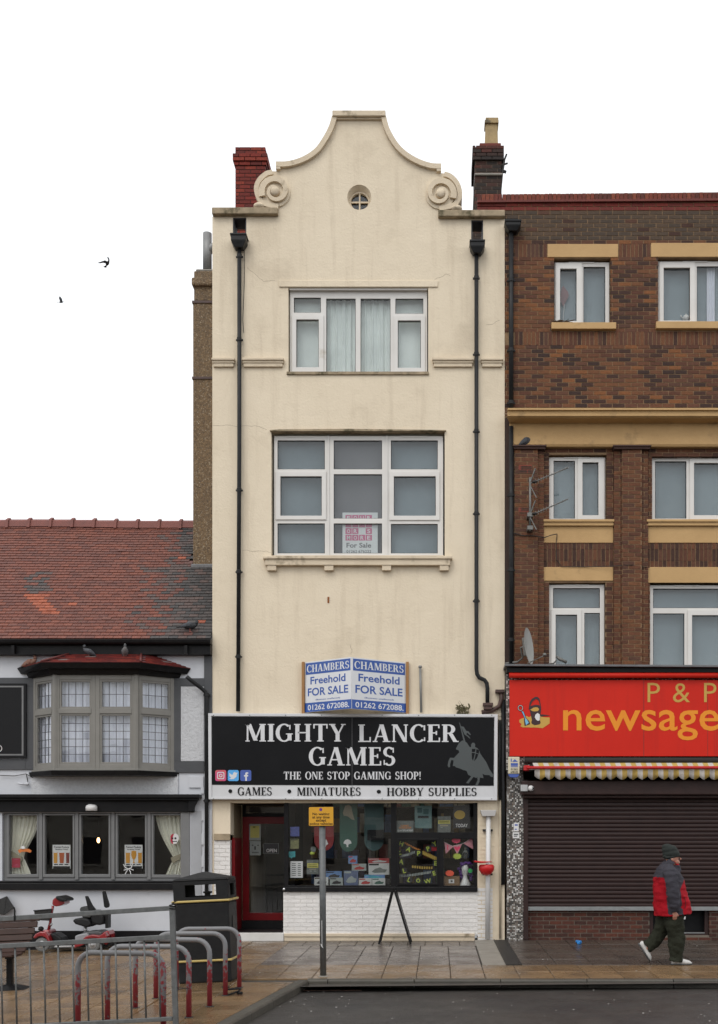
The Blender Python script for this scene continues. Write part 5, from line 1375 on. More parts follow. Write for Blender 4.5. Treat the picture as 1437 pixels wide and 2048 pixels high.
# piers and recessed bays of the two middle storeys
zc0, zc1 = PZ(1332), PZ(903)
hs_ = [pr(*W3), pr(*W5), pr(*W4), pr(*W6), pr(1087, 1229, 1041, 1162), pr(1293, 1520, 1041, 1167)]
brickwork(bb, lay_bricks(PX(1087), PX(1229), zc0, PZ(897), hs_), 0.0, 0.05, PAL, None, 60, choose=lambda r_: random.choice((0, 1, 3, 8, 9, 5)))
brickwork(bb, lay_bricks(PX(1293), PX(1590), zc0, PZ(897), hs_), 0.0, 0.05, PAL, None, 20, choose=lambda r_: random.choice((0, 1, 3, 8, 9, 5)))
def pier(a_, b_, c_, d_):
    q = MB(); q.pbox(a_ + 0.3, b_ - 0.3, 903, 1333, -0.0545, 0.01, ref=0); q.pbox(c_ + 0.3, d_ - 0.3, 903, 1333, -0.1195, -0.05, ref=0); q.build('pier_core', m_mortar, bb)
    ch_ = lambda r_: random.choice((0, 2, 9, 5, 1, 8, 0))
    brickwork(bb, lay_bricks(PX(c_), PX(d_), zc0, zc1, phase=PX(c_)), -0.125, 0.05, PAL, None, 30, choose=ch_, mass_name='pier_brickwork')
    for x0, x1 in ((a_, c_), (d_, b_)):
        if x1 - x0 > 2: brickwork(bb, lay_bricks(PX(x0), PX(x1), zc0, zc1), -0.06, 0.05, PAL, None, 0, choose=ch_, mass_name='pier_brickwork')
    q = MB(); q.pbox(a_ - 4, b_ + 4, 897, 900, -0.19, 0.02, ref=0); q.pbox(a_ - 2, b_ + 2, 900, 904, -0.165, 0.02, ref=0); q.build('pier_cap', M('dark red tile', (0.075, 0.032, 0.024), (0.05, 0.026, 0.02), 5, 0.8, 0.2, 50), bb, bevel=0.005)
pier(1029, 1088, 1029, 1075); pier(1228, 1296, 1243, 1282)
for r_ in ((1087, 1228), (1293, 1590)):
    blk((r_[0], r_[1], 1041, 1046), -0.085, 0.11, 'sill'); blk((r_[0], r_[1] - 1, 1046, 1053), -0.06, 0.05, 'sill')
    blk((r_[0], r_[1] - 1, 1053, 1086), -0.014, 0.05, 'buff_panel'); blk((r_[0], r_[1] - 1, 1134.5, 1162 if r_[0] < 1200 else 1166), -0.016, 0.11, 'lintel')
    brickwork(bb, lay_bricks(PX(r_[0]), PX(r_[1]), PZ(1122), PZ(1099), soldier=True), -0.002, 0.05, PAL, None, 0, mass_name='soldier_course', choose=lambda q_: random.choice((0, 1, 3, 5, 8)))
    brickwork(bb, lay_bricks(PX(r_[0]), PX(r_[1]), PZ(1134.4), PZ(1122.8), soldier=True), -0.002, 0.05, PAL, None, 0, mass_name='soldier_course', choose=lambda q_: random.choice((0, 1, 3, 5, 8)))
    brickwork(bb, lay_bricks(PX(r_[0]), PX(r_[1]), PZ(1098.4), PZ(1086.2), soldier=True), -0.002, 0.05, PAL, None, 0, mass_name='soldier_course', choose=lambda q_: random.choice((0, 1, 3, 5, 8)))
blk((1010.5, 1030, 832, 1335), 0.004, 0.03, 'dark_joint_strip', M('sooty brick', (0.045, 0.022, 0.015), (0.03, 0.018, 0.013), 12, 0.8, 0.3, 60), 0)
for py in (943, 1027):
    q = MB(); q.pbox(1037, 1063, py - 8, py + 8, -0.128, -0.124, ref=0); ab = q.build('air_brick', M('terracotta', (0.26, 0.05, 0.026), (0.20, 0.04, 0.022), 10, 0.8), bb)
    q = MB()
    for i in range(9):
        for j in range(4): q.pbox(1039 + i * 2.6, 1040.5 + i * 2.6, py - 6.4 + j * 3.4, py - 4.4 + j * 3.4, -0.1285, -0.126, ref=0)
    o = q.build('vent_holes', m_ink, ab); o['kind'] = 'stuff'
# downpipe of the brick building
hopper(bb, 1026, 447, -0.10, 30, 18, m_pipe)
q = MB(); q.pbox(1012, 1036, 437, 449, 0.0, 0.014, ref=0); q.build('outlet', m_ink, bb)
pipe(bb, [P(1023, 463, -0.08), P(1023, 828, -0.08)], 0.043, m_pipe, [P(1023, yy, -0.08) for yy in (560, 700, 805)])
pipe(bb, [P(1023, 853, -0.14), P(1023, 1330, -0.14)], 0.04, m_pipe, [P(1023, yy, -0.14) for yy in (990, 1140, 1280)])
# wires
q = MB(); q.tube([P(1027, 1066, -0.15), P(1045, 1071, -0.14), P(1072, 1072, -0.14), P(1090, 1075, -0.09), P(1104, 1070, -0.09), P(1115, 1068, -0.09)], 0.008, 6); q.tube([P(1115, 1068, -0.03), P(1113, 1090, -0.03), P(1114, 1120, -0.03), P(1124, 1133, -0.03), P(1170, 1134, -0.03), P(1230, 1132, -0.08), P(1260, 1130, -0.14), P(1290, 1134, -0.08), P(1300, 1135, -0.04)], 0.006, 6); q.build('wall_cable', m_iron, bb)

# ---- newsagent shopfront
NY = -0.30
def nblk(r_, y0, y1, name, mat, bev=0.005, ref=NY, par=None):
    q = MB(); q.pbox(*r_, y0, y1, ref=ref); return q.build(name, mat, par or bb, bevel=bev)
m_mosaic = bpy.data.materials.new('mosaic tiles'); m_mosaic.use_nodes = True
nt = m_mosaic.node_tree; L = nt.links.new; bs = nt.nodes['Principled BSDF']; bs.inputs['Roughness'].default_value = 0.3
geo = nt.nodes.new('ShaderNodeNewGeometry'); vm = nt.nodes.new('ShaderNodeVectorMath'); vm.operation = 'SCALE'; vm.inputs['Scale'].default_value = 36
L(geo.outputs['Position'], vm.inputs[0]); fl = nt.nodes.new('ShaderNodeVectorMath'); fl.operation = 'FLOOR'; L(vm.outputs[0], fl.inputs[0])
fr = nt.nodes.new('ShaderNodeVectorMath'); fr.operation = 'FRACTION'; L(vm.outputs[0], fr.inputs[0])
wnz = nt.nodes.new('ShaderNodeTexWhiteNoise'); L(fl.outputs[0], wnz.inputs['Vector'])
cr_ = nt.nodes.new('ShaderNodeValToRGB'); cr_.color_ramp.interpolation = 'CONSTANT'
els = cr_.color_ramp.elements; els[0].position = 0; els[0].color = (0.03, 0.026, 0.024, 1); els[1].position = 0.28; els[1].color = (0.09, 0.078, 0.068, 1)
for p_, c_ in ((0.48, (0.16, 0.135, 0.11, 1)), (0.66, (0.34, 0.32, 0.30, 1)), (0.80, (0.62, 0.61, 0.58, 1)), (0.95, (0.10, 0.055, 0.04, 1))):
    e = els.new(p_); e.color = c_
L(wnz.outputs['Value'], cr_.inputs[0])
sep = nt.nodes.new('ShaderNodeSeparateXYZ'); L(fr.outputs[0], sep.inputs[0])
mn = nt.nodes.new('ShaderNodeMath'); mn.operation = 'MINIMUM'; L(sep.outputs['X'], mn.inputs[0]); L(sep.outputs['Z'], mn.inputs[1])
gt = nt.nodes.new('ShaderNodeMath'); gt.operation = 'GREATER_THAN'; gt.inputs[1].default_value = 0.13; L(mn.outputs[0], gt.inputs[0])
mxx = nt.nodes.new('ShaderNodeMix'); mxx.data_type = 'RGBA'; mxx.inputs['A'].default_value = (0.10, 0.09, 0.08, 1); L(gt.outputs[0], mxx.inputs['Factor']); L(cr_.outputs[0], mxx.inputs['B']); L(mxx.outputs['Result'], bs.inputs['Base Color'])
bpn = nt.nodes.new('ShaderNodeBump'); bpn.inputs['Strength'].default_value = 0.4; bpn.inputs['Distance'].default_value = 0.004; L(gt.outputs[0], bpn.inputs['Height']); L(bpn.outputs[0], bs.inputs['Normal'])
m_brownmetal = M('brown shutter metal', (0.036, 0.019, 0.017), (0.027, 0.015, 0.014), 4, 0.45, 0.05, 60, spec=0.25)
m_brownbox = M('brown shutter box', (0.048, 0.025, 0.022), (0.033, 0.019, 0.017), 4, 0.45, 0.1, 60, spec=0.25, c3=(0.32, 0.30, 0.28), s3=9, t3=0.71)
m_galv = M('galvanised steel', (0.30, 0.31, 0.31), (0.22, 0.23, 0.23), 6, 0.45, 0.1, 60, metal=0.5)
q = MB(); q.pbox(1014, 1047, 1540, 1884, -0.02, 0.3, ref=0); q.pbox(1013, 1590, 1342, 1540, -0.20, 0.3, ref=-0.2); q.build('mosaic_wall', m_mosaic, bb)
q = MB(); q.pprism([(1009, 1331), (1590, 1334), (1590, 1338), (1009, 1335)], NY - 0.16, 0.0, ref=NY); q.build('lead_capping', m_lead, bb, bevel=0.004)
q = MB(); q.pbox(1013, 1590, 1338, 1346, NY - 0.08, 0.0, ref=NY); q.build('capping_board', m_black, bb)
q = MB(); q.pbox(1047, 1057, 1560, 1880, -0.03, 0.1, ref=0); q.build('door_jamb', m_brownmetal, bb, bevel=0.004)
# brick base and dark doorway
PALB = [(0.080, 0.026, 0.017), (0.065, 0.023, 0.016), (0.095, 0.03, 0.018), (0.05, 0.02, 0.015)]
dh = [pr(1302, 1422, 1818, 1872)]
q = MB(); q.pprism(rect(1057, 1590, 1816, 1884), 0.105, 0.3, [rect(1302, 1422, 1817, 1872)], ref=0); q.build('base_core', M('grey mortar', (0.16, 0.13, 0.10), (0.12, 0.10, 0.08), 5, 0.9), bb)
brickwork(bb, lay_bricks(PX(1057), PX(1590), PZ(1884), PZ(1818), dh), 0.10, 0.05, PALB, None, 0, mass_name='base_brickwork')
q = MB(); q.pbox(1300, 1424, 1815, 1874, 0.29, 0.30, ref=0); q.build('shop_door', m_ink, bb)
q = MB(); q.pprism(rect(1302, 1422, 1818, 1873), 0.14, 0.20, [rect(1310, 1414, 1818, 1866)], ref=0); q.build('door_frame', m_brownmetal, bb, bevel=0.004)
q = MB(); q.pbox(1310, 1414, 1866.5, 1868.5, 0.135, 0.16, ref=0); q.build('threshold_strip', m_galv, bb)
q = MB(); q.pbox(1362, 1375, 1834, 1840, 0.12, 0.128, ref=0); q.build('letter_card', m_white, bb)
# roller shutter
sh = thing('roller_shutter', 'closed dark brown roller shutter over the newsagent window', 'shutter', P(1250, 1822, 0.05))
ns = 26; z0_, z1_ = PZ(1815), PZ(1597)
slat = MB(); hgt = (z1_ - z0_) / ns; X0_, X1_ = PX(1057), PX(1590)
pr_ = [(0.0, 0.0), (-0.020, 0.006), (-0.026, hgt * 0.45), (-0.020, hgt * 0.86), (0.0, hgt * 0.90), (0.004, hgt)]
v = []
for xx in (X0_, X1_): v += [(xx, y, z) for y, z in pr_] + [(xx, 0.012, hgt), (xx, 0.012, 0)]
n_ = len(pr_) + 2
slat.add(v, [(i, (i + 1) % n_, (i + 1) % n_ + n_, i + n_) for i in range(n_)] + [tuple(range(n_)), tuple(range(2 * n_ - 1, n_ - 1, -1))])
sme = slat.mesh('slat', None, [m_brownmetal])
for i in range(ns): inst('slat', sme, (0, 0.05, z0_ + i * hgt), sh)
q = MB(); q.pbox(1057, 1590, 1814, 1822, 0.015, 0.06, ref=0); q.build('bottom_rail', m_galv, sh, bevel=0.004)
q = MB(); q.pprism([(1043, 1562), (1590, 1560), (1590, 1590), (1043, 1590)], -0.22, 0.1, ref=-0.2); q.pbox(1047, 1590, 1590, 1597, -0.12, 0.1, ref=-0.1); q.build('shutter_box', m_brownbox, sh, bevel=0.02)
# red fascia sign
m_red = M('red sign face', (0.60, 0.024, 0.012), (0.52, 0.02, 0.011), 0.8, 0.45, spec=0.15, streak=(0.42, 0.02, 0.014))
m_orange = M('orange vinyl', (0.75, 0.25, 0.0), (0.72, 0.23, 0.0), 2, 0.4); m_gold = M('gold vinyl', (0.52, 0.30, 0.05), (0.48, 0.28, 0.045), 2, 0.4)
sg = thing('shop_sign', 'red newsagent fascia sign with orange lettering and a bucket picture', 'sign', P(1250, 1513, NY))
nblk((1020, 1590, 1360, 1513), NY, -0.19, 'sign_panel', m_red, 0.006, NY, sg)
q = MB(); q.tube([P(1019, 1351, NY - 0.05), P(1590, 1351, NY - 0.05)], 0.048, 12); q.build('light_tube', m_red, sg, smooth=True)
q = MB(); q.pbox(1288, 1289, 1360, 1513, NY - 0.002, NY - 0.0005, ref=NY); q.pbox(1416, 1416.7, 1360, 1513, NY - 0.002, NY - 0.0005, ref=NY); q.build('panel_joint', m_redbr, sg)
TY = NY - 0.004
q = MB(); ptext(q, 'newsagents', 1127, 1127 + (1437 - 1127) * 1.372, 1412, 1481, TY, 0.008, spacing=1.0); q.build('lettering', m_orange, sg)
q = MB(); ptext(q, 'P & P', 1296, 1434, 1366, 1405, TY, -0.003, spacing=1.12); q.build('lettering', m_gold, sg)
def flat(pts, y, name, mat, par): g_ = MB(); g_.pprism(pts, y, y + 0.001, ref=NY); g_.build(name, mat, par)
def ico(pts, y, name, mat): flat([(1020 + a * 0.0696, 1370 + c * 0.0696) for a, c in pts], y, name, mat, sg)
ico([(275, 1010), (330, 975), (400, 950), (470, 890), (560, 930), (600, 900), (880, 900), (970, 930), (1020, 935), (1150, 940), (1150, 1110), (950, 1245), (700, 1225), (600, 1230), (480, 1220), (380, 1225), (305, 1190), (345, 1130), (280, 1080)], TY, 'sand_print', m_gold)
m_dkred = M('dark print', (0.03, 0.006, 0.008), (0.028, 0.006, 0.007), 3, 0.4)
ico([(545, 700), (575, 500), (640, 400), (730, 345), (800, 345), (860, 400), (890, 560), (905, 700), (870, 740), (870, 600), (840, 470), (790, 410), (740, 410), (650, 490), (600, 590), (600, 720)], TY - 0.003, 'handle_print', m_dkred)
ico([(555, 640), (620, 600), (740, 570), (850, 585), (905, 640), (905, 700), (870, 1000), (890, 1090), (860, 1135), (720, 1160), (640, 1120), (620, 1070), (640, 1020), (580, 740)], TY - 0.002, 'bucket_print', m_dkred)
ico([(590, 715), (680, 660), (740, 645), (800, 650), (850, 700), (810, 755), (720, 765), (650, 755)], TY - 0.004, 'bucket_sand_print', m_gold)
ico([(740, 860), (800, 810), (860, 845), (870, 890), (860, 1020), (810, 1035), (760, 1000), (720, 930)], TY - 0.0045, 'shell_print', m_white)
ico([(880, 850), (960, 850), (1170, 885), (960, 900), (905, 920)], TY - 0.003, 'shadow_print', m_dkred)
m_skyb = M('blue print', (0.16, 0.42, 0.62), (0.15, 0.40, 0.60), 3, 0.4)
ico([(330, 750), (400, 760), (480, 960), (560, 1040), (590, 1130), (430, 1185), (410, 1010), (420, 950)], TY - 0.0025, 'spade_print', m_dkred)
ico([(345, 760), (390, 770), (460, 960), (500, 1000), (550, 1090), (470, 1160), (440, 1030), (440, 960)], TY - 0.0045, 'spade_blade_print', m_skyb)
rg = lambda r_: [(310 + r_ * 0.9 * math.cos(a_ * math.pi / 10), 665 + r_ * math.sin(a_ * math.pi / 10)) for a_ in range(20)]
g_ = MB(); cv = lambda Q: [(1020 + a * 0.0696, 1370 + c * 0.0696) for a, c in Q]
g_.pprism(cv(rg(92)), TY - 0.002, TY - 0.001, [cv(rg(55))], ref=NY); g_.build('spade_grip_print', m_dkred, sg)
g_ = MB(); g_.pprism(cv(rg(78)), TY - 0.004, TY - 0.003, [cv(rg(68))], ref=NY); g_.build('spade_grip_line', m_white, sg)
# awning: front rail, striped cloth with scalloped valance
aw = thing('awning', 'rolled yellow and white striped awning with scalloped edge and red rail', 'awning', P(1250, 1558, -0.4))
m_ay = M('yellow awning cloth', (0.46, 0.31, 0.075), (0.36, 0.235, 0.06), 5, 0.8, 0.15, 60, c3=(0.24, 0.17, 0.06), s3=5, t3=0.58); m_aw = M('white awning cloth', (0.50, 0.46, 0.42), (0.40, 0.36, 0.33), 5, 0.8, 0.15, 60, c3=(0.26, 0.22, 0.17), s3=5, t3=0.58)
AY = -0.42
i = 0; x = 1070.0
while x < 1590:
    x2 = x + 10.3
    mt_ = m_ay if i % 2 else m_aw
    q = MB(); n = 6; v = []; f = []
    for k in range(n + 1):
        px = x + (x2 - x) * k / n
        sc_ = abs(math.sin(math.pi * (px - 1070) / 20.6)) * 6.5
        top = P(px, 1537, AY); bot = P(px, 1552 + sc_ + (1.5 if i % 3 else 0), AY + 0.012)
        wv = 0.012 * math.sin(px * 0.16) + 0.006 * math.sin(px * 0.61)
        mid = top.lerp(bot, 0.5) + Vector((0, wv, 0)); bot = bot + Vector((0, wv * 1.8, 0))
        v += [top, mid, bot, bot + Vector((0, 0.003, 0)), mid + Vector((0, 0.003, 0)), top + Vector((0, 0.003, 0))]
    for k in range(n):
        a = k * 6
        f += [(a, a+1, a+7, a+6), (a+1, a+2, a+8, a+7), (a+2, a+3, a+9, a+8), (a+3, a+4, a+10, a+9), (a+4, a+5, a+11, a+10)]
    q.add(v, f); q.build('valance_stripe', mt_, aw, smooth=True)
    q = MB(); u0, u1 = P(x - 6, 1522, -0.24), P(x2 - 6, 1522, -0.24); l0, l1 = P(x, 1536, AY), P(x2, 1536, AY)
    q.hexa([l0, l1, l1 + Vector((0, .01, -.01)), l0 + Vector((0, .01, -.01))], [u0, u1, u1 + Vector((0, .01, -.01)), u0 + Vector((0, .01, -.01))]); q.build('cloth_stripe', mt_, aw)
    x = x2; i += 1
m_redrail = M('red rail', (0.52, 0.012, 0.014), (0.42, 0.01, 0.012), 4, 0.3)
q = MB(); q.tube([P(1054, 1535.5, AY - 0.02), P(1590, 1535.5, AY - 0.02)], 0.026, 12); q.build('front_rail', m_redrail, aw, smooth=True)
q = MB(); q.pbox(1049, 1060, 1531, 1541, AY, -0.2, ref=AY); q.build('arm_bracket', m_redrail, aw, bevel=0.005)
q = MB(); q.tube([P(1050, 1521, -0.26), P(1590, 1521, -0.26)], 0.055, 12); q.build('roller', m_dark, aw, smooth=True)
# ================================================================== signs and boards on the cream building
SY = -0.15
m_signblack = M('black sign face', (0.006, 0.006, 0.007), (0.009, 0.009, 0.010), 1.5, 0.35, spec=0.12)
m_alu = M('white aluminium', (0.60, 0.60, 0.61), (0.54, 0.54, 0.55), 2, 0.4)
m_letter = M('white vinyl', (0.62, 0.62, 0.63), (0.58, 0.58, 0.59), 2, 0.4)
sg = thing('shop_sign', 'wide black and white games shop fascia sign with white serif lettering', 'sign', P(706, 1600, SY))
q = MB(); q.pprism([(417, 1427), (996, 1429), (995, 1601), (418, 1599)], SY, -0.03, ref=SY); q.build('sign_board', m_alu, sg, bevel=0.004)
q = MB(); q.pprism([(417, 1427), (996, 1429), (995, 1601), (418, 1599)], SY - 0.02, SY - 0.001, [[(423, 1432.5), (990, 1434.5), (989, 1597), (424, 1595)]], ref=SY); q.build('sign_frame', m_alu, sg, bevel=0.004)
q = MB(); q.pprism([(424, 1433.5), (989, 1435.5), (988, 1572), (424, 1570)], SY - 0.006, SY - 0.0012, ref=SY); q.build('black_panel', m_signblack, sg)
q = MB(); q.pbox(704.3, 704.9, 1434, 1597, SY - 0.0075, SY - 0.0062, ref=SY); q.build('panel_joint', m_greyink, sg)
LY = SY - 0.009
for body, a_, b_, c_, d_, mat_ in (('MIGHTY', 491, 692, 1447.5, 1484, m_letter), ('LANCER', 717, 918, 1448.5, 1485, m_letter), ('GAMES', 618, 791, 1494, 1532, m_letter), ('THE ONE STOP GAMING SHOP!', 568, 842, 1543.5, 1559.5, m_letter),
                                  ('* GAMES', 457, 544, 1574.5, 1591.5, m_ink), ('* MINIATURES', 575, 722, 1575, 1592, m_ink), ('* HOBBY SUPPLIES', 754, 954, 1575.5, 1592.5, m_ink)):
    q = MB(); ptext(q, body, a_, b_, c_, d_, LY, serif=True); o = q.build('lettering', mat_, sg); o['kind'] = 'stuff'
kn = lambda Q: [(860 + a * 0.0974, 1430 + c * 0.0974) for a, c in Q]
m_kn = M('grey knight print', (0.062, 0.070, 0.070), (0.056, 0.064, 0.064), 2, 0.35)
q = MB(); q.pprism(kn([(600, 140), (625, 180), (735, 555), (700, 550)]), LY, LY + 0.001, ref=SY)
q.build('lance_print', m_kn, sg)
q = MB(); q.pprism(kn([(640, 235), (700, 245), (745, 325), (800, 345), (848, 410), (825, 415), (770, 365), (750, 400), (800, 435), (835, 485), (815, 485), (770, 440), (720, 410), (690, 350)]), LY - 0.0006, LY, ref=SY); q.build('pennant_print', m_kn, sg)
q = MB(); q.pprism(kn([(540, 690), (600, 580), (650, 540), (680, 525), (720, 545), (760, 570), (820, 660), (850, 665), (850, 610), (875, 575), (915, 575), (935, 610), (930, 660), (985, 690), (1025, 745), (1030, 785), (1160, 970), (1230, 1120), (1310, 1240), (1300, 1280), (1260, 1275), (1225, 1240), (1130, 1235), (1085, 1210), (1105, 1300), (1030, 1290), (1020, 1380), (985, 1455), (935, 1450), (985, 1340), (975, 1270), (960, 1300), (900, 1275), (850, 1340), (800, 1410), (745, 1400), (790, 1345), (850, 1265), (790, 1230), (755, 1150), (690, 1135), (610, 1100), (540, 1080), (510, 1050), (475, 1055), (490, 940), (445, 925), (420, 1010), (418, 1075), (385, 1080), (367, 1040), (385, 950), (420, 880), (500, 885), (560, 820), (610, 770), (590, 725), (545, 715)]), LY - 0.0012, LY - 0.0007, ref=SY); q.build('horse_print', m_kn, sg)
for Q in ([(868, 700), (942, 698), (930, 765), (862, 765)], [(962, 700), (1020, 735), (1005, 800), (950, 780)], [(862, 782), (932, 785), (890, 945), (868, 900)], [(945, 795), (1000, 812), (970, 890), (912, 955)]):
    q = MB(); q.pprism(kn(Q), LY - 0.0022, LY - 0.0014, ref=SY); q.build('shield_print', m_signblack, sg)
# three small square badges
def rsq(cx, cy, r, k): return [(cx + sx * (r - k) + k * math.cos(R(a0 + i * 30)), cy + sy * (r - k) + k * math.sin(R(a0 + i * 30))) for sx, sy, a0 in ((1, 1, 0), (-1, 1, 90), (-1, -1, 180), (1, -1, 270)) for i in range(4)]
circle = lambda cx, cy, r, n=20: [(cx + r * math.cos(2 * math.pi * i / n), cy + r * math.sin(2 * math.pi * i / n)) for i in range(n)]
m_mag = M('magenta print', (0.50, 0.03, 0.22), (0.55, 0.12, 0.06), 14, 0.4); m_tw = M('light blue print', (0.08, 0.36, 0.72), (0.08, 0.34, 0.70), 3, 0.4); m_fb = M('dark blue print', (0.05, 0.10, 0.36), (0.05, 0.09, 0.34), 3, 0.4)
for cx_, mat_ in ((442, m_mag), (467, m_tw), (492, m_fb)):
    q = MB(); q.pprism(rsq(cx_, 1551.5, 11, 3.5), LY, LY + 0.001, ref=SY); q.build('badge', mat_, sg)
q = MB(); q.pprism(rsq(442, 1551.5, 7.2, 3), LY - 0.001, LY - 0.0004, [rsq(442, 1551.5, 5.6, 2.2)], ref=SY); q.build('badge_mark', m_letter, sg)
q = MB(); q.pprism(circle(442, 1551.5, 3.6), LY - 0.001, LY - 0.0004, [circle(442, 1551.5, 2.1)], ref=SY); q.build('badge_mark', m_letter, sg)
q = MB(); q.pprism([(459, 1546), (463, 1549.5), (466, 1550), (467, 1546), (470, 1544.5), (473, 1546), (476, 1545.5), (474.5, 1548.5), (473, 1554), (468, 1558.5), (462, 1559), (459, 1557.5), (463, 1556), (459.5, 1552.5)], LY - 0.001, LY - 0.0004, ref=SY); q.build('badge_mark', m_letter, sg)
q = MB(); q.pprism([(491, 1562), (491, 1553.5), (488.5, 1553.5), (488.5, 1550.5), (491, 1550.5), (491, 1547.5), (492.5, 1545), (497, 1545), (497, 1548), (495, 1548), (494.2, 1550.5), (497, 1550.5), (496.5, 1553.5), (494.2, 1553.5), (494.2, 1562)], LY - 0.001, LY - 0.0004, ref=SY); q.build('badge_mark', m_letter, sg)
for px_ in (428, 500, 572, 644, 765, 838, 910, 984):
    for py_ in (1431, 1598):
        q = MB(); q.lathe([(0.012, 0), (0.008, -0.006)], (PX(px_, SY), SY - 0.02, PZ(py_, SY)), 'y', 8); q.build('screw', m_galv, sg)

# ---- two for sale boards in a V
m_sale = M('sale board white', (0.64, 0.65, 0.67), (0.60, 0.61, 0.63), 2, 0.35); m_saleblue = M('sale board blue', (0.018, 0.075, 0.32), (0.016, 0.07, 0.30), 2, 0.35)
VY = -0.60
cen = P(704, 1418, VY); lft = P(610, 1425, -0.04); rgt = P(813, 1426, -0.04)
HB = 0.905
for nm, p0, p1, lab in (('L', lft, cen, 'white and blue sale board on the pub side of the V above the shop sign'), ('R', cen, rgt, 'white and blue sale board on the newsagent side of the V above the shop sign')):
    d = p1 - p0; d.z = 0; w_ = d.length - 0.006
    zb = (p0.z + p1.z) / 2
    t = thing('sale_board', lab, 'sign', (p0.x, p0.y, min(PZ(1425, -0.04), zb)), (0, 0, math.atan2(d.y, d.x)), group='pair of sale boards')
    q = MB(); q.box(0.003, w_, 0.0, 0.008, 0, HB); q.build('panel', m_sale, t, local=True, bevel=0.002)
    q = MB(); q.box(0.025, w_ - 0.022, -0.0015, -0.0003, HB * 0.745, HB * 0.975); q.build('blue_band', m_saleblue, t, local=True)
    q = MB(); q.box(0.004, w_ - 0.001, -0.0015, -0.0003, 0.004, HB * 0.185); q.build('blue_band', m_saleblue, t, local=True)
    q = MB(); put_geo(q, serif_geo('CHAMBERS'), 0.05, w_ - 0.05, HB * 0.785, HB * 0.935, -0.0025); o = q.build('lettering', m_sale, t, local=True); o['kind'] = 'stuff'
    q = MB(); put_geo(q, text_geo('Freehold', 0.02), 0.13, w_ - 0.13, HB * 0.545, HB * 0.695, -0.002); put_geo(q, text_geo('FOR SALE', 0.02), 0.07, w_ - 0.07, HB * 0.315, HB * 0.475, -0.002); put_geo(q, text_geo('(Business unaffected)', 0.01), 0.25, w_ - 0.25, HB * 0.215, HB * 0.25, -0.002)
    o = q.build('lettering', m_saleblue, t, local=True); o['kind'] = 'stuff'
    q = MB(); put_geo(q, text_geo('01262 672088.', 0.015), 0.07, w_ - 0.05, HB * 0.035, HB * 0.145, -0.0025); o = q.build('lettering', m_sale, t, local=True); o['kind'] = 'stuff'
for px_, lab in ((607.5, 'bare timber batten holding the sale board on the pub side'), (815.5, 'bare timber batten holding the sale board on the newsagent side')):
    q = MB(); q.pbox(px_ - 2.8, px_ + 2.8, 1325, 1430, -0.075, -0.003, ref=0); q.build('batten', m_timber, None, label=lab, cat='batten', group='timber battens', bevel=0.003)
# ---- weed growing above the sign
wd = thing('weed', 'dry leggy weed growing behind the top of the sign by the drain', 'plant', P(925, 1428, -0.08))
rnd = random.Random(5); q = MB()
for i in range(15):
    x0 = 916 + rnd.random() * 22; p = P(x0, 1430, -0.08); q2 = [p]
    h_ = rnd.uniform(10, 32) if x0 < 928 else rnd.uniform(6, 16)
    for k in range(4): p = P(x0 + rnd.uniform(-5, 5), 1430 - h_ * (k + 1) / 4, -0.08 + rnd.uniform(-.03, .03)); q2.append(p)
    q.tube(q2, [0.006, 0.005, 0.004, 0.003, 0.002], 4)
q.build('stem', M('dry stem', (0.10, 0.07, 0.04), (0.06, 0.045, 0.025), 12, 0.9), wd)
q = MB()
for i in range(70):
    c = P(914 + rnd.random() * 26, 1428 - rnd.random() * 18, -0.09 + rnd.uniform(-.04, .03)); a = rnd.uniform(0, 6.28); l_ = rnd.uniform(0.02, 0.045); u = Vector((math.cos(a), rnd.uniform(-.4, .4), math.sin(a))) * l_; w_ = Vector((-u.z, 0.01, u.x)) * 0.35
    q.add([c - u, c + w_, c + u, c - w_], [(0, 1, 2, 3)])
o = q.build('leaves', M('weed leaf', (0.09, 0.08, 0.03), (0.06, 0.05, 0.02), 12, 0.8), wd); o['kind'] = 'stuff'

# ---- estate agent style alarm box, cards and camera on the newsagent front
ab = thing('alarm_box', 'cream alarm box with a dark house mark and phone number below the red sign', 'alarm', P(1028, 1550, -0.24))
q = MB(); q.pbox(1017, 1040, 1514, 1548, -0.30, -0.21, ref=-0.3); q.build('cover', M('cream plastic', (0.60, 0.54, 0.40), (0.55, 0.49, 0.36), 3, 0.4), ab, bevel=0.012)
q = MB(); q.pprism([(1018, 1548.5), (1039, 1548.5), (1039, 1551), (1035, 1555), (1022, 1555), (1018, 1551)], -0.29, -0.21, ref=-0.3); q.build('lens', m_fb, ab, bevel=0.004)
q = MB(); yb = -0.303
q.pprism([(1025, 1524), (1030, 1518.5), (1036.5, 1524)], yb, yb + 0.002, ref=-0.3); q.pbox(1022.3, 1024.2, 1517.5, 1524, yb, yb + .002, ref=-.3); q.pbox(1022.3, 1036.5, 1526.5, 1532, yb, yb + .002, ref=-.3); q.pbox(1022.3, 1036.5, 1533, 1534.5, yb, yb + .002, ref=-.3)
o = q.build('house_mark', m_fb, ab); o['kind'] = 'stuff'
q = MB(); put_geo(q, text_geo('01262', 0.02), PX(1022.5, -.3), PX(1036, -.3), PZ(1541, -.3), PZ(1537, -.3), yb); put_geo(q, text_geo('678105', 0.02), PX(1022, -.3), PX(1036.5, -.3), PZ(1546.5, -.3), PZ(1542.5, -.3), yb); o = q.build('lettering', m_ink, ab); o['kind'] = 'stuff'
sc_ = thing('security_camera', 'white dome camera beside a grey box on the shutter housing', 'camera', P(1057, 1582, -0.26))
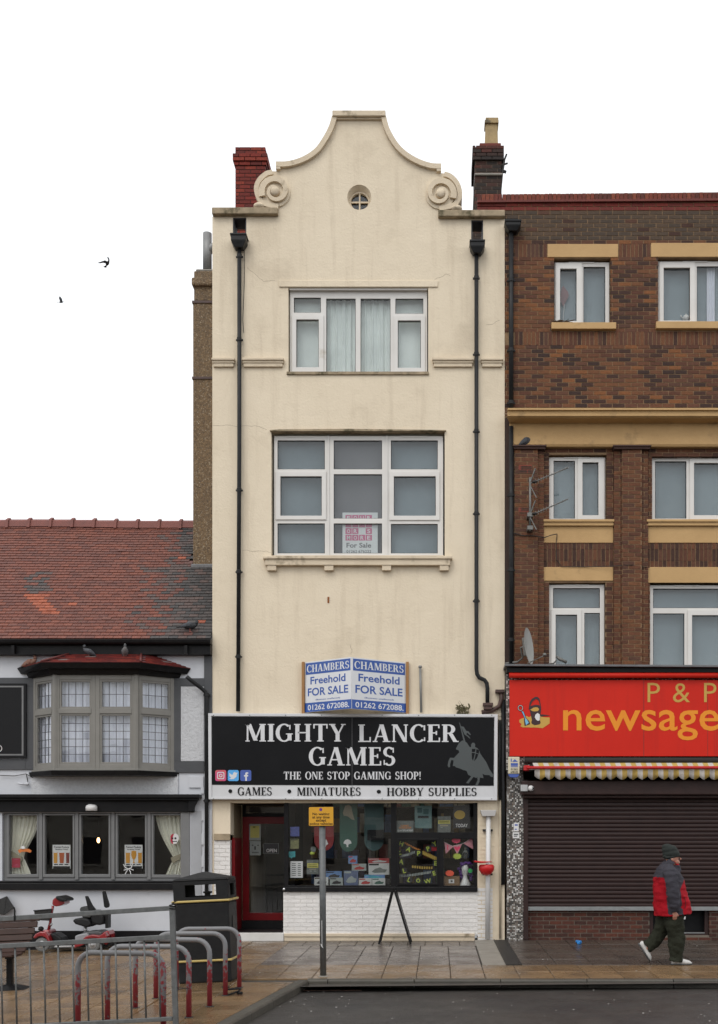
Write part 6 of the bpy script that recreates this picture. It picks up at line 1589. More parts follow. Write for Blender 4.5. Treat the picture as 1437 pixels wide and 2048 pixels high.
q = MB(); q.pbox(1042, 1056, 1570, 1583, -0.27, -0.222, ref=-0.25); q.build('junction_box', M('pale grey plastic', (0.42, 0.42, 0.42), (0.38, 0.38, 0.38), 3, 0.5), sc_, bevel=0.006)
q = MB(); q.ball(P(1062.5, 1577, -0.29), 0.052, 0.052, 0.052, 20, 12); q.build('camera_body', m_white, sc_, smooth=True)
q = MB(); q.lathe([(0.022, 0), (0.022, 0.02)], P(1066, 1577, -0.335), 'y', 14); q.build('lens', m_ink, sc_)
for r_, lab, m_ in (((1028, 1038, 1646, 1663), 'small blue and white card fixed on the mosaic pilaster', m_skyb), ((1026, 1039, 1665, 1677), 'small white card with a mark fixed on the mosaic pilaster', m_white)):
    t = thing('notice_card', lab, 'card', P(r_[0], r_[3], -0.02)); q = MB(); q.pbox(*r_, -0.026, -0.0205, ref=0); q.build('card', m_white, t)
    q = MB(); q.pbox(r_[0] + 2, r_[1] - 2, r_[2] + 3, r_[2] + 6, -0.027, -0.0262, ref=0); q.pbox(r_[0] + 2, r_[1] - 4, r_[3] - 5, r_[3] - 3, -0.027, -0.0262, ref=0); o = q.build('print', m_fb if m_ is m_skyb else m_greyink, t); o['kind'] = 'stuff'

# ---- aerials, satellite dish, second small dish arm
m_aer = M('weathered aluminium', (0.20, 0.20, 0.19), (0.12, 0.115, 0.105), 9, 0.5, metal=0.5)
for k, (zy, x1, y1, lab) in enumerate(((966, 1137, 935, 'upper television aerial on the brick pier'), (1030, 1137, 998, 'lower television aerial on the brick pier'))):
    t = thing('television_aerial', lab, 'aerial', P(1062, zy, -0.3), group='television aerials on the pier')
    a, b_ = P(1060, zy + 2, -0.30), P(x1, y1, -0.62)
    q = MB(); q.tube([a, b_], 0.011, 8); q.build('boom', m_aer, t)
    for i in range(13):
        c = a.lerp(b_, 0.16 + 0.84 * i / 12); L_ = 0.13 - 0.005 * i
        q = MB(); q.tube([c + Vector((-0.02, -0.25, -0.9)) * L_ * 0.4, c + Vector((0.02, 0.25, 0.9)) * L_ * 0.4], 0.004, 5); q.build('director_rod', m_aer, t)
    q = MB(); q.ball(a.lerp(b_, 0.13), 0.05, 0.04, 0.028); q.build('dipole_box', m_iron, t, smooth=True)
    for dx, dz in ((0.10, 0.26), (0.12, -0.26)):
        q = MB(); q.bar(a, a + Vector((dx, -0.05, dz)), 0.03, 0.012); q.build('reflector', m_aer, t)
t = thing('aerial_mast', 'short grey mast clamped to the brick pier carrying both television aerials', 'mast', P(1061, 1062, -0.3))
q = MB(); q.tube([P(1061, 1062, -0.30), P(1061, 955, -0.30)], 0.022, 10); q.build('pole', m_aer, t, smooth=True)
for py in (1056, 1030):
    q = MB(); q.box(PX(1061, -.3) - 0.05, PX(1061, -.3) + 0.05, -0.33, -0.125, PZ(py + 4, -.3), PZ(py - 4, -.3)); q.build('wall_bracket', m_aer, t, bevel=0.004)
t = thing('satellite_dish', 'pale satellite dish turned sideways above the newsagent capping', 'dish', P(1056, 1330, -0.3))
m_dish = M('dish grey', (0.42, 0.42, 0.40), (0.34, 0.34, 0.32), 4, 0.5)
q = MB(); n = 28; v = []; f = []
cd = P(1053, 1293, -0.42); axis = Vector((0.93, -0.36, 0.10)).normalized(); up = Vector((0, 0, 1)); s1 = axis.cross(up).normalized(); s2 = s1.cross(axis)
for j in range(6):
    rr = 0.31 * j / 5
    for i in range(n):
        a = 2 * math.pi * i / n
        v.append(cd + s1 * rr * 0.9 * math.cos(a) + s2 * rr * 1.05 * math.sin(a) + axis * (0.55 * rr * rr + 0.0))
for j in range(5):
    for i in range(n): f.append((j*n + i, j*n + (i+1) % n, (j+1)*n + (i+1) % n, (j+1)*n + i))
q.add(v, f); q.build('reflector', m_dish, t, smooth=True)
q = MB(); q.tube([cd - axis * 0.02, cd - axis * 0.10, P(1046, 1316, -0.3), P(1036, 1324, -0.2), P(1012, 1327, -0.1)], 0.018, 8); q.bar(cd - axis * 0.03 + s2 * -0.16, cd - axis * 0.03 + s2 * 0.16, 0.06, 0.04); q.build('mount_arm', m_aer, t)
q = MB(); q.tube([cd - s2 * 0.30, cd + axis * 0.30 - s2 * 0.22], 0.010, 6); q.ball(cd + axis * 0.32 - s2 * 0.20, 0.035, 0.03, 0.03); q.build('receiver_arm', m_aer, t)
t = thing('floodlight', 'small grey lamp on a bent arm over the newsagent capping', 'lamp', P(1112, 1330, -0.3))
q = MB(); q.tube([P(1098, 1329, -0.30), P(1108, 1327, -0.36), P(1114, 1320, -0.40)], 0.014, 8); q.build('arm', m_aer, t, smooth=True)
q = MB(); q.tube([P(1113, 1313, -0.40), P(1120, 1318, -0.42), P(1134, 1325, -0.45)], [0.018, 0.03, 0.026], 10); q.build('lamp_head', m_aer, t, smooth=True)

# ---- poppy on the white pipe
pp = thing('paper_poppy', 'red plastic poppy cup with a flat red petal tied to the white pipe', 'decoration', P(974, 1750, -0.16))
m_poppy = M('poppy red', (0.55, 0.008, 0.010), (0.45, 0.008, 0.010), 4, 0.4)
q = MB(); q.lathe([(0.02, -0.13), (0.09, -0.10), (0.135, -0.03), (0.14, 0.02), (0.125, 0.06), (0.115, 0.065)], P(973.5, 1737, -0.19), 'z', 24); q.build('cup', m_poppy, pp, smooth=True)
q = MB(); q.tube([P(949, 1723.5, -0.28), P(962, 1725, -0.26), P(983, 1724, -0.2)], [(0.015, 0.03), (0.02, 0.12), (0.008, 0.05)], 12); q.build('petal', m_poppy, pp, smooth=True)
q = MB(); q.ball(P(974, 1731, -0.24), 0.03, 0.03, 0.02); q.build('poppy_eye', m_ink, pp, smooth=True)
for px_ in (965, 981):
    q = MB(); q.pbox(px_, px_ + 4, 1747, 1751, -0.13, -0.05, ref=0); q.build('clip', m_iron, pp)
# ================================================================== things in the games shop window
def pmat(name, c, c2=None, s=8): return M(name, c, c2 or tuple(x * 0.85 for x in c), s, 0.5)
def card(name, label, cat, r_, y, mat, prints=(), thick=0.004, group=None):
    t = thing(name, label, cat, P((r_[0] + r_[1]) / 2, r_[3], y), group=group)
    q = MB(); q.pbox(*r_, y, y + thick, ref=y); q.build('sheet' if thick < 0.02 else 'box', mat, t, bevel=0.002 if thick > 0.02 else 0)
    for pr_, m_ in prints:
        q = MB()
        if isinstance(pr_, tuple) and isinstance(pr_[0], str): put_geo(q, text_geo(pr_[0], 0.015), PX(pr_[1], y), PX(pr_[2], y), PZ(pr_[4], y), PZ(pr_[3], y), y - 0.002); nm = 'lettering'
        elif isinstance(pr_, tuple): q.pbox(*pr_, y - 0.0012, y - 0.0004, ref=y); nm = 'print'
        else: q.pprism(pr_, y - 0.0016, y - 0.0006, ref=y); nm = 'picture'
        o = q.build(nm, m_, t); o['kind'] = 'stuff'
    return t
IY = 0.13
c_navy = pmat('navy print', (0.03, 0.04, 0.16), (0.10, 0.12, 0.35), 60); c_olive = pmat('olive print', (0.10, 0.11, 0.05), (0.25, 0.24, 0.10), 50); c_teal = pmat('teal print', (0.03, 0.30, 0.33)); c_yel = pmat('yellow print', (0.55, 0.50, 0.12)); c_clear = pmat('grey card', (0.16, 0.17, 0.16), (0.10, 0.11, 0.10), 20)
c_gr = pmat('green banner', (0.018, 0.075, 0.052), (0.03, 0.095, 0.07), 5); c_rd = pmat('red banner', (0.26, 0.02, 0.022), (0.20, 0.02, 0.02), 5); c_tl = pmat('dull teal banner', (0.035, 0.085, 0.085), (0.05, 0.10, 0.10), 5); c_bl = pmat('blue box', (0.06, 0.14, 0.34), (0.16, 0.26, 0.42), 30); c_sl = pmat('slate blue box', (0.055, 0.075, 0.15), (0.12, 0.15, 0.24), 40); c_rb = pmat('red box', (0.36, 0.03, 0.03)); c_wb = pmat('white box', (0.50, 0.50, 0.48)); c_tan = pmat('cardboard', (0.22, 0.13, 0.065)); c_pur = pmat('purple hair', (0.09, 0.015, 0.20), (0.05, 0.01, 0.12), 30); c_dk = pmat('dark card', (0.022, 0.020, 0.022)); c_gold = pmat('gold print', (0.45, 0.30, 0.05)); c_lime = pmat('lime print', (0.42, 0.50, 0.06)); c_pink = pmat('pink card', (0.62, 0.26, 0.30)); c_npk = pmat('neon pink card', (0.80, 0.05, 0.14)); c_nor = pmat('neon orange card', (0.85, 0.10, 0.04)); c_ngr = pmat('neon green card', (0.02, 0.45, 0.10)); c_flesh = pmat('pale print', (0.32, 0.28, 0.20)); c_pl = pmat('pale print grey', (0.30, 0.33, 0.31)); c_or = pmat('orange card print', (0.60, 0.20, 0.02))
card('picture_card', 'small blue galaxy picture card stuck at the edge of the shop window', 'card', (581, 599, 1654, 1673), IY, c_navy)
card('picture_card', 'small olive green picture card below the blue one in the shop window', 'card', (581, 598, 1678, 1698), IY, c_olive, [((583, 596, 1679, 1681), c_dk)])
t = thing('speech_bubble_sticker', 'turquoise speech bubble sticker at the edge of the shop window', 'sticker', P(583, 1717, IY)); q = MB(); q.pprism([(576.5, 1703.5), (591, 1703), (591, 1715), (586, 1715), (584, 1718), (582, 1715.5), (576.5, 1715.5)], IY, IY + 0.003, ref=IY); q.build('sheet', c_teal, t)
rows = [((588 - 4, 592, 1727 + i * 3.9, 1728.6 + i * 3.9), m_greyink) for i in range(7)] + [((596, 602, 1727 + i * 3.9, 1728.6 + i * 3.9), m_greyink) for i in range(7)]
card('opening_hours', 'white opening hours sheet in the corner of the shop window', 'notice', (581, 606, 1723, 1756), IY, m_white, rows)
card('yellow_notice', 'framed notice with a yellow heading left of the street sign post', 'notice', (614, 638, 1720, 1749), IY, c_clear, [((615, 637, 1727, 1736), c_yel), ((617, 635, 1729.5, 1730.8), c_olive), ((617, 635, 1732.8, 1734), c_olive), ((619, 633, 1738, 1740), c_flesh), ((620, 624, 1742, 1743.4), c_pl), ((628, 633, 1742, 1743.4), c_pl)])
t = thing('suction_toy', 'small yellow green toy stuck on the shop window glass', 'toy', P(625, 1710, IY)); q = MB(); q.ball(P(625, 1707, IY + 0.02), 0.045, 0.02, 0.032); q.build('body', c_lime, t, smooth=True); q = MB(); q.lathe([(0.03, 0), (0.05, -0.01)], P(627, 1699, IY + .01), 'y', 14); q.build('suction_cup', c_clear, t)
# hanging banners
def banner(label, a_, b_, c_, d_, y, mat, emblem, em_mat):
    t = thing('hanging_banner', label, 'banner', P((a_ + b_) / 2, d_, y))
    n = 12; pts = [(a_, c_), (b_, c_), (b_, d_ - (b_ - a_) * 0.55)] + [((a_ + b_) / 2 + (b_ - a_) / 2 * math.cos(R(180 * i / n)), d_ - (b_ - a_) * 0.55 + (b_ - a_) * 0.55 * math.sin(R(180 * i / n))) for i in range(1, n)] + [(a_, d_ - (b_ - a_) * 0.55)]
    q = MB(); q.pprism(pts, y, y + 0.006, ref=y); q.build('cloth', mat, t)
    for e_, m_ in emblem:
        q = MB(); q.pprism(e_, y - 0.003, y - 0.001, ref=y); q.build('emblem', m_ or em_mat, t)
    return t
tree = [([(694.5, 1693.5), (693, 1689), (687.5, 1687.5), (688.5, 1683.5), (691, 1680.5), (695.5, 1679), (700, 1680.5), (702.5, 1683.5), (703.5, 1687.5), (697.5, 1689), (696.5, 1693.5), (699, 1694.5), (692, 1694.5)], None)]
banner('long green hanging banner with a white tree emblem and pale figure', 680, 715, 1607, 1704, 0.35, c_gr, tree + [([(686, 1626), (691, 1612), (698, 1610), (703, 1613), (706, 1628), (710, 1641), (703, 1639), (696, 1633), (688, 1632)], c_flesh)], m_white)
banner('red hanging banner with a white flame emblem behind the street sign post', 629, 668, 1652, 1702, 0.38, c_rd, [([(648, 1694), (651, 1688), (650, 1681), (653, 1679), (655, 1684), (657, 1688), (653, 1691), (652, 1694)], None)], m_white)
banner('dull teal hanging banner beside the shop window mullion', 729, 768, 1608, 1702, 0.45, c_tl, [], m_white)
card('dark_screen', 'dark rectangular screen hanging in front of the teal banner', 'screen', (735, 768, 1660, 1681), 0.30, m_ink, thick=0.04)
# boxed model kits stacked on the shelf
kits = [((629, 657, 1755, 1771), 0.16, c_wb, c_dk, 'white model kit box with red side, first of the front row'), ((660, 686, 1756, 1771), 0.16, c_pl, c_dk, 'grey model kit box with a curved drawing in the front row'), ((688, 717, 1742, 1771), 0.20, c_sl, c_pl, 'tall slate blue model kit box with a tank picture'),
        ((718, 744, 1757, 1771), 0.16, c_wb, c_rb, 'small model kit box with a red and blue plane'), ((745, 771, 1757, 1771), 0.16, c_wb, c_gr, 'white model kit box with green stripes at the row end'), ((652, 684, 1743, 1758), 0.30, c_bl, c_dk, 'blue model kit box with a dark aircraft'),
        ((729, 770, 1750, 1757.5), 0.22, c_bl, c_teal, 'flat light blue model kit box under the white tank box'), ((737.5, 779, 1727, 1750), 0.24, c_wb, c_clear, 'large white model kit box with a grey tank'), ((704, 733, 1728, 1742), 0.34, c_pl, c_rb, 'model kit box with red ends behind the slate blue box'),
        ((697, 715, 1712, 1728), 0.38, c_bl, c_rb, 'upright red and blue model kit box on top of the pile'), ((737, 779, 1717, 1727), 0.40, c_rb, c_wb, 'long red model kit box on top of the white tank box')]
for r_, y_, m_, m2, lab in kits:
    a_, b_, c_, d_ = r_; w_ = b_ - a_; h_ = d_ - c_
    prs = [([(a_ + w_*.15, d_ - h_*.25), (a_ + w_*.3, c_ + h_*.5), (a_ + w_*.55, c_ + h_*.35), (a_ + w_*.7, c_ + h_*.5), (b_ - w_*.1, d_ - h_*.45), (b_ - w_*.2, d_ - h_*.2), (a_ + w_*.3, d_ - h_*.15)], m2), ((a_ + 1, a_ + w_ * 0.5, c_ + 1, c_ + 1 + h_ * 0.14), m2 if m2 is not c_clear else m_ink)]
    card('model_kit_box', lab, 'box', r_, y_, m_, prs, 0.09, 'model kits in the shop window')
# supports under the upper kits
q = MB(); q.box(PX(690, .3), PX(781, .3), 0.27, 0.52, PZ(1772, .3), PZ(1758, .3)); q.build('display_step', c_dk, shop)
# upper right pane
card('offer_notice', 'framed notice with orange lettering low in the upper shop pane', 'notice', (793.5, 828, 1642, 1666), IY, c_clear, [(('GAMES', 802, 818, 1650, 1653.5), c_or), (('WORKSHOP', 798, 823, 1654, 1658), c_or), (('Up to 25% off RRP!', 795, 826, 1659.5, 1664), m_white)])
card('event_poster', 'pale teal poster hung in the upper shop pane', 'poster', (830, 864, 1612, 1657), 0.20, pmat('pale teal poster', (0.10, 0.19, 0.19), (0.17, 0.25, 0.24), 12), [((836, 858, 1632, 1637), c_dk), ((835, 845, 1616, 1626), c_tl), ((847, 858, 1618, 1629), c_tl)])
card('yellow_notice', 'framed notice with a yellow heading in the upper shop pane', 'notice', (876, 902, 1633, 1666), IY, c_clear, [((877, 901, 1641, 1648), c_yel), ((879, 899, 1642.5, 1643.8), c_olive), ((879, 899, 1645.4, 1646.6), c_olive), ((881, 897, 1650, 1653), c_flesh), ((882, 886, 1655, 1656.4), c_pl)])
q_ring = [(920 + 11 * math.cos(2*math.pi*i/20), 1630 + 9 * math.sin(2*math.pi*i/20)) for i in range(20)]
card('black_poster', 'black poster with a gold oval and white lettering in the upper shop pane', 'poster', (907, 941, 1611, 1657), IY, c_dk, [(q_ring, c_gold), (('TODAY', 912, 936, 1648, 1655), m_white)])
# halloween letters on strings
lt = thing('letter_garland', 'garland of yellow green letters on dark discs strung round the shop pane', 'garland', P(837, 1768, IY))
spots = [('H', 803, 1688, 20), ('A', 818, 1699, 25), ('P', 838, 1707, 0), ('P', 857, 1698, -20), ('Y', 870, 1688, -25), ('H', 798, 1707, 70), ('A', 803, 1724, 10), ('L', 809, 1742, -10), ('L', 819, 1760, 25), ('\u00d6', 837, 1761, 0), ('W', 856, 1763, -15), ('E', 869, 1747, -20), ('E', 872, 1727, 0)]
for ch, x_, y_, an in spots:
    q = MB(); q.lathe([(0.062, 0), (0.062, 0.004)], P(x_, y_, IY + 0.01), 'y', 16); q.build('disc', c_dk, lt)
    q = MB(); v_, f_ = text_geo(ch, 0.03); mx_ = (max(p[0] for p in v_) + min(p[0] for p in v_)) / 2; my_ = (max(p[1] for p in v_) + min(p[1] for p in v_)) / 2; hh = max(p[1] for p in v_) - min(p[1] for p in v_)
    c, s_ = math.cos(R(-an)), math.sin(R(-an)); k_ = 0.085 / hh; cc = P(x_, y_, IY)
    q.add([(cc.x + k_ * ((p[0]-mx_) * c - (p[1]-my_) * s_), IY, cc.z + k_ * ((p[0]-mx_) * s_ + (p[1]-my_) * c)) for p in v_], f_); q.build('letter', c_lime, lt)
q = MB(); q.tube([P(x_, y_ - 5, IY + 0.016) for _, x_, y_, _ in spots[:5]], 0.004, 5); q.tube([P(x_, y_, IY + 0.016) for _, x_, y_, _ in spots[5:]], 0.004, 5); q.build('string', m_ink, lt)
def strand(name, lab, pts, m_, n, w_, h_):
    t = thing(name, lab, 'garland', P(pts[1][0], pts[1][1] + 6, IY + 0.04), group='paper strips in the shop pane')
    L_ = []
    for i in range(n):
        u = i / (n - 1) * (len(pts) - 1); k = min(int(u), len(pts) - 2); fr_ = u - k
        L_.append((pts[k][0] + (pts[k+1][0] - pts[k][0]) * fr_, pts[k][1] + (pts[k+1][1] - pts[k][1]) * fr_))
    for x_, y_ in L_:
        q = MB(); q.pbox(x_ - w_ / 2, x_ + w_ / 2, y_ - h_ / 2, y_ + h_ / 2, IY + 0.04, IY + 0.043, ref=IY); q.build('tag', m_, t)
strand('paper_strip', 'strip of pale blue grey tags across the top of the pane', [(801, 1713), (815, 1710), (829, 1705)], c_pl, 11, 2, 5)
strand('paper_strip', 'strip of pale blue grey tags sagging across the bottom of the pane', [(797, 1753), (830, 1750), (861, 1745)], c_pl, 22, 2, 5)
strand('paper_strip', 'orange paper strip rising from the pane corner', [(811, 1687), (826, 1695), (840, 1701)], c_or, 9, 3.4, 4)
strand('paper_strip', 'orange and gold paper strip by the pane edge', [(847, 1706), (860, 1712), (873, 1718)], c_gold, 9, 3.0, 8)
strand('paper_strip', 'gold script strip hanging mid pane', [(826, 1734), (845, 1736), (864, 1736)], c_gold, 9, 3.0, 5)
card('red_word_card', 'small red word card at the edge of the letter garland', 'card', (862, 876, 1694, 1702), IY + 0.03, pmat('red word', (0.45, 0.01, 0.02)))
# small right pane
bn = thing('bunting', 'three pink bunting flags with a heart on a string', 'bunting', P(918, 1708, IY))
for pts, m_ in (([(889, 1684), (907, 1694), (892, 1708)], None), ([(906, 1692), (925, 1688), (915, 1710)], None), ([(927, 1687), (945, 1676), (947, 1699)], None)):
    q = MB(); q.pprism(pts, IY, IY + 0.003, ref=IY); q.build('flag', c_pink, bn)
q = MB(); q.pprism([(915, 1703), (909, 1697), (910, 1694), (913, 1693.5), (915, 1695.5), (917, 1693), (920.5, 1693.5), (921, 1697)], IY - 0.002, IY - 0.001, ref=IY); q.build('heart', c_npk, bn)
q = MB(); q.pbox(895, 897, 1690, 1700, IY - 0.002, IY - 0.001, ref=IY); q.build('letter', c_npk, bn)
q = MB(); q.tube([P(888, 1684, IY), P(906, 1693, IY), P(926, 1688, IY), P(948, 1674, IY)], 0.003, 5); q.build('string', m_white, bn)
def star(cx, cy, rx, ry, m_, lab):
    n = 22; t = thing('price_star', lab, 'price tag', P(cx, cy + ry, IY)); q = MB()
    q.pprism([(cx + (rx if i % 2 else rx * 0.8) * math.cos(2*math.pi*i/n), cy + (ry if i % 2 else ry * 0.8) * math.sin(2*math.pi*i/n)) for i in range(n)], IY - 0.006, IY - 0.003, ref=IY); q.build('card', m_, t)
star(913, 1681, 9.5, 6.5, c_npk, 'neon pink price star above the bunting'); star(915, 1713, 9, 6.5, c_lime, 'lime price star below the bunting heart'); star(900, 1747, 9.5, 6.5, c_nor, 'neon orange price star above the cardboard box'); star(941, 1742, 4.8, 4.8, c_ngr, 'small green price star beside the purple wig')
card('cardboard_box', 'brown cardboard box with a white label on the shop window shelf', 'box', (888, 920, 1753, 1773), 0.16, c_tan, [((898, 909, 1759, 1767), m_white), ((902, 906, 1761, 1765), c_clear)], 0.22)
hd = thing('mannequin_head', 'white mannequin head wearing a purple curly wig', 'mannequin', P(932, 1773, 0.22))
q = MB(); y_ = 0.22
q.lathe([(0.10, PZ(1773, y_)), (0.105, PZ(1770, y_)), (0.075, PZ(1764, y_)), (0.045, PZ(1757, y_)), (0.04, PZ(1751, y_)), (0.055, PZ(1748, y_)), (0.062, PZ(1742, y_)), (0.066, PZ(1737, y_)), (0.055, PZ(1731, y_)), (0.02, PZ(1728, y_))], (PX(931, y_), y_, 0), 'z', 20); q.ball(P(929.5, 1741, y_ - 0.065), 0.010, 0.014, 0.02); q.build('head', m_white, hd, smooth=True)
q = MB(); rnd = random.Random(9)
for i in range(60):
    a = rnd.uniform(-0.2, math.pi + 0.2); rr = rnd.uniform(0.06, 0.11); zz = PZ(1726 + rnd.random() * 34, y_)
    q.ball((PX(932, y_) + rr * math.cos(a) * 1.15, y_ + 0.03 + 0.05 * rnd.random(), zz), 0.03, 0.03, 0.03, 7, 5)
for i in range(26): q.ball((PX(931.5, y_) + rnd.uniform(-.09, .09), y_ + rnd.uniform(-.06, .05), PZ(1726 + rnd.random() * 5, y_)), 0.03, 0.03, 0.026, 7, 5)
o = q.build('wig', c_pur, hd, smooth=True); o['kind'] = 'stuff'
sk = thing('hanging_skeleton', 'small dark plastic skeleton hanging in the end shop pane', 'toy', P(931, 1716, 0.2)); q = MB()
q.ball(P(931, 1698, .2), 0.022, 0.02, 0.028); q.tube([P(931, 1701, .2), P(931, 1709, .2)], 0.014, 6); q.ball(P(931, 1704, .2), 0.035, 0.02, 0.03)
for s_ in (-1, 1): q.tube([P(931 + s_ * 3, 1702, .2), P(931 + s_ * 5, 1708, .2), P(931 + s_ * 4, 1713, .2)], 0.007, 5); q.tube([P(931 + s_ * 1.5, 1709, .2), P(931 + s_ * 2, 1714, .2), P(931 + s_ * 2, 1719, .2)], 0.008, 5)
q.build('bones', c_clear, sk, smooth=True)
# door papers
dp = 1.0 - 0.002
card('door_poster', 'yellow and white poster high on the door glass', 'poster', (499, 522, 1649, 1681), dp, c_pl, [((501, 519, 1652, 1676), c_yel), ((507, 511, 1653, 1656), c_dk)])
card('door_poster', 'white poster with dark drawing low on the door glass', 'poster', (500, 522, 1682, 1711), dp, c_pl, [((509, 512, 1693, 1700), c_dk), ((504, 507, 1690, 1692), c_dk), ((515, 518, 1690, 1692), c_dk), ((504, 518, 1704, 1707), c_clear)])
card('open_sign', 'dark open sign hung behind the door glass', 'sign', (527, 558, 1687, 1708), dp, c_clear, [((528, 557, 1688, 1707), c_dk), (('OPEN', 533, 554, 1698, 1705), m_white)])
# spines and boxes of stock on the shelves further in: one dim mass
q = MB(); rnd = random.Random(21)
PS = [(0.20, 0.05, 0.04), (0.05, 0.10, 0.22), (0.25, 0.22, 0.16), (0.06, 0.13, 0.09), (0.30, 0.28, 0.26), (0.22, 0.14, 0.04), (0.08, 0.06, 0.12)]
for i in range(4):
    x = PX(592)
    while x < PX(948):
        w_ = rnd.uniform(0.04, 0.20); h_ = rnd.uniform(0.16, 0.40)
        if rnd.random() < 0.85: q.box(x, x + w_, 2.42 + rnd.uniform(0, .06), 2.66, 0.932 + i * 0.52, 0.932 + i * 0.52 + h_, col=rnd.choice(PS))
        x += w_ + rnd.uniform(0.004, 0.03)
o = q.build('shelf_stock', M('shelf stock', (1, 1, 1), None, 14, 0.6, attr=True), shop); o['kind'] = 'stuff'
# two lit tubes on the shop ceiling
m_tube = bpy.data.materials.new('lit tube'); m_tube.use_nodes = True
_b = m_tube.node_tree.nodes['Principled BSDF']; _b.inputs['Emission Color'].default_value = (1, 0.93, 0.75, 1); _b.inputs['Emission Strength'].default_value = 9
for i, (px_, lab) in enumerate(((735, 'lit ceiling tube above the hanging banners in the games shop'), (872, 'lit ceiling tube behind the black poster in the games shop'))):
    t = thing('ceiling_light', lab, 'light', (PX(px_, 1.6), 1.6, 2.9)); q = MB(); q.box(PX(px_, 1.6) - 0.03, PX(px_, 1.6) + 0.03, 1.2, 2.3, 2.93, 2.98); q.build('housing', m_white, t)
    q = MB(); q.tube([(PX(px_, 1.6), 1.22, 2.91), (PX(px_, 1.6), 2.28, 2.91)], 0.014, 8); q.build('tube', m_tube, t)
# ================================================================== street furniture
m_galvpost = M('dull galvanised post', (0.13, 0.135, 0.135), (0.085, 0.09, 0.09), 14, 0.5, 0.1, 90, metal=0.35)
# no waiting sign on a post
g = ground_at(647, 1954)
st = thing('street_sign', 'yellow no waiting sign on a grey post at the kerb', 'sign', g)
yp = g.y
q = MB(); q.tube([(g.x, yp, g.z - 0.05), (PX(645, yp), yp, PZ(1648, yp))], 0.043, 16); q.build('post', m_galvpost, st, smooth=True)
q = MB(); q.lathe([(0.075, 0), (0.075, 0.006), (0.046, 0.02)], (g.x, yp, g.z - 0.004), 'z', 16); q.build('base_collar', m_conc, st)
m_signy = M('yellow sign face', (0.60, 0.30, 0.015), (0.56, 0.28, 0.014), 3, 0.4)
ypl = yp - 0.05
q = MB(); q.pprism(rsq(642.5, 1633.3, 26, 2.5)[:0] or [(617, 1615), (618.5, 1613.5), (666, 1613), (668, 1614.5), (668.5, 1651), (667, 1653), (619, 1653.5), (617, 1652)], ypl, ypl + 0.006, ref=ypl); pl = q.build('plate', m_ink, st)
q = MB(); q.pprism([(618.2, 1616), (619.2, 1614.8), (666, 1614.3), (667, 1615.5), (667.4, 1650.5), (666.4, 1651.8), (619.5, 1652.2), (618.2, 1651)], ypl - 0.002, ypl - 0.0005, ref=ypl); q.build('face', m_signy, pl)
q = MB()
for i, (body, a_, b_) in enumerate((('No waiting', 625.5, 659.5), ('at any time', 625, 660), ('except', 632.5, 653), ('police vehicles', 620, 666))):
    put_geo(q, text_geo(body, 0.02), PX(a_, ypl), PX(b_, ypl), PZ(1631.2 + i * 6.6 + (1.3 if i in (0, 1, 2) else 0.8), ypl), PZ(1625.6 + i * 6.6, ypl), ypl - 0.003)
o = q.build('lettering', m_ink, pl); o['kind'] = 'stuff'
q = MB(); q.lathe([(0.021, 0), (0.021, 0.001)], (PX(642, ypl), ypl - 0.0035, PZ(1619.5, ypl)), 'y', 16); q.build('permit_mark', M('purple print', (0.12, 0.02, 0.20), (0.11, 0.02, 0.18), 3, 0.5), pl)
q = MB(); q.pbox(636, 653, 1648, 1651, ypl + 0.006, yp + 0.05, ref=ypl); q.build('clip', m_galvpost, st)
q = MB(); q.pprism([(644.3, 1841), (645.2, 1841), (645.6, 1893), (644.8, 1893)], yp - 0.0445, yp - 0.0425, ref=yp); q.pprism([(642, 1887), (645, 1890), (648, 1897), (644, 1893)], yp - 0.0450, yp - 0.0430, ref=yp); q.build('paint_scratch', m_white, st)

# A-board standing edge on
ga = ground_at(790, 1891); ya0, ya1 = ga.y, ga.y + 0.55
ab = thing('a_board', 'black folding A board seen from its edge before the white brick riser', 'sign', ga)
ax_, az_ = PX(787, ya0), PZ(1779, ya0)
for s_, fx in ((-1, 758), (1, 822)):
    x0 = PX(fx, ya0); z0 = gz(x0, ya0)
    for yy in (ya0, ya1 - 0.03):
        q = MB(); q.bar((ax_ + s_ * 0.012, yy + 0.015, az_ + 0.01), (x0, yy + 0.015, z0 + 0.012), 0.03, 0.034, up=(1, 0, 0)); q.build('frame_leg', m_black, ab, bevel=0.004)
    q = MB(); top = Vector((ax_ + s_ * 0.03, 0, az_ - 0.03)); bt = Vector((x0 - s_ * 0.03, 0, z0 + 0.13))
    t_ = (bt - top).normalized(); nrm = Vector((-t_.z, 0, t_.x)) * 0.006
    v = [(p + n_ + Vector((0, yy, 0))) for yy in (ya0 + 0.03, ya1 - 0.03) for p, n_ in ((top, nrm), (bt, nrm), (bt, -nrm), (top, -nrm))]
    q.add(v, [(0, 1, 2, 3), (4, 7, 6, 5), (0, 4, 5, 1), (1, 5, 6, 2), (2, 6, 7, 3), (3, 7, 4, 0)]); q.build('panel', m_ink, ab)
q = MB(); q.tube([(ax_, ya0, az_ + 0.015), (ax_, ya1, az_ + 0.015)], 0.022, 8); q.build('hinge', m_black, ab, smooth=True)

